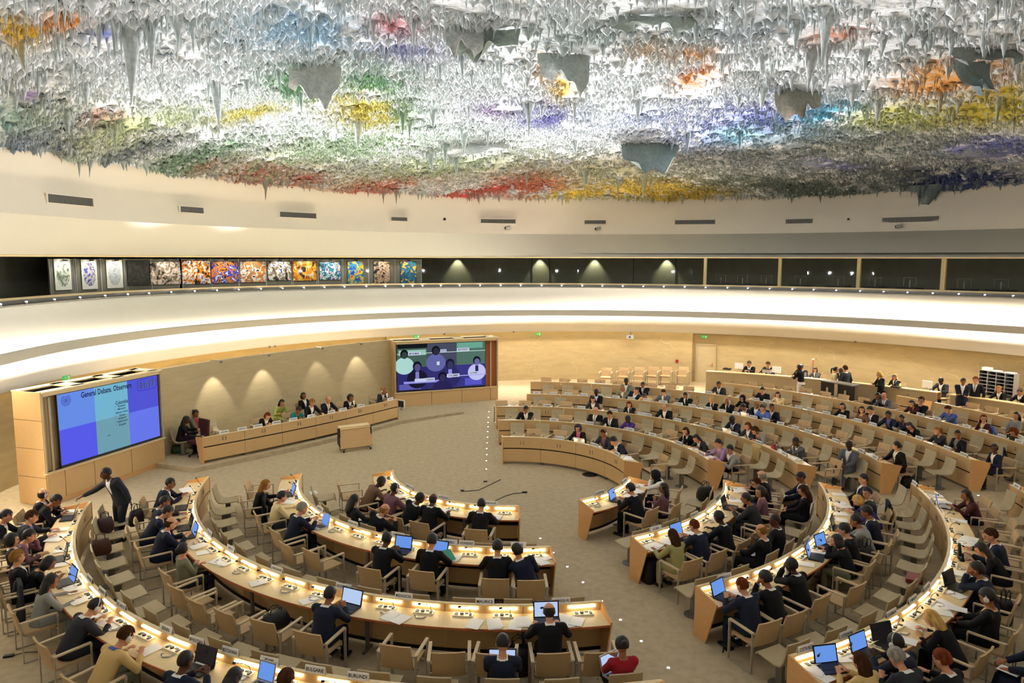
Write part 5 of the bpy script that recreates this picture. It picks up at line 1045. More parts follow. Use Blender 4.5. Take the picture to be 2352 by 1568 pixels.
# ------------------------------------------------------------------ who sits where
# (photo point of the head, block, row, mode d=at the desk f=on the pedestal seat in front, pose, hair, hair colour, skin, top, words, options)
S_ = dict
WHO = [
 (100, 1118, 'L', 'D', 'd', 'turn', 'bald', 'black', 'l', 'black', 'balding person in black suit handing papers at the row end', S_(tie='navy', headset=True)),
 (104, 1152, 'L', 'D', 'd', 'write', 'full', 'black', 't', 'black', 'dark-haired person in black leaning over a laptop', S_(shirt=None)),
 (52, 1190, 'L', 'D', 'd', 'desk', 'full', 'brown', 'l', 'char', 'brown-haired person in charcoal suit with blue shirt', S_(shirt='blue')),
 (62, 1232, 'L', 'D', 'd', 'chin', 'full', 'black', 'l', 'mauve', 'person in mauve top with chin on hand', S_(shirt=None, fem=True)),
 (28, 1240, 'L', 'D', 'd', 'back', 'curly', 'black', 'l', 'char', 'person with dark curly hair sitting back', S_(fem=True)),
 (40, 1280, 'L', 'D', 'd', 'fold', 'full', 'dblond', 'l', 'black', 'fair-haired person in black jacket turned away', S_()),
 (112, 1293, 'L', 'D', 'd', 'write', 'bob', 'black', 't', 'black', 'person in black with dark bobbed hair bending down', S_(fem=True, shirt='beige')),
 (138, 1330, 'L', 'D', 'd', 'desk', 'long', 'black', 't', 'lgrey', 'person in grey dress with long black hair writing', S_(fem=True, shirt=None, bottom='lgrey')),
 (218, 1393, 'L', 'D', 'd', 'write', 'short', 'black', 'l', 'char', 'person in charcoal suit and headset writing', S_(headset=True)),
 (226, 1490, 'L', 'D', 'd', 'write', 'full', 'brown', 'l', 'beige', 'person in beige jacket with brown hair and headset', S_(headset=True, shirt='blue', bottom='olive')),
 (426, 1518, 'L', 'D', 'd', 'type', 'short', 'black', 'd', 'navy', 'person in navy suit at a large open laptop', S_()),
 (538, 1556, 'L', 'D', 'd', 'write', 'long', 'black', 'l', 'black', 'person with long straight black hair', S_(fem=True, shirt=None)),
 (657, 1562, 'L', 'D', 'd', 'desk', 'full', 'brown', 'l', 'char', 'brown-haired person at a small white laptop', S_()),
 (391, 1110, 'L', 'C', 'd', 'type', 'short', 'black', 't', 'navy', 'person in dark suit and glasses at the row end', S_(glasses=True, tie='black')),
 (378, 1152, 'L', 'C', 'd', 'desk', 'short', 'black', 't', 'char', 'person in charcoal suit, second from the row end', S_()),
 (384, 1176, 'L', 'C', 'd', 'write', 'full', 'black', 'l', 'navy', 'dark-haired person in navy bending low', S_()),
 (392, 1202, 'L', 'C', 'd', 'type', 'bald', 'brown', 'l', 'navy', 'bald person in navy suit typing', S_()),
 (421, 1262, 'L', 'C', 'd', 'fold', 'bun', 'black', 'l', 'olive', 'person in pale olive jacket with black hair tied up', S_(fem=True, shirt=None, bottom='char')),
 (758, 1365, 'L', 'C', 'd', 'type', 'short', 'black', 't', 'navy', 'person in dark suit typing on a wide laptop', S_()),
 (1266, 1423, 'L', 'C', 'd', 'desk', 'bald', 'black', 'l', 'black', 'bald person in black suit before a lit laptop', S_()),
 (604, 1114, 'L', 'B', 'd', 'desk', 'long', 'dblond', 'l', 'black', 'person in black with long fair hair', S_(fem=True, shirt=None)),
 (655, 1140, 'L', 'B', 'd', 'desk', 'full', 'black', 'l', 'cream', 'person in cream knit with short black hair', S_(fem=True, shirt=None, bottom='char')),
 (694, 1168, 'L', 'B', 'd', 'type', 'full', 'grey', 'l', 'navy', 'grey-haired person in dark suit reading', S_()),
 (887, 1239, 'L', 'B', 'd', 'type', 'short', 'black', 'd', 'black', 'person in black suit at a small lit laptop', S_()),
 (995, 1240, 'L', 'B', 'd', 'desk', 'full', 'black', 'l', 'black', 'person in black suit holding a green folder', S_()),
 (1143, 1257, 'L', 'B', 'd', 'desk', 'full', 'black', 'l', 'black', 'person in dark suit listening to a neighbour', S_()),
 (1214, 1264, 'L', 'B', 'd', 'side', 'full', 'black', 'l', 'navy', 'person in navy suit leaning toward a neighbour', S_()),
 (780, 1158, 'L', 'B', 'f', 'lap', 'long', 'black', 'l', 'char', 'person with long black hair and papers on the lap', S_(fem=True, shirt=None)),
 (868, 1165, 'L', 'A', 'v', 'sider', 'bald', 'dblond', 'l', 'black', 'balding person in black suit behind the leaning one', S_()),
 (871, 1107, 'L', 'A', 'd', 'write', 'short', 'black', 'k', 'brown', 'person in brown jacket with shaved dark hair', S_(shirt=None)),
 (907, 1122, 'L', 'A', 'd', 'desk', 'short', 'black', 'd', 'mauve', 'person in mauve-brown top with headset', S_(headset=True, shirt=None)),
 (918, 1152, 'L', 'A', 'd', 'sider', 'short', 'black', 'd', 'black', 'person in black leaning sideways on the desk', S_()),
 (988, 1150, 'L', 'A', 'd', 'desk', 'bald', 'black', 'd', 'black', 'person in black suit with bald crown on the phone', S_()),
 (1100, 1168, 'L', 'A', 'd', 'desk', 'short', 'black', 'l', 'black', 'person in black with short dark hair and glasses', S_(glasses=True)),
 (1153, 1508, 'L', 'D', 'f', 'lap', 'short', 'black', 'l', 'navy', 'person in navy suit with a laptop on the knees', S_()),
 (1450, 1518, 'L', 'D', 'g', 'lap', 'bun', 'black', 't', 'red', 'person in red top with hair in a bun', S_(fem=True, shirt=None)),
 (1505, 1092, 'R', 'A', 'd', 'chin', 'hijab', 'black', 'l', 'white', 'person in white jacket and black headscarf', S_(fem=True, shirt=None)),
 (1524, 1121, 'R', 'A', 'v', 'fold', 'long', 'black', 't', 'mauve', 'person in mauve jacket with long dark hair', S_(fem=True, shirt=None)),
 (1466, 1128, 'R', 'A', 'd', 'type', 'full', 'black', 'l', 'black', 'person in black suit and headset at a small laptop', S_(headset=True)),
 (1570, 1242, 'R', 'B', 'd', 'desk', 'long', 'brown', 't', 'green', 'person in pale green suit with long brown hair', S_(fem=True, shirt=None, bottom='green')),
 (1604, 1211, 'R', 'B', 'd', 'type', 'short', 'red', 'l', 'navy', 'brown-haired person in navy suit and glasses', S_(glasses=True)),
 (1658, 1189, 'R', 'B', 'd', 'desk', 'short', 'black', 'k', 'black', 'person in dark suit with shaved head', S_()),
 (1742, 1150, 'R', 'B', 'd', 'type', 'short', 'black', 't', 'char', 'person in grey shirt and glasses holding a tablet', S_(glasses=True, shirt=None)),
 (1760, 1132, 'R', 'B', 'd', 'turn', 'curly', 'black', 'l', 'mauve', 'person in dark purple with curly black hair', S_(fem=True, shirt=None)),
 (1757, 1105, 'R', 'B', 'd', 'side', 'short', 'brown', 'l', 'black', 'brown-haired person in black suit near the row end', S_(glasses=True)),
 (1750, 1092, 'R', 'B', 'd', 'turnr', 'bald', 'grey', 'l', 'black', 'older person in black suit at the row end', S_(tie='navy')),
 (1763, 1222, 'R', 'C', 'f', 'lap', 'bald', 'dblond', 'l', 'black', 'bald person in black suit with papers on the lap', S_()),
 (1792, 1198, 'R', 'C', 'f', 'turn', 'short', 'black', 'd', 'black', 'person in black suit facing a bald neighbour', S_()),
 (1858, 1097, 'R', 'C', 'f', 'lap', 'short', 'black', 't', 'navy', 'person in navy jacket and red tie with a clipboard', S_(glasses=True, tie='red', bottom='brown')),
 (1872, 1130, 'R', 'C', 'f', 'lap', 'long', 'brown', 'l', 'black', 'person in black with long brown hair', S_(fem=True, shirt=None)),
 (1709, 1347, 'R', 'C', 'd', 'type', 'short', 'red', 'l', 'navy', 'person with short ginger hair typing', S_()),
 (1760, 1330, 'R', 'C', 'd', 'chin', 'full', 'black', 't', 'black', 'bearded person in black suit with hand on chin', S_()),
 (1818, 1298, 'R', 'C', 'd', 'chin2', 'short', 'black', 'k', 'black', 'person in dark suit with both hands at the mouth', S_()),
 (1922, 1242, 'R', 'C', 'd', 'chin', 'bob', 'black', 'l', 'black', 'person in black with bobbed hair and patterned skirt', S_(fem=True, shirt=None, bottom='olive')),
 (1928, 1215, 'R', 'C', 'd', 'desk', 'full', 'black', 'l', 'black', 'person in dark jumper with round black hair', S_(shirt=None)),
 (1966, 1196, 'R', 'C', 'd', 'type', 'short', 'black', 't', 'lgrey', 'person in light grey jacket with clasped hands', S_(shirt='lgrey')),
 (2001, 1178, 'R', 'C', 'd', 'desk', 'full', 'black', 't', 'navy', 'bearded person in navy suit with open white collar', S_()),
 (1979, 1150, 'R', 'C', 'd', 'write', 'bob', 'blond', 'l', 'purple', 'blond person in purple jumper', S_(fem=True, shirt=None)),
 (1991, 1132, 'R', 'C', 'd', 'turn', 'full', 'black', 'l', 'char', 'dark-haired person beside a blond neighbour', S_()),
 (1984, 1100, 'R', 'C', 'd', 'back', 'short', 'black', 'l', 'navy', 'young person in navy suit at the row end', S_(tie='black')),
 (2219, 1137, 'R', 'D', 'd', 'type', 'long', 'black', 't', 'maroon', 'person in maroon top with long black hair typing', S_(fem=True, shirt=None)),
 (2276, 1230, 'R', 'D', 'd', 'desk', 'full', 'brown', 'l', 'navy', 'brown-haired person in navy suit and red tie', S_(tie='red')),
 (2254, 1262, 'R', 'D', 'd', 'write', 'long', 'black', 'l', 'black', 'person in black with long wavy hair reading', S_(fem=True, shirt=None)),
 (2242, 1308, 'R', 'D', 'd', 'chin2', 'full', 'black', 't', 'navy', 'person in navy suit with head in hands', S_()),
 (2270, 1372, 'R', 'D', 'd', 'lap', 'full', 'black', 't', 'black', 'person in black suit and headset reading a paper', S_(headset=True, shirt='beige')),
 (2140, 1420, 'R', 'D', 'd', 'write', 'long', 'blond', 'l', 'black', 'person in black with long fair hair writing', S_(fem=True, shirt=None)),
 (2070, 1482, 'R', 'D', 'd', 'type', 'short', 'black', 'k', 'navy', 'person in navy suit and headset at a black laptop', S_(headset=True)),
 (1982, 1522, 'R', 'D', 'd', 'type', 'long', 'brown', 'l', 'beige', 'person in beige top with long brown hair', S_(fem=True, shirt=None)),
 (1331, 982, 'F', 'A', 'd', 'desk', 'curly', 'black', 'l', 'black', 'person with long curly hair and pink top', S_(fem=True, shirt='pink')),
 (1371, 998, 'F', 'A', 'd', 'desk', 'short', 'brown', 't', 'char', 'person in charcoal jacket and headset', S_(headset=True, shirt='mauve')),
 (1407, 1013, 'F', 'A', 'd', 'write', 'full', 'black', 'l', 'navy', 'person in navy suit bending over papers', S_()),
 (1208, 940, 'F', 'B', 'd', 'chin', 'short', 'black', 't', 'black', 'person in black suit with hand at the face', S_()),
 (1365, 944, 'F', 'B', 'd', 'back', 'bald', 'dblond', 'l', 'black', 'bald person in black suit and striped tie', S_(tie='char')),
 (1398, 953, 'F', 'B', 'd', 'desk', 'short', 'brown', 'l', 'black', 'brown-haired person in black suit and tie', S_(tie='black')),
 (1442, 963, 'F', 'B', 'd', 'chin', 'full', 'black', 'k', 'purple', 'person in purple dress with hand at the mouth', S_(fem=True, shirt=None, bottom='purple')),
 (1577, 990, 'F', 'B', 'd', 'chin', 'bob', 'brown', 'l', 'black', 'person in black jacket leaning on one elbow', S_(fem=True)),
 (1620, 1004, 'F', 'B', 'd', 'write', 'long', 'black', 'l', 'char', 'person with long dark hair writing', S_(fem=True)),
 (1649, 1018, 'F', 'B', 'd', 'desk', 'short', 'black', 'l', 'lilac', 'person in lilac shirt', S_(shirt=None)),
 (1668, 1028, 'F', 'B', 'd', 'side', 'full', 'black', 'l', 'lgrey', 'person in grey jacket at the row end', S_()),
 (1362, 918, 'F', 'C', 'd', 'desk', 'long', 'black', 'l', 'char', 'person in white blouse and dark jacket', S_(fem=True)),
 (1441, 931, 'F', 'C', 'd', 'chin', 'bob', 'red', 'l', 'black', 'person in black with reddish hair, cheek on hand', S_(fem=True)),
 (1521, 936, 'F', 'C', 'd', 'desk', 'bald', 'dblond', 'l', 'black', 'bald person in black suit looking down', S_()),
 (1683, 963, 'F', 'C', 'd', 'type', 'short', 'black', 'k', 'navy', 'person in navy suit and tie at an open laptop', S_(tie='navy')),
 (1714, 979, 'F', 'C', 'd', 'desk', 'long', 'red', 'l', 'char', 'person in brown jacket with long auburn hair', S_(fem=True)),
 (1744, 988, 'F', 'C', 'd', 'write', 'curly', 'brown', 'l', 'lgrey', 'person in grey top with headset bending down', S_(fem=True, headset=True, shirt=None)),
 (1877, 1012, 'F', 'C', 'd', 'chin', 'full', 'black', 'd', 'grey', 'person in grey jacket with one hand at the cheek', S_(fem=True, shirt='white')),
 (1397, 879, 'F', 'D', 'f', 'lap', 'short', 'black', 'k', 'black', 'person in black jacket with lanyard', S_()),
 (1436, 875, 'F', 'E', 'f', 'lap', 'full', 'black', 'd', 'olive', 'person in olive jacket with headset', S_(headset=True)),
 (1430, 893, 'F', 'D', 'd', 'chin', 'bald', 'red', 't', 'olive', 'balding person with a hand at the face', S_()),
 (1463, 889, 'F', 'D', 'd', 'side', 'full', 'black', 'l', 'navy', 'person in navy suit whispering to a neighbour', S_()),
 (1476, 882, 'F', 'E', 'f', 'chin', 'short', 'black', 't', 'black', 'person in black suit leaning toward the desk in front', S_()),
 (1496, 903, 'F', 'D', 'd', 'low', 'short', 'black', 't', 'beige', 'person in beige jacket bending low', S_(shirt=None)),
 (1535, 897, 'F', 'D', 'd', 'chin', 'short', 'brown', 'l', 'grey', 'person in grey jacket resting chin on hand', S_()),
 (1585, 904, 'F', 'D', 'd', 'chin', 'short', 'black', 't', 'black', 'person in black suit and red tie with headset', S_(tie='red', headset=True)),
 (1642, 917, 'F', 'D', 'd', 'chin', 'bun', 'blond', 'l', 'black', 'fair-haired person in black leaning on a hand', S_(fem=True)),
 (1692, 916, 'F', 'D', 'd', 'chin', 'bald', 'white', 't', 'black', 'older person in black suit and red tie with headset', S_(tie='red', headset=True)),
 (1726, 930, 'F', 'D', 'd', 'write', 'short', 'black', 't', 'navy', 'dark-haired person in navy talking over a laptop', S_()),
 (1745, 938, 'F', 'D', 'd', 'desk', 'short', 'black', 'l', 'blue', 'person in blue shirt leaning to the neighbour', S_(shirt=None)),
 (1771, 922, 'F', 'D', 'd', 'turn', 'bald', 'grey', 't', 'black', 'greying person in dark suit turned aside', S_()),
 (1805, 922, 'F', 'D', 'd', 'turnr', 'short', 'grey', 'd', 'char', 'person in charcoal suit and bright red tie', S_(tie='red')),
 (1833, 925, 'F', 'D', 'd', 'turn', 'short', 'black', 't', 'black', 'person in black suit seen from the side', S_()),
 (2060, 1024, 'F', 'D', 'd', 'turnr', 'short', 'black', 'l', 'black', 'person in black suit and yellow tie at the end panel', S_(tie='lime')),
 (1653, 882, 'F', 'E', 'd', 'desk', 'short', 'black', 't', 'char', 'person in charcoal jacket and black tie looking down', S_(tie='black')),
 (1724, 908, 'F', 'E', 'f', 'chin', 'hijab', 'black', 'l', 'black', 'person in black headscarf with hand at the face', S_(fem=True, shirt=None)),
 (1751, 896, 'F', 'E', 'd', 'desk', 'short', 'black', 'l', 'black', 'person in black suit and dark blue shirt', S_(shirt='navy')),
 (1789, 906, 'F', 'E', 'd', 'chin', 'bob', 'black', 'l', 'cream', 'person in cream jacket with cheek on hand', S_(fem=True)),
 (1935, 933, 'F', 'E', 'd', 'desk', 'bob', 'black', 'l', 'black', 'person in black top with blue lanyard', S_(fem=True, shirt=None)),
 (1968, 943, 'F', 'E', 'd', 'turn', 'bob', 'brown', 'l', 'brown', 'brown-haired person in brown top beside a blue screen', S_(fem=True, shirt=None)),
 (2009, 941, 'F', 'E', 'd', 'desk', 'full', 'black', 'l', 'black', 'person in black suit and pale blue tie', S_(tie='blue')),
 (2042, 952, 'F', 'E', 'd', 'desk', 'short', 'black', 't', 'navy', 'person in navy suit, blue shirt and red tie', S_(shirt='blue', tie='red')),
 (2074, 961, 'F', 'E', 'd', 'chin2', 'short', 'black', 't', 'navy', 'person in dark jumper and headset, hands at the brow', S_(headset=True, shirt=None)),
 (2137, 975, 'F', 'E', 'd', 'write', 'long', 'black', 'l', 'black', 'person in black with long dark hair and glasses', S_(fem=True, glasses=True, shirt=None)),
 (2153, 990, 'F', 'E', 'd', 'chin', 'pony', 'dblond', 'l', 'char', 'fair-haired person in grey jacket, chin on hand', S_(fem=True, shirt=None)),
 (2192, 998, 'F', 'E', 'd', 'turn', 'short', 'black', 't', 'black', 'person in black suit and grey shirt looking aside', S_(shirt='grey')),
 (2284, 1030, 'F', 'E', 'd', 'turn', 'bun', 'black', 'd', 'navy', 'person in navy with hair tied back at the row end', S_(fem=True)),
 (2042, 907, 'F', 'F', 'd', 'desk', 'bald', 'dblond', 'l', 'grey', 'bald person in grey suit and purple tie writing', S_(tie='purple')),
 (2081, 900, 'F', 'F', 'd', 'desk', 'long', 'black', 't', 'black', 'person in black jacket with long dark hair', S_(fem=True)),
 (2094, 927, 'F', 'F', 'd', 'chin', 'long', 'black', 'l', 'maroon', 'person with long black hair, cheek on hand', S_(fem=True, shirt=None)),
 (2162, 915, 'F', 'F', 'd', 'fold', 'full', 'brown', 'l', 'black', 'person in black with folded arms and headset', S_(headset=True, shirt=None)),
 (2184, 940, 'F', 'F', 'd', 'chin', 'full', 'brown', 'l', 'blue', 'person in blue shirt and headset', S_(headset=True, shirt=None, bottom='blue')),
 (2249, 962, 'F', 'F', 'd', 'turn', 'long', 'red', 'l', 'maroon', 'person in dark red with long auburn hair', S_(fem=True, shirt='cream')),
 (2334, 958, 'F', 'F', 'v', 'back', 'long', 'black', 'l', 'lgrey', 'person in light grey with long black hair', S_(fem=True, shirt=None)),
 (2328, 992, 'F', 'F', 'd', 'write', 'curly', 'red', 'l', 'white', 'person in white with curly auburn hair bending down', S_(fem=True, shirt=None)),
]
OCC = {}; FOCC = {}; labs = {}
def uniq(l):
    labs[l] = labs.get(l, 0) + 1
    if labs[l] > 1: print('DUP LABEL', l, labs[l])
    return l
LEANH = {}
for (u, v, bl, rw, mode, pose, hair, hc, skin, top, desc, opt) in WHO:
    R = RAD[rw]; tr, R_, zf, t0, t1 = ROWS[(bl, rw)]; opt = dict(opt); fem = opt.get('fem', False); pm = pose_meshes(pose, fem); hz_ = pm['hc'].z * PS * (.95 if fem else 1.0); hy_ = pm['hc'].y * PS * (.95 if fem else 1)
    rh, th = pol(u, v, zf + hz_); 
    mirror = (bl == 'L' and pose in ('chin',) and False)
    if mode == 'd': rp = min(max(rh + hy_, R + .92), R + 1.14); lo_, hi_ = min(t0, t1) + 3.0 / R, max(t0, t1) - 3.0 / R; th = min(max(th, lo_ + 8 / R), hi_ - 8 / R)
    elif mode == 'f': rp = R - .56
    elif mode == 'g': rp = min(max(rh + hy_, R - .7), R - .5)
    else: rp = rh + hy_
    x, y, _ = PT(rp, th); zz = rise_xy(x, y) if mode != 'd' else zf
    pl = by_plate(bl, rw, th); lab = '%s, %s desk row of %s block' % (desc, RW[rw], BW[bl])
    if len(lab.split()) > 16: lab = desc + ', %s row, %s block' % (RW[rw], BW[bl])
    if len(lab.split()) > 16: lab = desc
    person(x, y, face(th), zz, pose, hair, hc, skin, top, uniq(lab), 'delegates in the chamber', **opt)
    if mode in 'dv':
        OCC.setdefault((bl, rw), []).append(th); short = desc if len(desc.split()) <= 10 else ' '.join(desc.split()[:10])
        armchair(*PT(rp + .06, th)[:2], face(th), uniq('beige armchair used by the ' + desc), 'armchairs at the curved desks', zz)
    else: FOCC.setdefault((bl, rw), []).append(th)

# empty armchairs and pedestal seats along every row
R_ = random.Random(5)
for (bl, rw), (tr, R, zf, t0, t1) in ROWS.items():
    if rw == 'G2': continue
    sg = 1 if t1 > t0 else -1; Rc = R + 1.16; stp = (.82 if bl != 'F' else .90) / Rc / D2R; n = int(abs(t1 - t0) / stp); kk = 0
    for k in range(n):
        th = t0 + sg * stp * (k + .62) + R_.uniform(-.06, .06) / Rc / D2R
        if any(abs(th - o) < stp * .93 for o in OCC.get((bl, rw), [])): continue
        kk += 1; x, y, _ = PT(Rc + R_.uniform(-.08, .12), th)
        armchair(x, y, face(th) + R_.uniform(-.16, .16), 'empty armchair, %s from the aisle, %s desk row, %s block' % (ordi(kk), RW[rw[0]], BW[bl]), 'armchairs at the curved desks', zf)
for (bl, rw) in [('L', 'B'), ('L', 'C'), ('L', 'D'), ('R', 'B'), ('R', 'C'), ('R', 'D'), ('R', 'E'), ('F', 'B'), ('F', 'C'), ('F', 'D'), ('F', 'E'), ('F', 'F'), ('F', 'G')]:
    tr, R, zf, t0, t1 = ROWS[(bl, rw)]; sg = 1 if t1 > t0 else -1; Rs = R - .58; stp = .95 / Rs / D2R; n = int(abs(t1 - t0) / stp + .3); occ = list(FOCC.get((bl, rw), [])); kk = 0
    for o in occ:
        x, y, _ = PT(Rs - .02, o); fixed(x, y, face(o), 'occupied pedestal seat before the %s desk row, %s block, %s' % (RW[rw[0]], BW[bl], '%s taken one counted' % ordi(1 + occ.index(o)) if len(occ) > 1 else 'the only one taken'), 'pedestal seats in front of the desk rows', rise_xy(x, y))
    for k in range(n):
        th = t0 + sg * stp * (k + .5)
        if any(abs(th - o) < stp * .8 for o in occ): continue
        kk += 1; x, y, _ = PT(Rs, th)
        fixed(x, y, face(th) + R_.uniform(-.05, .05), 'empty pedestal seat, %s from aisle, before %s desk row, %s block' % (ordi(kk), RW[rw[0]], BW[bl]), 'pedestal seats in front of the desk rows', rise_xy(x, y))

# ------------------------------------------------------------------ podium people and seats (angles about the podium desk's own centre)
def pod_face(x, y, turn=0): return math.atan2(y - PY, x - PX) - math.pi / 2 + turn
def pod_person(u, v, back, pose, hair, hc, skin, top, label, **opt):
    fem = opt.get('fem', False); pm = pose_meshes(pose, fem); x, y = at(u, v, ZP + PS * pm['hc'].z); a = math.atan2(y - PY, x - PX); rr_ = PR - (1.05 if not back else 2.4)
    x, y = PX + rr_ * math.cos(a), PY + rr_ * math.sin(a); person(x, y, pod_face(x, y), ZP, pose, hair, hc, skin, top, uniq(label), 'people on the podium', **opt)
    if back: fixed(x, y, pod_face(x, y), uniq('pale wall seat used by the ' + label.split(',')[0]), 'seats along the podium wall', ZP)
    else: armchair(x, y, pod_face(x, y), uniq('beige armchair used by the ' + label.split(',')[0]), 'podium armchairs', ZP)
    return a
PA = [(583, 943, 0, 'write', 'bob', 'red', 'l', 'black', 'person with short auburn hair and open white collar, podium desk', dict(fem=True)),
      (613, 914, 1, 'chin', 'long', 'black', 'l', 'lime', 'person in lime green suit with long dark hair, podium wall seat', dict(fem=True, shirt=None, bottom='lime')),
      (657, 932, 0, 'write', 'full', 'black', 't', 'teal', 'person in teal jacket bending over the podium desk', dict(fem=True, shirt=None)),
      (684, 903, 1, 'back', 'bob', 'black', 't', 'black', 'person in black jacket with lanyard, seat at the podium wall', dict(fem=True)),
      (694, 920, 0, 'desk', 'full', 'dblond', 'l', 'black', 'fair-haired person in black suit reading at the podium desk', dict()),
      (730, 913, 0, 'desk', 'bald', 'grey', 'l', 'black', 'balding person in black suit and red tie speaking, podium desk', dict(tie='red')),
      (776, 905, 0, 'chin', 'curly', 'black', 't', 'black', 'person in black with curly hair, hand at the chin, podium desk', dict(fem=True)),
      (881, 894, 0, 'chin', 'bun', 'dblond', 't', 'char', 'person in dark jacket and headset at the podium end', dict(fem=True, headset=True))]
pocc = []
for a in PA: pocc.append((pod_person(*a[:-1], **a[-1]), a[2]))
n = 0
for k in range(13):
    a = (ta + (tb - ta) * (k + 1.0) / 13.6) * D2R
    if all(not (abs(a - q) < .045 and not bk) for q, bk in pocc):
        n += 1; x, y = PX + (PR - 1.05) * math.cos(a), PY + (PR - 1.05) * math.sin(a)
        if n < 9: armchair(x, y, pod_face(x, y), 'empty pale armchair behind the podium desk, %s from its left end' % ordi(n), 'podium armchairs', ZP)
n = 0
for k in range(12):
    a = (ta + (tb - ta) * (k - .2) / 11.5) * D2R; rr_ = PR - 2.45
    if all(not (abs(a - q) < .06 and bk) for q, bk in pocc):
        n += 1; x, y = PX + rr_ * math.cos(a), PY + rr_ * math.sin(a); fixed(x, y, pod_face(x, y), 'empty pale seat along the podium wall, %s from the left' % ordi(n), 'seats along the podium wall', ZP)
# two people talking left of the desk, with an office chair and a green bag
x, y = at(412, 963, ZP + 1.3); person(x, y, -1.2, ZP, 'desk', 'long', 'black', 'd', 'black', uniq('person in black with long hair holding an open folder, left of the podium desk'), 'people on the podium', fem=True, shirt=None); fixed(x, y, -1.3, 'pale seat under the person in black with an open folder', 'seats along the podium wall', ZP)
x, y = at(447, 943, ZP + 1.4); person(x, y, -1.9, ZP, 'lap', 'bun', 'black', 't', 'sari', uniq('person in olive and red draped dress behind the office chair'), 'people on the podium', fem=True, shirt='red'); fixed(x, y + .02, -1.9, 'pale seat under the person in draped olive and red', 'seats along the podium wall', ZP)
M_OFF = mat('dark_red_office_fabric', (62, 30, 32), .9)
x, y = at(457, 1046, ZP); T = thing('office_chair', (x, y, ZP), 2.6, 'dark red swivel office chair with black star base beside the podium desk', 'office chair'); T.scale = (PS, PS, PS)
b = MB(); b.box((0, 0, .46), (.48, .46, .08)); b.build('seat', M_OFF, T); b = MB(); b.box((0, -.22, .82), (.46, .07, .58), tilt=.1).box((0, -.22, 1.10), (.38, .06, .06), tilt=.1); b.build('backrest', M_OFF, T); MB().tube([(0, 0, .1), (0, 0, .42)], .03, 8).build('gas_column', M_BLACK, T)
for k in range(5):
    a = k * 1.2566; l_ = MB().tube([(0, 0, .11), (.28 * math.cos(a), .28 * math.sin(a), .06)], .022, 6).build('base_arm', M_BLACK, T); MB().tube([(.28 * math.cos(a) - .02, .28 * math.sin(a), .035), (.28 * math.cos(a) + .02, .28 * math.sin(a), .035)], .033, 8).build('castor', M_BLACK, l_)
for s in (-1, 1): MB().tube([(s * .22, -.1, .48), (s * .27, -.1, .68), (s * .27, .14, .70)], .016, 6).build('armrest', M_BLACK, T)
def bag(name, x, y, z, rz, w_, d_, h_, m, label, cat, handle=True):
    T = thing(name, (x, y, z), rz, uniq(label), cat); T.scale = (PS, PS, PS); b = MB(); n = 10; vs = []; prof = [(0, .86), (.12, 1.0), (.5, 1.0), (.8, .86), (1.0, .5)]
    for fz, s in prof:
        for k in range(n):
            a = 2 * math.pi * k / n; c, q = math.cos(a), math.sin(a); vs.append((math.copysign(abs(c) ** .55, c) * w_ / 2 * (s if fz < .9 else s + .3), math.copysign(abs(q) ** .55, q) * d_ / 2 * s, fz * h_))
    fs = [(j * n + k, j * n + (k + 1) % n, (j + 1) * n + (k + 1) % n, (j + 1) * n + k) for j in range(4) for k in range(n)] + [tuple(range(n))[::-1], tuple(4 * n + k for k in range(n))]
    b.add(vs, fs); b.build('body', m, T, smooth=True)
    if handle:
        for s in (-1, 1): MB().tube([(-w_ * .22, s * .03, h_ * .9), (-w_ * .2, s * .04, h_ * 1.3), (0, s * .045, h_ * 1.42), (w_ * .2, s * .04, h_ * 1.3), (w_ * .22, s * .03, h_ * .9)], .010, 5).build('handle', m, T)
    return T
M_GBAG = mat('green_leather', (40, 76, 44), .6); M_BBAG = mat('black_leather', (22, 20, 22), .6); M_RBAG = mat('red_leather', (122, 26, 30), .5); M_BRB = mat('brown_leather', (72, 42, 28), .6); M_MBAG = mat('maroon_leather', (58, 34, 36), .6)
x, y = at(410, 1040, ZP); bag('handbag', x, y, ZP, .3, .42, .26, .26, M_GBAG, 'green leather bag on the floor left of the podium desk', 'bag')
x, y = at(232, 1228, .45); th = math.degrees(math.atan2(y, x)); bag('backpack', *PT(RAD['D'] - .50, th)[:2], .53, th * D2R, .34, .26, .30, M_MBAG, 'maroon and black bag standing on a pedestal seat beside the standing person', 'bag')
x, y = at(212, 1275, .45); th = math.degrees(math.atan2(y, x)); bag('handbag', *PT(RAD['D'] - .50, th + 1.2)[:2], .53, th * D2R, .36, .2, .30, M_BRB, 'brown leather handbag on a pedestal seat by the first curved lamp', 'bag')
x, y = at(1838, 1020, .8); th = math.degrees(math.atan2(y, x)); x, y = at(1822, 1034, .82); bag('handbag', *PT(RAD['C'] + .36, pol(1822, 1034, .8)[1])[:2], ROWS[('F', 'C')][2] + .845, 1.0, .36, .16, .20, M_RBAG, 'red leather handbag standing on the third desk row of the far block', 'bag')
x, y = at(2088, 1124, 0); bag('briefcase', x, y, rise_xy(x, y), .0, .48, .2, .32, M_BBAG, 'black briefcase on the floor beside the end panel', 'briefcase')
x, y = at(1636, 1150, .46); th = math.degrees(math.atan2(y, x)); bag('backpack', *PT(RAD['B'] - .5, pol(1632, 1150, .5)[1])[:2], .53, .5, .4, .3, .32, M_BBAG, 'black bag lying on a pedestal seat before the second near-right row', 'bag')
x, y = at(1493, 1335, 0); bag('backpack', x, y, 0, .5, .34, .3, .46, M_BBAG, 'black backpack under the desk beside the pale green suit', 'bag')
x, y = at(1190, 1545, 0); bag('backpack', x, y, 0, .2, .42, .3, .42, M_BBAG, 'round black backpack on the floor behind the bald person', 'bag')
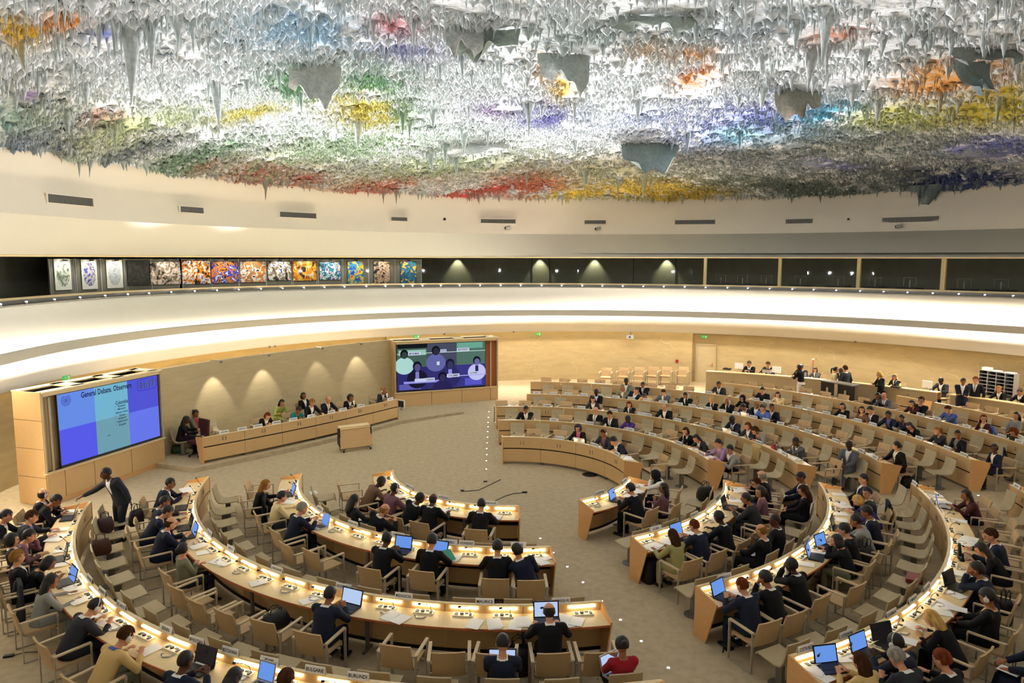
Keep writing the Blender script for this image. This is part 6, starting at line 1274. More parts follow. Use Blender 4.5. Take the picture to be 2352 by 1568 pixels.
x, y = at(1986, 1320, .2); bag('backpack', x, y, .35, .5, .34, .22, .44, M_BBAG, 'black backpack hung on an armchair at the third near-right row', 'bag')
x, y = at(2305, 1430, .3); bag('shoulder_bag', x, y, .25, .5, .32, .2, .44, M_BBAG, 'black shoulder bag hanging behind the person reading a paper', 'bag')
x, y = at(690, 1395, .5); bag('shoulder_bag', *PT(RAD['C'] + .95, pol(680, 1400, .6)[1])[:2], .52, .9, .46, .3, .24, M_BBAG, 'black bag lying on an empty armchair beside the wide laptop', 'bag')
x, y = at(2102, 1334, .5); T = thing('document_case', (*PT(RAD['D'] - .50, pol(2100, 1334, .5)[1])[:2], .535), 1.0, 'flat dark red case lying on a pedestal seat', 'case'); MB().box((0, 0, .035), (.44, .32, .07)).build('body', M_RBAG, T); MB().tube([(-.06, -.16, .035), (-.05, -.2, .035), (.05, -.2, .035), (.06, -.16, .035)], .008, 5).build('handle', M_BBAG, T)
# coats hung on chairs
def coat(u, v, z, rz, m, label, L=.75):
    x, y = at(u, v, z); T = thing('hanging_coat', (x, y, rise_xy(x, y)), rz, uniq(label), 'coat'); T.scale = (PS, PS, PS); b = MB(); vs = []; n = 9; rows_ = 7
    for j in range(rows_):
        f = j / (rows_ - 1)
        for i in range(n): a = i / (n - 1) - .5; vs.append((a * (.42 - .1 * math.sin(3 * f)), -.06 - .05 * math.cos(a * 14 + j) * f - .03 * f, .90 - L * f + .03 * math.cos(a * 3)))
    N = len(vs); vs += [(x_, y_ + .05 - .0, z_) for x_, y_, z_ in vs]; fs = [(j * n + i, j * n + i + 1, (j + 1) * n + i + 1, (j + 1) * n + i) for j in range(rows_ - 1) for i in range(n - 1)]
    fs += [tuple(q + N for q in f[::-1]) for f in fs] + [(i + 1, i, N + i, N + i + 1) for i in range(n - 1)] + [((rows_ - 1) * n + i, (rows_ - 1) * n + i + 1, N + (rows_ - 1) * n + i + 1, N + (rows_ - 1) * n + i) for i in range(n - 1)]
    for j in range(rows_ - 1): fs += [(j * n, (j + 1) * n, N + (j + 1) * n, N + j * n), ((j + 1) * n + n - 1, j * n + n - 1, N + j * n + n - 1, N + (j + 1) * n + n - 1)]
    b.add(vs, fs); b.build('cloth', m, T, smooth=True); c = MB(); c.tube([(-.2, -.05, .84), (-.26, -.1, .6), (-.25, -.1, .42)], .045, 8); c.build('sleeve', m, T, smooth=True)
coat(55, 1385, .6, face(-139), cm('char', CLO, 'cloth'), 'dark grey coat hanging on an armchair at the outer left row', .8); coat(612, 1180, .6, face(-168), cm('black', CLO, 'cloth'), 'black coat hanging on the armchair behind the cream knit', .7)
coat(2034, 1190, .6, face(-18), cm('navy', CLO, 'cloth'), 'navy coat hanging over a chair back by the bearded person', .7); coat(2300, 1075, .6, 1.0, cm('black', CLO, 'cloth'), 'black coat hanging on the end armchair of the fifth far row', .75); coat(1735, 1040, .8, face(15), cm('beige', CLO, 'cloth'), 'beige raincoat draped on a pedestal seat of the far block', .5); coat(2265, 1010, .8, face(12), cm('blue', CLO, 'cloth'), 'light blue jacket draped on a pedestal seat near the back', .5); coat(2195, 1310, .5, face(-30), cm('black', CLO, 'cloth'), 'black coat slung behind the flat red case', .6)

# ------------------------------------------------------------------ people standing or outside the rows
CRAD = lambda t: float(np.interp(-t, [-57.3, -45.4, -35.4, -27.9, -18.8, -9, 0], [19.0, 20.0, 20.75, 21.45, 22.2, 22.9, 23.4]))
def stand(u, v, zfeet, rz, pose, hair, hc, skin, top, label, dr=-.42, **opt):
    pm = pose_meshes(pose, opt.get('fem', False)); x, y = at(u, v, zfeet + PS * pm['hc'].z); th = math.degrees(math.atan2(y, x)); x, y, _ = PT(CRAD(th) + dr, th); return person(x, y, rz, zfeet, pose, hair, hc, skin, top, uniq(label), 'people standing', **opt)
x, y = at(282, 1238, 0); person(x, y, 2.75, 0, 'reach', 'short', 'black', 'd', 'char', uniq('standing person in open charcoal suit reaching over the outer left row'), 'people standing', shirt='white', scale=1.02, mirror=True)
x, y = at(313, 1170, .8); bag('briefcase', *at(313, 1190, .62), .45, 1.2, .36, .14, .34, M_BBAG, 'black bag carried by the standing person at the left', 'bag')
stand(1818, 846, .30, .5, 'hold', 'full', 'black', 'k', 'black', 'standing person in black top and white trousers at the counter', dr=-.8, fem=True, shirt=None, bottom='white')
stand(1904, 847, .30, -1.9, 'stand', 'pony', 'black', 'l', 'cream', 'standing person in cream suit with a ponytail', fem=True, shirt=None, bottom='cream')
stand(1938, 848, .30, .3, 'stand', 'full', 'brown', 'l', 'char', 'standing person in charcoal suit seen from behind at the counter')
stand(1990, 861, .30, 1.6, 'hold', 'bob', 'blond', 'l', 'black', 'standing blond person in black suit holding a sheet', fem=True, shirt=None)
stand(2172, 879, .32, 2.6, 'cross', 'short', 'black', 't', 'navy', 'standing person in navy suit with crossed arms in the counter gap')
stand(2193, 878, .32, 2.4, 'fold' if False else 'stand', 'full', 'red', 'l', 'black', 'person in black suit and tie standing behind the counter end', tie='char', dr=.25)
def counter_person(u, v, pose, hair, hc, skin, top, label, **opt):
    fem = opt.get('fem', False); pm = pose_meshes(pose, fem); x, y = at(u, v, .50 + PS * pm['hc'].z); th = math.degrees(math.atan2(y, x)); r = CRAD(th) + 1.25; x, y, _ = PT(r, th); person(x, y, face(th), .50, pose, hair, hc, skin, top, uniq(label), 'staff behind the counter', **opt)
    armchair(x * (1 + .03 / r), y * (1 + .03 / r), face(th), uniq('armchair behind the counter under the ' + ' '.join(label.split()[:9])), 'staff chairs', .50)
for a in [(1701, 842, 'type', 'full', 'black', 'l', 'black', 'person in black at a white monitor, left end of the counter', {}), (1748, 842, 'desk', 'full', 'brown', 'l', 'black', 'person with round brown hair, black suit and tie, at the counter', dict(tie='navy')),
          (1811, 850, 'desk', 'short', 'black', 't', 'black', 'seated person half hidden by the white trousers', {}), (1846, 853, 'chin', 'bob', 'black', 'l', 'grey', 'seated person in grey behind a dark screen', dict(fem=True)), (1921, 854, 'type', 'short', 'black', 'k', 'black', 'seated person in black hidden behind the standing group', {}),
          (1986, 874, 'desk', 'long', 'blond', 'l', 'lime', 'seated person in yellow behind the blond standing one', dict(fem=True, shirt=None)), (2026, 869, 'chin', 'bob', 'black', 't', 'black', 'person in black with headset, alone on the counter', dict(fem=True, headset=True)), (2147, 876, 'desk', 'short', 'black', 'k', 'char', 'dark-haired person in charcoal at the counter gap', {}),
          (2270, 893, 'desk', 'full', 'dblond', 'l', 'black', 'fair-haired person before the pigeonhole rack', dict(fem=True)), (2309, 900, 'desk', 'short', 'black', 'l', 'black', 'person with short black hair right of the rack', dict(fem=True)), (2347, 903, 'chin', 'short', 'black', 't', 'navy', 'person in navy at the right edge of the picture', {})]:
    counter_person(*a[:-1], **a[-1])
struct('floor_staff', (lambda b: b.arc(19.9, 22.6, 56.5, 29, .28, .50, 20).arc(22.3, 24.6, 29, 0, .28, .5, 20))(MB()), M_CARPET)
# person sitting sideways on a visitor seat with legs in view, person twisting at a row end, edge figures
x, y = at(1952, 1024, 1.3); th = math.degrees(math.atan2(y, x)); x, y, _ = PT(RAD['D'] - .55, th - 1); person(x, y, face(th) + .5, rise_xy(x, y), 'lap', 'short', 'black', 'd', 'grey', uniq('person in grey suit sitting sideways on a pedestal seat with a laptop beside'), 'delegates in the chamber', bottom='grey'); fixed(x, y, face(th) + .4, 'pale pedestal seat under the person in the grey suit', 'pedestal seats in front of the desk rows', rise_xy(x, y))
for (u, v, z, rz, pose, hair, hc, top, lab) in [(2200, 1552, 1.2, face(-62), 'desk', 'full', 'red', 'black', 'person with reddish hair, only the head visible at the bottom edge'), (2118, 1566, 1.1, face(-70), 'write', 'full', 'grey', 'char', 'person in charcoal at the very bottom beside the fair-haired one'), (-14, 1196, 1.25, face(-158), 'desk', 'full', 'black', 'black', 'person at the left edge with only an outstretched arm in view')]:
    x, y = at(u, v, z); person(x, y, rz, 0, pose, hair, hc, 'l', top, uniq(lab), 'delegates in the chamber'); armchair(x, y, rz, 'beige armchair under the ' + ' '.join(lab.split()[:10]), 'armchairs at the edges', 0)
x, y = at(2395, 1500, 1.1); person(x, y, face(-45) + .3, 0, 'lap', 'full', 'brown', 'm', 'navy', uniq('person at the right edge holding white papers on the knees'), 'delegates in the chamber'); armchair(x, y, face(-45) + .3, 'armchair of the person cut off by the right edge', 'armchairs at the edges', 0)

# ------------------------------------------------------------------ chairs along the back wall, and other furniture
for k, u in enumerate([1391, 1430, 1466, 1497, 1528, 1566]):
    x, y = at(u, 893, .12); armchair(x, y, face(math.degrees(math.atan2(y, x))), 'pale armchair lined up against the ochre back wall, %s from the left' % ordi(k + 1), 'armchairs along the back wall', rise_xy(x, y))
# dark display desk on the floor at the counter, flag pole stand, pigeonhole rack
x, y, _ = PT(CRAD(37.6) - 1.25, 37.6); T = thing('monitor_cart', (x, y, .3), face(37.6) + math.pi - .15, 'black monitor cart with pale uprights in front of the counter', 'monitor cart')
T.scale = (1.15, 1.15, 1.25); MB().box((0, .0, .5), (1.5, .10, .95)).build('screen_back', M_BLACK, T); MB().box((0, .1, 1.0), (1.6, .5, .04)).build('top_board', M_METAL, T); MB().box((0, -.08, .5), (.14, .05, .98)).build('upright', M_UPHL, T); MB().box((-.3, -.07, .36), (.42, .05, .26)).box((.3, -.07, .36), (.42, .05, .26)).build('bracket_plate', M_UPHL, T); MB().box((-.42, -.07, .62), (.08, .05, .3)).box((.42, -.07, .62), (.08, .05, .3)).build('clamp', M_UPHL, T); MB().box((0, 0, .02), (1.2, .5, .04)).build('base', M_METAL, T)
x, y = at(1864, 902, .3); T = thing('measuring_pole', (x, y, .3), 0, 'thin brown pole on a round foot standing before the counter', 'pole'); MB().tube([(0, 0, .03), (0, 0, 1.75)], .022, 8).build('pole', M_EDGE, T); MB().lathe([(.16, 0), (.16, .02), (.03, .03)], (0, 0, 0), 14).build('foot', M_EDGE, T); MB().box((0, 0, 1.8), (.12, .03, .08)).build('top_card', M_WHITE, T)
th, z = 20.3, 0; x, y = at(2282, 905, 1.44); th = math.degrees(math.atan2(y, x)); T = thing('pigeonhole_rack', (*PT(CRAD(th) + 1.75, th)[:2], .5), face(th) + math.pi, 'wooden pigeonhole rack with black openings and papers on top', 'rack')
MB().box((0, .05, .40), (1.5, .5, .80)).build('cabinet', M_WOOD, T); MB().box((0, .16, 1.37), (1.5, .04, 1.1)).build('back_board', M_BLACK, T); b = MB()
for i in range(5): b.box((-.75 + 1.5 * i / 4, 0, 1.37), (.03, .34, 1.1))
for j in range(8): b.box((0, 0, .83 + j * .155), (1.5, .34, .02))
b.build('shelves', M_SILV, T); b = MB(); b.box((-.5, 0, 1.99), (.34, .26, .12)).box((-.05, 0, 1.95), (.3, .24, .04)).box((.5, 0, 1.95), (.4, .24, .03)); b.build('paper_stack', M_PAPER, T)
x, y = at(922, 950, 0); T = thing('floor_monitor', (x, y, 0.0), -.6, 'small white monitor and black cables on the floor at the podium end', 'monitor'); MB().box((0, 0, .48), (.42, .06, .36)).build('housing', M_WHITE, T); MB().box((0, -.034, .48), (.36, .01, .3)).build('screen', M_SCROFF, T); MB().box((0, .02, .15), (.08, .05, .3)).box((0, 0, .01), (.28, .24, .02)).build('stand', M_SILV, T)

# ------------------------------------------------------------------ laptops, papers, small things on the desks
M_LBLK = mat('laptop_black', (28, 28, 32), .4); M_LSLV = mat('laptop_silver', (178, 178, 180), .35, metal=.3)
def make_laptop(body, scr, w_=.36, tilt=.30):
    T = thing('laptop', (0, 0, -5), 0, 'laptop', 'laptop'); MB().box((0, 0, .012), (w_, .25, .02)).build('base', body, T); k = MB().box((0, .02, .0235), (w_ - .05, .13, .004)).build('keyboard', M_BLACK, T)
    b = MB(); b.box((0, .125 + .12 * math.sin(tilt), .02 + .12 * math.cos(tilt)), (w_, .012, .245), tilt=-tilt); b.build('lid', body, T)
    MB().box((0, .118 + .12 * math.sin(tilt), .02 + .12 * math.cos(tilt)), (w_ - .04, .004, .21), tilt=-tilt).build('screen', scr, T); return T
LP = dict(on=make_laptop(M_LBLK, M_SCR), doc=make_laptop(M_LBLK, M_SCRW, .40), off=make_laptop(M_LBLK, M_SCROFF, .38), white=make_laptop(M_LSLV, M_SCR, .28), open=make_laptop(M_LSLV, M_SCRW, .36)); LPU = {}
# (photo point of the lid, block, row, kind, words)
LAPS = [(148, 1180, 'L', 'D', 'off', 'grey laptop open at the left row end'), (160, 1268, 'L', 'D', 'off', 'black laptop beside cups and cables, outer left row'), (162, 1322, 'L', 'D', 'on', 'laptop with blue-lit screen seen from the side, outer left row'), (493, 1495, 'L', 'D', 'off', 'wide black laptop of the person in navy near BOTSWANA'), (602, 1552, 'L', 'D', 'white', 'small white netbook with lit screen at the bottom edge'),
 (427, 1155, 'L', 'C', 'off', 'black laptop of the second person from the third row end'), (430, 1200, 'L', 'C', 'off', 'laptop with bluish screen seen edge on'), (454, 1215, 'L', 'C', 'on', 'open laptop in front of the bald person in navy'), (809, 1370, 'L', 'C', 'doc', 'wide laptop with a lit white document beside KIRGHIZISTAN'), (1255, 1405, 'L', 'C', 'doc', 'tall lit laptop before the bald person in black'),
 (663, 1126, 'L', 'B', 'on', 'small lit laptop next to red papers'), (748, 1195, 'L', 'B', 'white', 'white netbook held by the grey-haired person'), (918, 1255, 'L', 'B', 'on', 'small lit laptop beside the CAMEROUN plate'), (1010, 1256, 'L', 'B', 'on', 'blue-lit laptop left of the CHILI plate'),
 (1421, 1139, 'R', 'A', 'on', 'small blue-lit laptop in the innermost near-right row'), (1555, 1217, 'R', 'B', 'on', 'large blue-lit laptop behind the CUBA plate'), (1690, 1158, 'R', 'B', 'off', 'dark tablet-like laptop held by the person in glasses'), (1661, 1354, 'R', 'C', 'on', 'blue-lit laptop under the NICARAGUA plate'), (1856, 1262, 'R', 'C', 'on', 'small blue-lit netbook beside a pile of papers'), (1884, 1243, 'R', 'C', 'on', 'second blue-lit laptop, right of the small netbook'), (1912, 1200, 'R', 'C', 'off', 'dark laptop seen edge on by the grey jacket'),
 (1914, 1520, 'R', 'D', 'on', 'lit laptop right behind the COSTA RICA plate'), (1975, 1478, 'R', 'D', 'on', 'lit laptop beside the COTE D\'IVOIRE plate'), (2031, 1458, 'R', 'D', 'off', 'black laptop of the person in headset at the outer right row'), (2196, 1335, 'R', 'D', 'off', 'small dark laptop tilted between papers'), (2190, 1155, 'R', 'D', 'on', 'black laptop with lit edge before the person in maroon'),
 (1350, 1008, 'F', 'A', 'open', 'pale laptop back beside the pink top'), (1385, 972, 'F', 'B', 'off', 'black laptop between two black suits'), (1431, 940, 'F', 'C', 'off', 'black laptop lid left of the reddish hair'), (1502, 950, 'F', 'C', 'off', 'black laptop of the bald person, far third row'), (1578, 965, 'F', 'C', 'off', 'dark brown laptop lid before an empty chair'), (1662, 985, 'F', 'C', 'off', 'black laptop lid of the person in navy, far third row'), (1690, 990, 'F', 'C', 'open', 'silver laptop back beside the black one'),
 (1733, 952, 'F', 'D', 'open', 'pale laptop with glowing edge between two talkers'), (1955, 944, 'F', 'E', 'on', 'laptop with bright blue screen facing away, far fifth row'), (2096, 990, 'F', 'E', 'off', 'black laptop beside SINGAPOUR'), (2006, 928, 'F', 'F', 'off', 'black laptop of the bald person in grey'), (2345, 1012, 'F', 'F', 'off', 'dark laptop at the right end of the back row')]
for q in LP.values(): q.scale = (PS, PS, PS)
for (u, v, bl, rw, kind, lab) in LAPS:
    R = RAD[rw]; zf = ROWS[(bl, rw)][2]; th = pol(u, v, zf + .97)[1]; x, y, _ = PT(R + .37, th); rz = face(th) + (.25 if bl == 'R' else -.1) * (u % 3 - 1)
    if kind in LPU: dup(LP[kind], (x, y, zf + .842), rz, uniq(lab), 'laptops on the desks')
    else: LP[kind].location = (x, y, zf + .842); LP[kind].rotation_euler[2] = rz; tag(LP[kind], uniq(lab), 'laptop', 'laptops on the desks'); LPU[kind] = 1
for (u, v, z, rz, kind, lab) in [(1153, 1532, .66, face(-90.8), 'doc', 'laptop on the knees of the person in navy at the bottom'), (1420, 1538, .66, face(-82) + .5, 'open', 'silver laptop with lit page before the person in red'), (1917 - 0, 1030, 0, 0, None, '')]:
    if kind is None: continue
    x, y = at(u, v, z + .1); dup(LP[kind], (x, y, z), rz, uniq(lab), 'laptops on the desks')
# loose sheets: photo point, block, row
SH = [(160, 1136, 'L', 'D'), (150, 1152, 'L', 'D'), (140, 1215, 'L', 'D'), (130, 1235, 'L', 'D'), (150, 1262, 'L', 'D'), (135, 1297, 'L', 'D'), (160, 1330, 'L', 'D'), (180, 1350, 'L', 'D'), (195, 1372, 'L', 'D'), (185, 1380, 'L', 'D'), (240, 1405, 'L', 'D'), (262, 1430, 'L', 'D'), (345, 1492, 'L', 'D'), (470, 1520, 'L', 'D'), (560, 1545, 'L', 'D'),
      (430, 1125, 'L', 'C'), (425, 1180, 'L', 'C'), (455, 1255, 'L', 'C'), (470, 1268, 'L', 'C'), (510, 1290, 'L', 'C'), (530, 1288, 'L', 'C'), (594, 1338, 'L', 'C'), (710, 1378, 'L', 'C'), (907, 1420, 'L', 'C'), (1090, 1433, 'L', 'C'), (1135, 1437, 'L', 'C'), (1185, 1435, 'L', 'C'), (1310, 1425, 'L', 'C'), (1300, 1430, 'L', 'C'), (1200, 1430, 'L', 'C'),
      (655, 1127, 'L', 'B'), (668, 1150, 'L', 'B'), (715, 1190, 'L', 'B'), (1042, 1283, 'L', 'B'), (1245, 1290, 'L', 'B'), (1240, 1282, 'L', 'B'), (935, 1135, 'L', 'A'), (945, 1148, 'L', 'A'), (1020, 1172, 'L', 'A'), (1130, 1187, 'L', 'A'),
      (1480, 1108, 'R', 'A'), (1472, 1130, 'R', 'A'), (1450, 1140, 'R', 'A'), (1500, 1255, 'R', 'B'), (1530, 1245, 'R', 'B'), (1540, 1240, 'R', 'B'), (1590, 1225, 'R', 'B'), (1640, 1185, 'R', 'B'), (1690, 1150, 'R', 'B'), (1700, 1130, 'R', 'B'), (1700, 1118, 'R', 'B'), (1690, 1360, 'R', 'C'), (1740, 1330, 'R', 'C'), (1790, 1315, 'R', 'C'), (1850, 1295, 'R', 'C'), (1880, 1270, 'R', 'C'), (1895, 1255, 'R', 'C'), (1930, 1195, 'R', 'C'), (1930, 1180, 'R', 'C'), (1935, 1160, 'R', 'C'), (1930, 1135, 'R', 'C'),
      (1865, 1540, 'R', 'D'), (1900, 1560, 'R', 'D'), (1945, 1505, 'R', 'D'), (2080, 1470, 'R', 'D'), (2100, 1440, 'R', 'D'), (2170, 1385, 'R', 'D'), (2160, 1400, 'R', 'D'), (2195, 1365, 'R', 'D'), (2215, 1320, 'R', 'D'), (2230, 1285, 'R', 'D'), (2225, 1250, 'R', 'D'), (2180, 1140, 'R', 'D'), (2195, 1158, 'R', 'D'), (2215, 1197, 'R', 'D'), (2225, 1240, 'R', 'D'),
      (1305, 1012, 'F', 'A'), (1375, 1026, 'F', 'A'), (1400, 1038, 'F', 'A'), (1440, 1052, 'F', 'A'), (1560, 1012, 'F', 'B'), (1600, 1030, 'F', 'B'), (1630, 1042, 'F', 'B'), (1645, 1050, 'F', 'B'), (1422, 977, 'F', 'B'), (1570, 968, 'F', 'C'), (1720, 1002, 'F', 'C'), (1790, 1035, 'F', 'C'), (1830, 1050, 'F', 'C'), (1840, 1055, 'F', 'C'), (1850, 982, 'F', 'D'), (2010, 1045, 'F', 'D'), (2000, 965, 'F', 'E'), (2155, 1018, 'F', 'E'), (2150, 1010, 'F', 'E')]
b = MB(); b.box((0, 0, .002), (.21, .297, .004)); ME_SHEET = b.mesh('paper_sheet', M_PAPER); b = MB(); b.box((0, 0, .008), (.21, .297, .016)); b.box((.02, .02, .018), (.2, .28, .004), .1); ME_STACK = b.mesh('paper_stack', M_PAPER)
b = MB(); b.box((-.105, 0, .006), (.205, .29, .01), tilt=.03).box((.105, 0, .006), (.205, .29, .01), tilt=-.03); ME_BOOK = b.mesh('open_booklet', M_PAPER)
pc = {}
for k, (u, v, bl, rw) in enumerate(SH):
    R = RAD[rw]; zf = ROWS[(bl, rw)][2]; r, th = pol(u, v, zf + .845); r = min(max(r, R + .24), R + .44); th = min(max(th, min(ROWS[(bl, rw)][3:]) + 12 / R), max(ROWS[(bl, rw)][3:]) - 12 / R); x, y, _ = PT(r, th); kind = ('loose_sheet', 'paper_stack', 'loose_sheet', 'open_booklet')[k % 4]; me = dict(loose_sheet=ME_SHEET, paper_stack=ME_STACK, open_booklet=ME_BOOK)[kind]
    pl = by_plate(bl, rw, th); key = (kind, pl, bl, rw); pc[key] = pc.get(key, 0) + 1
    words = {'loose_sheet': 'loose white sheet', 'paper_stack': 'small stack of white papers', 'open_booklet': 'open white booklet'}[kind]
    lab = '%s%s, on the %s near %s row, closest to %s' % (ordi(pc[key]) + ' ' if pc[key] > 1 else '', words, 'left' if bl == 'L' else 'right' if bl == 'R' else 'far', RW[rw], pl)
    o = put(kind, me, None, (x, y, zf + .843 + .0012 * (k % 5)), (0, 0, face(th) + R_.uniform(-.5, .5))); o.scale = (PS, PS, PS); tag(o, uniq(lab.replace('the far near', 'the far')), 'paper', 'papers on the desks')
o = put('green_folder', MB().box((0, 0, 0), (.24, .32, .012), tilt=.35).mesh('green_folder', mat('folder_green', (60, 150, 120), .5)), None, (*PT(RAD['B'] + .5, pol(1020, 1283, 1.0)[1])[:2], .97), (0, 0, .5)); tag(o, 'green folder held by the person beside CHILI', 'folder')
o = put('red_folder', MB().box((0, 0, 0), (.24, .32, .012)).mesh('red_folder', mat('folder_red', (200, 60, 50), .5)), None, (*PT(RAD['B'] + .42, pol(650, 1130, .85)[1])[:2], .85), (0, 0, .3)); tag(o, 'red folder on the second row in front of the fair-haired person', 'folder')
for (u, v, z, rz, lab) in [(818, 1192, .75, .5, 'white sheet lying on the knees of the person with long black hair'), (1730, 1270, .70, .2, 'white notes on the lap of the bald person'), (2318, 1540, .75, .6, 'white papers held by the person at the right edge'), (2200, 1398, .9, 1.0, 'paper held up by the person in headset'), (720, 1131, .47, .4, 'white card lying on an empty pedestal seat')]:
    x, y = at(u, v, z); o = put('loose_sheet', ME_SHEET, None, (x, y, z), (.0, 0, rz)); tag(o, lab, 'paper', 'papers held or lying about')
x, y, _ = PT(RAD['C'] - .95, pol(1858, 1097, 1.35)[1]); o = put('clipboard', MB().box((0, 0, 0), (.26, .36, .012)).mesh('clipboard', M_BLACK), None, (x, y, .77), (.12, 0, face(-10))); tag(o, 'black clipboard with a white form held on the knees', 'clipboard'); put('form', MB().box((0, 0, .008), (.21, .29, .003)).mesh('form', M_PAPER), o)
# things on the counter
for k, (u, v, kind) in enumerate([(1697, 849, 'm'), (1670, 848, 'k'), (1720, 852, 'k'), (1762, 855, 'p'), (1783, 858, 'm'), (1840, 862, 'p'), (2020, 884, 'k'), (2058, 889, 'k'), (2129, 893, 'm')]):
    x, y = at(u, v, 1.45); r = math.hypot(x, y); lab = {'m': 'white flat monitor', 'k': 'black telephone console', 'p': 'dark grey device'}[kind] + ' on the staff counter, %s item from its left end' % ordi(k + 1)
    T = thing({'m': 'monitor', 'k': 'telephone', 'p': 'desk_device'}[kind], (x, y, 1.44), face(math.degrees(math.atan2(y, x))) + math.pi, lab, 'office device')
    if kind == 'm': MB().box((0, 0, .22), (.44, .05, .32)).build('housing', M_WHITE, T); MB().box((0, .03, .22), (.4, .01, .28)).build('screen', M_SCROFF, T); MB().box((0, 0, .04), (.1, .1, .08)).build('stand', M_SILV, T)
    elif kind == 'k': MB().box((0, 0, .03), (.42, .22, .05), tilt=.15).build('base', M_BLACK, T); MB().tube([(-.16, .04, .07), (.0, .05, .08)], .02, 6).build('handset', M_BLACK, T)
    else: MB().box((0, 0, .09), (.42, .3, .16)).build('housing', M_SILV, T); MB().box((0, 0, .18), (.4, .28, .02)).build('lid', M_BLACK, T)
# floor lights
for k, (u, v) in enumerate([(1123, 948), (1122, 960), (1121, 970), (1121, 980), (1120, 991), (1120, 1004), (1119, 1017), (1118, 1030), (1118, 1044), (1117, 1058), (1117, 1077), (1241, 1236), (1271, 1269), (1303, 1301), (1339, 1337), (1382, 1380), (1425, 1423), (1473, 1472), (1535, 1533), (541, 1150), (752, 1141), (1556, 1143), (2037, 1154), (2246, 1150), (305, 1209)]):
    x, y = at(u, v, 0); place = ('in the row beside the far desks, %s from the video wall' % ordi(k + 1)) if k < 11 else ('in the aisle between the near blocks, %s from the middle' % ordi(k - 10)) if k < 19 else 'alone on the carpet %s' % ['between the third and second left rows', 'left of the second left row end', 'right of the innermost right row', 'beside the third right row end', 'beside the outer right row', 'at the feet of the standing person'][k - 19]
    o = put('floor_light', MB().lathe([(.026, 0), (.022, .006)], (0, 0, 0), 10).mesh('floor_light', M_FLED), None, (x, y, rise_xy(x, y) + .002)); tag(o, 'tiny floor light ' + place, 'floor light', 'floor lights')
# cables and floor plates
for pts, lab in [([(1137, 1150), (1160, 1139), (1180, 1133), (1206, 1131)], 'black cable lying on the open floor'), ([(1060, 1128), (1080, 1127), (1100, 1125), (1150, 1101)], 'thin cable between two floor sockets'), ([(1660, 1498), (1665, 1470), (1672, 1440)], 'black power cable hanging behind the end of the third right row')]:
    P_ = [(*at(u, v, .01), .012) for u, v in pts]; x0, y0 = P_[0][:2]; o = MB().tube([(x - x0, y - y0, z) for x, y, z in P_], .011, 5).build('cable', M_BLACK); o.location = (x0, y0, 0); tag(o, lab, 'cable')
for (u, v, s, lab) in [(1205, 1131, .1, 'small black plug at the end of the floor cable'), (1062, 1127, .07, 'small black floor plate at the left cable end'), (1115, 1106, .08, 'flat dark floor plate farther off')]:
    x, y = at(u, v, 0); o = MB().box((0, 0, .015), (s * 1.6, s, .03)).build('floor_socket', M_BLACK); o.location = (x, y, 0); tag(o, lab, 'floor socket')
x, y = at(1355, 1090, 0); o = MB().lathe([(.24, 0), (.27, .01), (.2, .02), (.19, .005)], (0, 0, 0), 24).build('cable_coil', M_BLACK); o.location = (x, y, .002); tag(o, 'flat black cable coil on the floor before the innermost far desks', 'cable coil')
x, y = at(1675, 1492, 0); T = thing('power_brick', (x, y, 0), .3, 'black power brick with plug on the floor at the aisle', 'power brick'); MB().box((0, 0, .02), (.16, .07, .04)).build('body', M_BLACK, T); MB().tube([(.08, 0, .02), (.16, .05, .02), (.2, .0, .02)], .008, 5).build('cord', M_BLACK, T)
x, y = at(20, 1508, 0); T = thing('power_brick', (x, y, 0), .3, 'black power brick at the lower left edge of the floor', 'power brick'); MB().box((0, 0, .02), (.16, .07, .04)).build('body', M_BLACK, T); MB().tube([(.08, 0, .02), (.26, .05, .02), (.5, .0, .02)], .008, 5).build('cord', M_BLACK, T)
x, y = at(145, 1425, 0); T = thing('water_bottle', (x, y, 0), 0, 'clear water bottle with orange cap under the outer left row', 'bottle'); MB().lathe([(.035, 0), (.037, .02), (.037, .16), (.015, .21), (.013, .23)], (0, 0, 0), 12).build('body', mat('bottle_plastic', (180, 196, 210), .15), T); MB().lathe([(.016, .22), (.016, .25)], (0, 0, 0), 10).build('cap', mat('bottle_cap', (226, 96, 40), .4), T)

# ------------------------------------------------------------------ pictures in the gallery
def art_mat(k, kind, pal):
    m = bpy.data.materials.new('print_%d' % k); m.use_nodes = True; nt = m.node_tree; b = nt.nodes['Principled BSDF']; b.inputs['Roughness'].default_value = .5
    tc = nt.nodes.new('ShaderNodeTexCoord'); n = nt.nodes.new('ShaderNodeTexNoise'); n.inputs['Scale'].default_value = 3.6; n.inputs['Detail'].default_value = 6; n.inputs['Distortion'].default_value = 1.2
    mp = nt.nodes.new('ShaderNodeMapping'); mp.inputs['Location'].default_value = (k * 7.3, 0, k * 3.1); nt.links.new(tc.outputs['Object'], mp.inputs[0]); nt.links.new(mp.outputs[0], n.inputs['Vector'])
    r = nt.nodes.new('ShaderNodeValToRGB'); cr = r.color_ramp; cr.interpolation = 'CONSTANT' if kind == 'c' else 'LINEAR'
    while len(cr.elements) < len(pal): cr.elements.new(.5)
    for i, c in enumerate(pal): cr.elements[i].position = .30 + .42 * i / (len(pal) - 1) if i else 0; cr.elements[i].color = (*lin(c), 1)
    nt.links.new(n.outputs[0], r.inputs[0]); nt.links.new(r.outputs[0], b.inputs['Base Color']); return m
W_, K_, O_, B_, Y_, V_, C_, G_, T_ = (240, 238, 230), (24, 22, 24), (230, 130, 30), (36, 60, 190), (240, 190, 40), (120, 50, 170), (40, 140, 180), (50, 110, 70), (150, 130, 110)
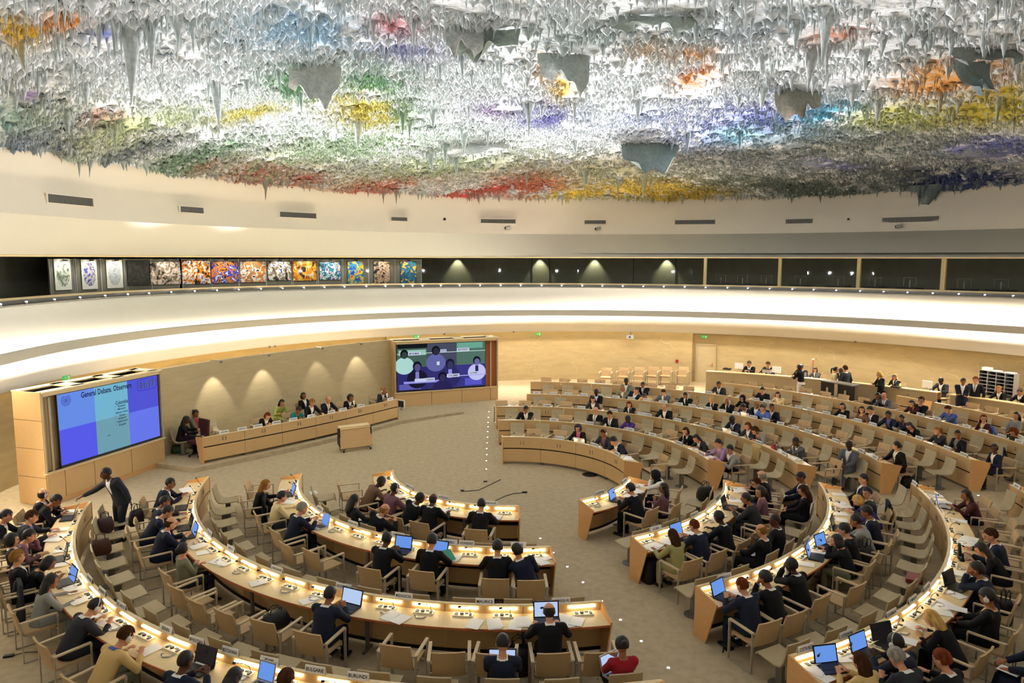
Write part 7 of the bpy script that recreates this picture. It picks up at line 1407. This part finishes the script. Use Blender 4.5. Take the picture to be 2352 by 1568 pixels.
ARTS = [(144, 630, 40, 60, 'oval', [(30, 60, 34), (220, 224, 214), (60, 90, 60), (226, 228, 220)], 'white print of a green speckled oval'), (205, 630, 36, 58, 'oval', [O_, B_, (226, 222, 210), (60, 60, 140), Y_], 'white print of an orange and blue oval'), (263, 629, 36, 56, 'oval', [(90, 110, 130), (206, 210, 214), (130, 140, 150)], 'white print of a pale grey-blue oval'),
        (318, 627, 48, 50, 'dark', [(40, 40, 38), (60, 60, 56), (34, 34, 34)], 'unlit dark print between the ovals and the wide pictures'), (380, 627, 66, 46, 'p', [K_, T_, (232, 214, 206), (150, 120, 110), (200, 180, 190)], 'wide print in greys and pale pink'), (451, 625, 62, 48, 'p', [K_, O_, W_, V_, Y_], 'print with orange, white and violet patches'),
        (517, 625, 60, 44, 'p', [K_, O_, B_, W_, G_], 'print with black, orange and blue patches'), (581, 624, 56, 44, 'p', [T_, O_, W_, K_, Y_], 'print with orange streaks over white'), (642, 622, 52, 40, 'p', [K_, T_, W_, B_, C_], 'print with a blue dome shape over brown'), (700, 622, 52, 42, 'p', [K_, O_, Y_, W_, B_], 'print with amber, white and blue patches'),
        (758, 622, 46, 38, 'p', [(60, 60, 60), C_, W_, V_, (120, 130, 130)], 'print with a violet top and grey lower half'), (817, 627, 36, 52, 'p', [B_, C_, Y_, (190, 40, 40), W_], 'upright print in teal, red and yellow'), (877, 626, 36, 50, 'p', [K_, (200, 170, 140), (120, 90, 76), W_], 'upright print in brown and cream tones'), (938, 626, 36, 50, 'p', [C_, (20, 90, 120), Y_, (60, 170, 200)], 'upright print in turquoise with a yellow top')]
M_PANEL = mat('grey_display_panel', (120, 116, 104), .7)
for k, (u, v, wp, hp, kind, pal, lab) in enumerate(ARTS):
    th, z = th_px(u, v, 0, r_gal, 1.0); r = r_gal(th) + 1.0; x, y, _ = PT(r, th); s = math.hypot(x - CAM[0], y - CAM[1]) / F; W, Hh = wp * s, hp * s; tg = tang(r_gal, th) * D2R + math.pi; pm_ = thing('display_panel', (x, y, 5.2), tg, 'grey display panel carrying the ' + lab, 'display panel', 'display panels in the gallery')
    MB().box((0, .06, 1.05), (60 * s, .05, 2.05)).build('board', M_PANEL, pm_)
    for sx in (-1, 1): MB().box((sx * 30 * s, .04, 1.05), (.03, .06, 2.08)).build('upright', M_SILV, pm_)
    nx, ny = math.sin(tg), -math.cos(tg); T = thing('framed_print', (x, y, z), tg, lab + ' on a gallery panel', 'picture', 'prints in the gallery')
    if kind == 'oval':
        MB().box((0, .0, 0), (W, .03, Hh)).build('mount', M_WHITE, T); MB().ball((0, -.02, 0), (W * .40, .006, Hh * .40), 24, 14).build('oval_image', art_mat(k, 'p', pal), T)
    else: MB().box((0, 0, 0), (W, .03, Hh)).build('image', art_mat(k, 'c', pal), T); MB().box((0, .012, 0), (W + .03, .02, Hh + .03)).build('mount', M_BLACK, T)
    if kind != 'dark':
        f = thing('picture_light', (x, y, 0), tg, 'small black picture light above the ' + lab, 'picture light', 'picture lights'); MB().tube([(0, .03, 7.27), (0, -.16, 7.24)], .012, 6).build('arm', M_BLACK, f); MB().tube([(-.09, -.17, 7.22), (.09, -.17, 7.22)], .03, 8).build('head', M_BLACK, f)
        l = bpy.data.lights.new('picture_lamp', 'SPOT'); l.energy = 46; l.color = (1, .95, .85); l.spot_size = 1.5; l.spot_blend = .6; l.shadow_soft_size = .05; lo = bpy.data.objects.new('picture_lamp', l); COL.objects.link(lo); lo.location = (x + nx * .75, y + ny * .75, 7.3)
        if k % 2: l.energy = 46
        lo.rotation_euler = (Vector((x, y, z)) - lo.location).to_track_quat('-Z', 'Y').to_euler()
for k, u in enumerate([1052, 1240, 1365, 1530]):
    th, z = th_px(u, 600, 0, r_gal, 2.3); x, y, _ = PT(r_gal(th) + 2.3, th); l = bpy.data.lights.new('gallery_downlight', 'SPOT'); l.energy = 220; l.color = (.95, .95, .7); l.spot_size = 1.3; l.spot_blend = .6; l.shadow_soft_size = .04; lo = bpy.data.objects.new('gallery_downlight', l); COL.objects.link(lo); lo.location = (x, y, 7.5); tx, ty, _ = PT(r_gal(th) + 2.6, th); lo.rotation_euler = (Vector((tx, ty, 6.2)) - lo.location).to_track_quat('-Z', 'Y').to_euler()
# booth furniture seen through the glass on the right
for k, u in enumerate([1655, 1705, 1760, 1838, 1925, 2010, 2090, 2215, 2300]):
    th, z = th_px(u, 650, 0, r_gal, 1.2); x, y, _ = PT(r_gal(th) + 1.2, th); T = thing('booth_desk', (x, y, 5.2), tang(r_gal, th) * D2R + math.pi, 'interpreter booth desk with a pale screen edge, %s booth place from the left' % ordi(k + 1), 'booth desk', 'booth desks'); MB().box((0, 0, .75), (1.1, .5, .04)).box((0, .2, .4), (1.1, .03, .7)).build('table', M_DARKG, T)
    b = MB(); b.box((0, 0, 1.25), (.55, .03, .02)).box((-.27, 0, 1.05), (.02, .03, .4)).box((.27, 0, 1.05), (.02, .03, .4)).box((0, 0, .95), (.06, .06, .35)); b.build('screen_frame', M_METAL, T)

# ------------------------------------------------------------------ bring the layout to metres
for o in COL.objects:
    if o.parent is None and o.type != 'CAMERA':
        o.location = o.location * K; o.scale = o.scale * K
        if o.type == 'LIGHT': o.scale = (1, 1, 1)
for l in bpy.data.lights:
    l.energy *= K * K
    if l.type != 'SUN': l.shadow_soft_size *= K
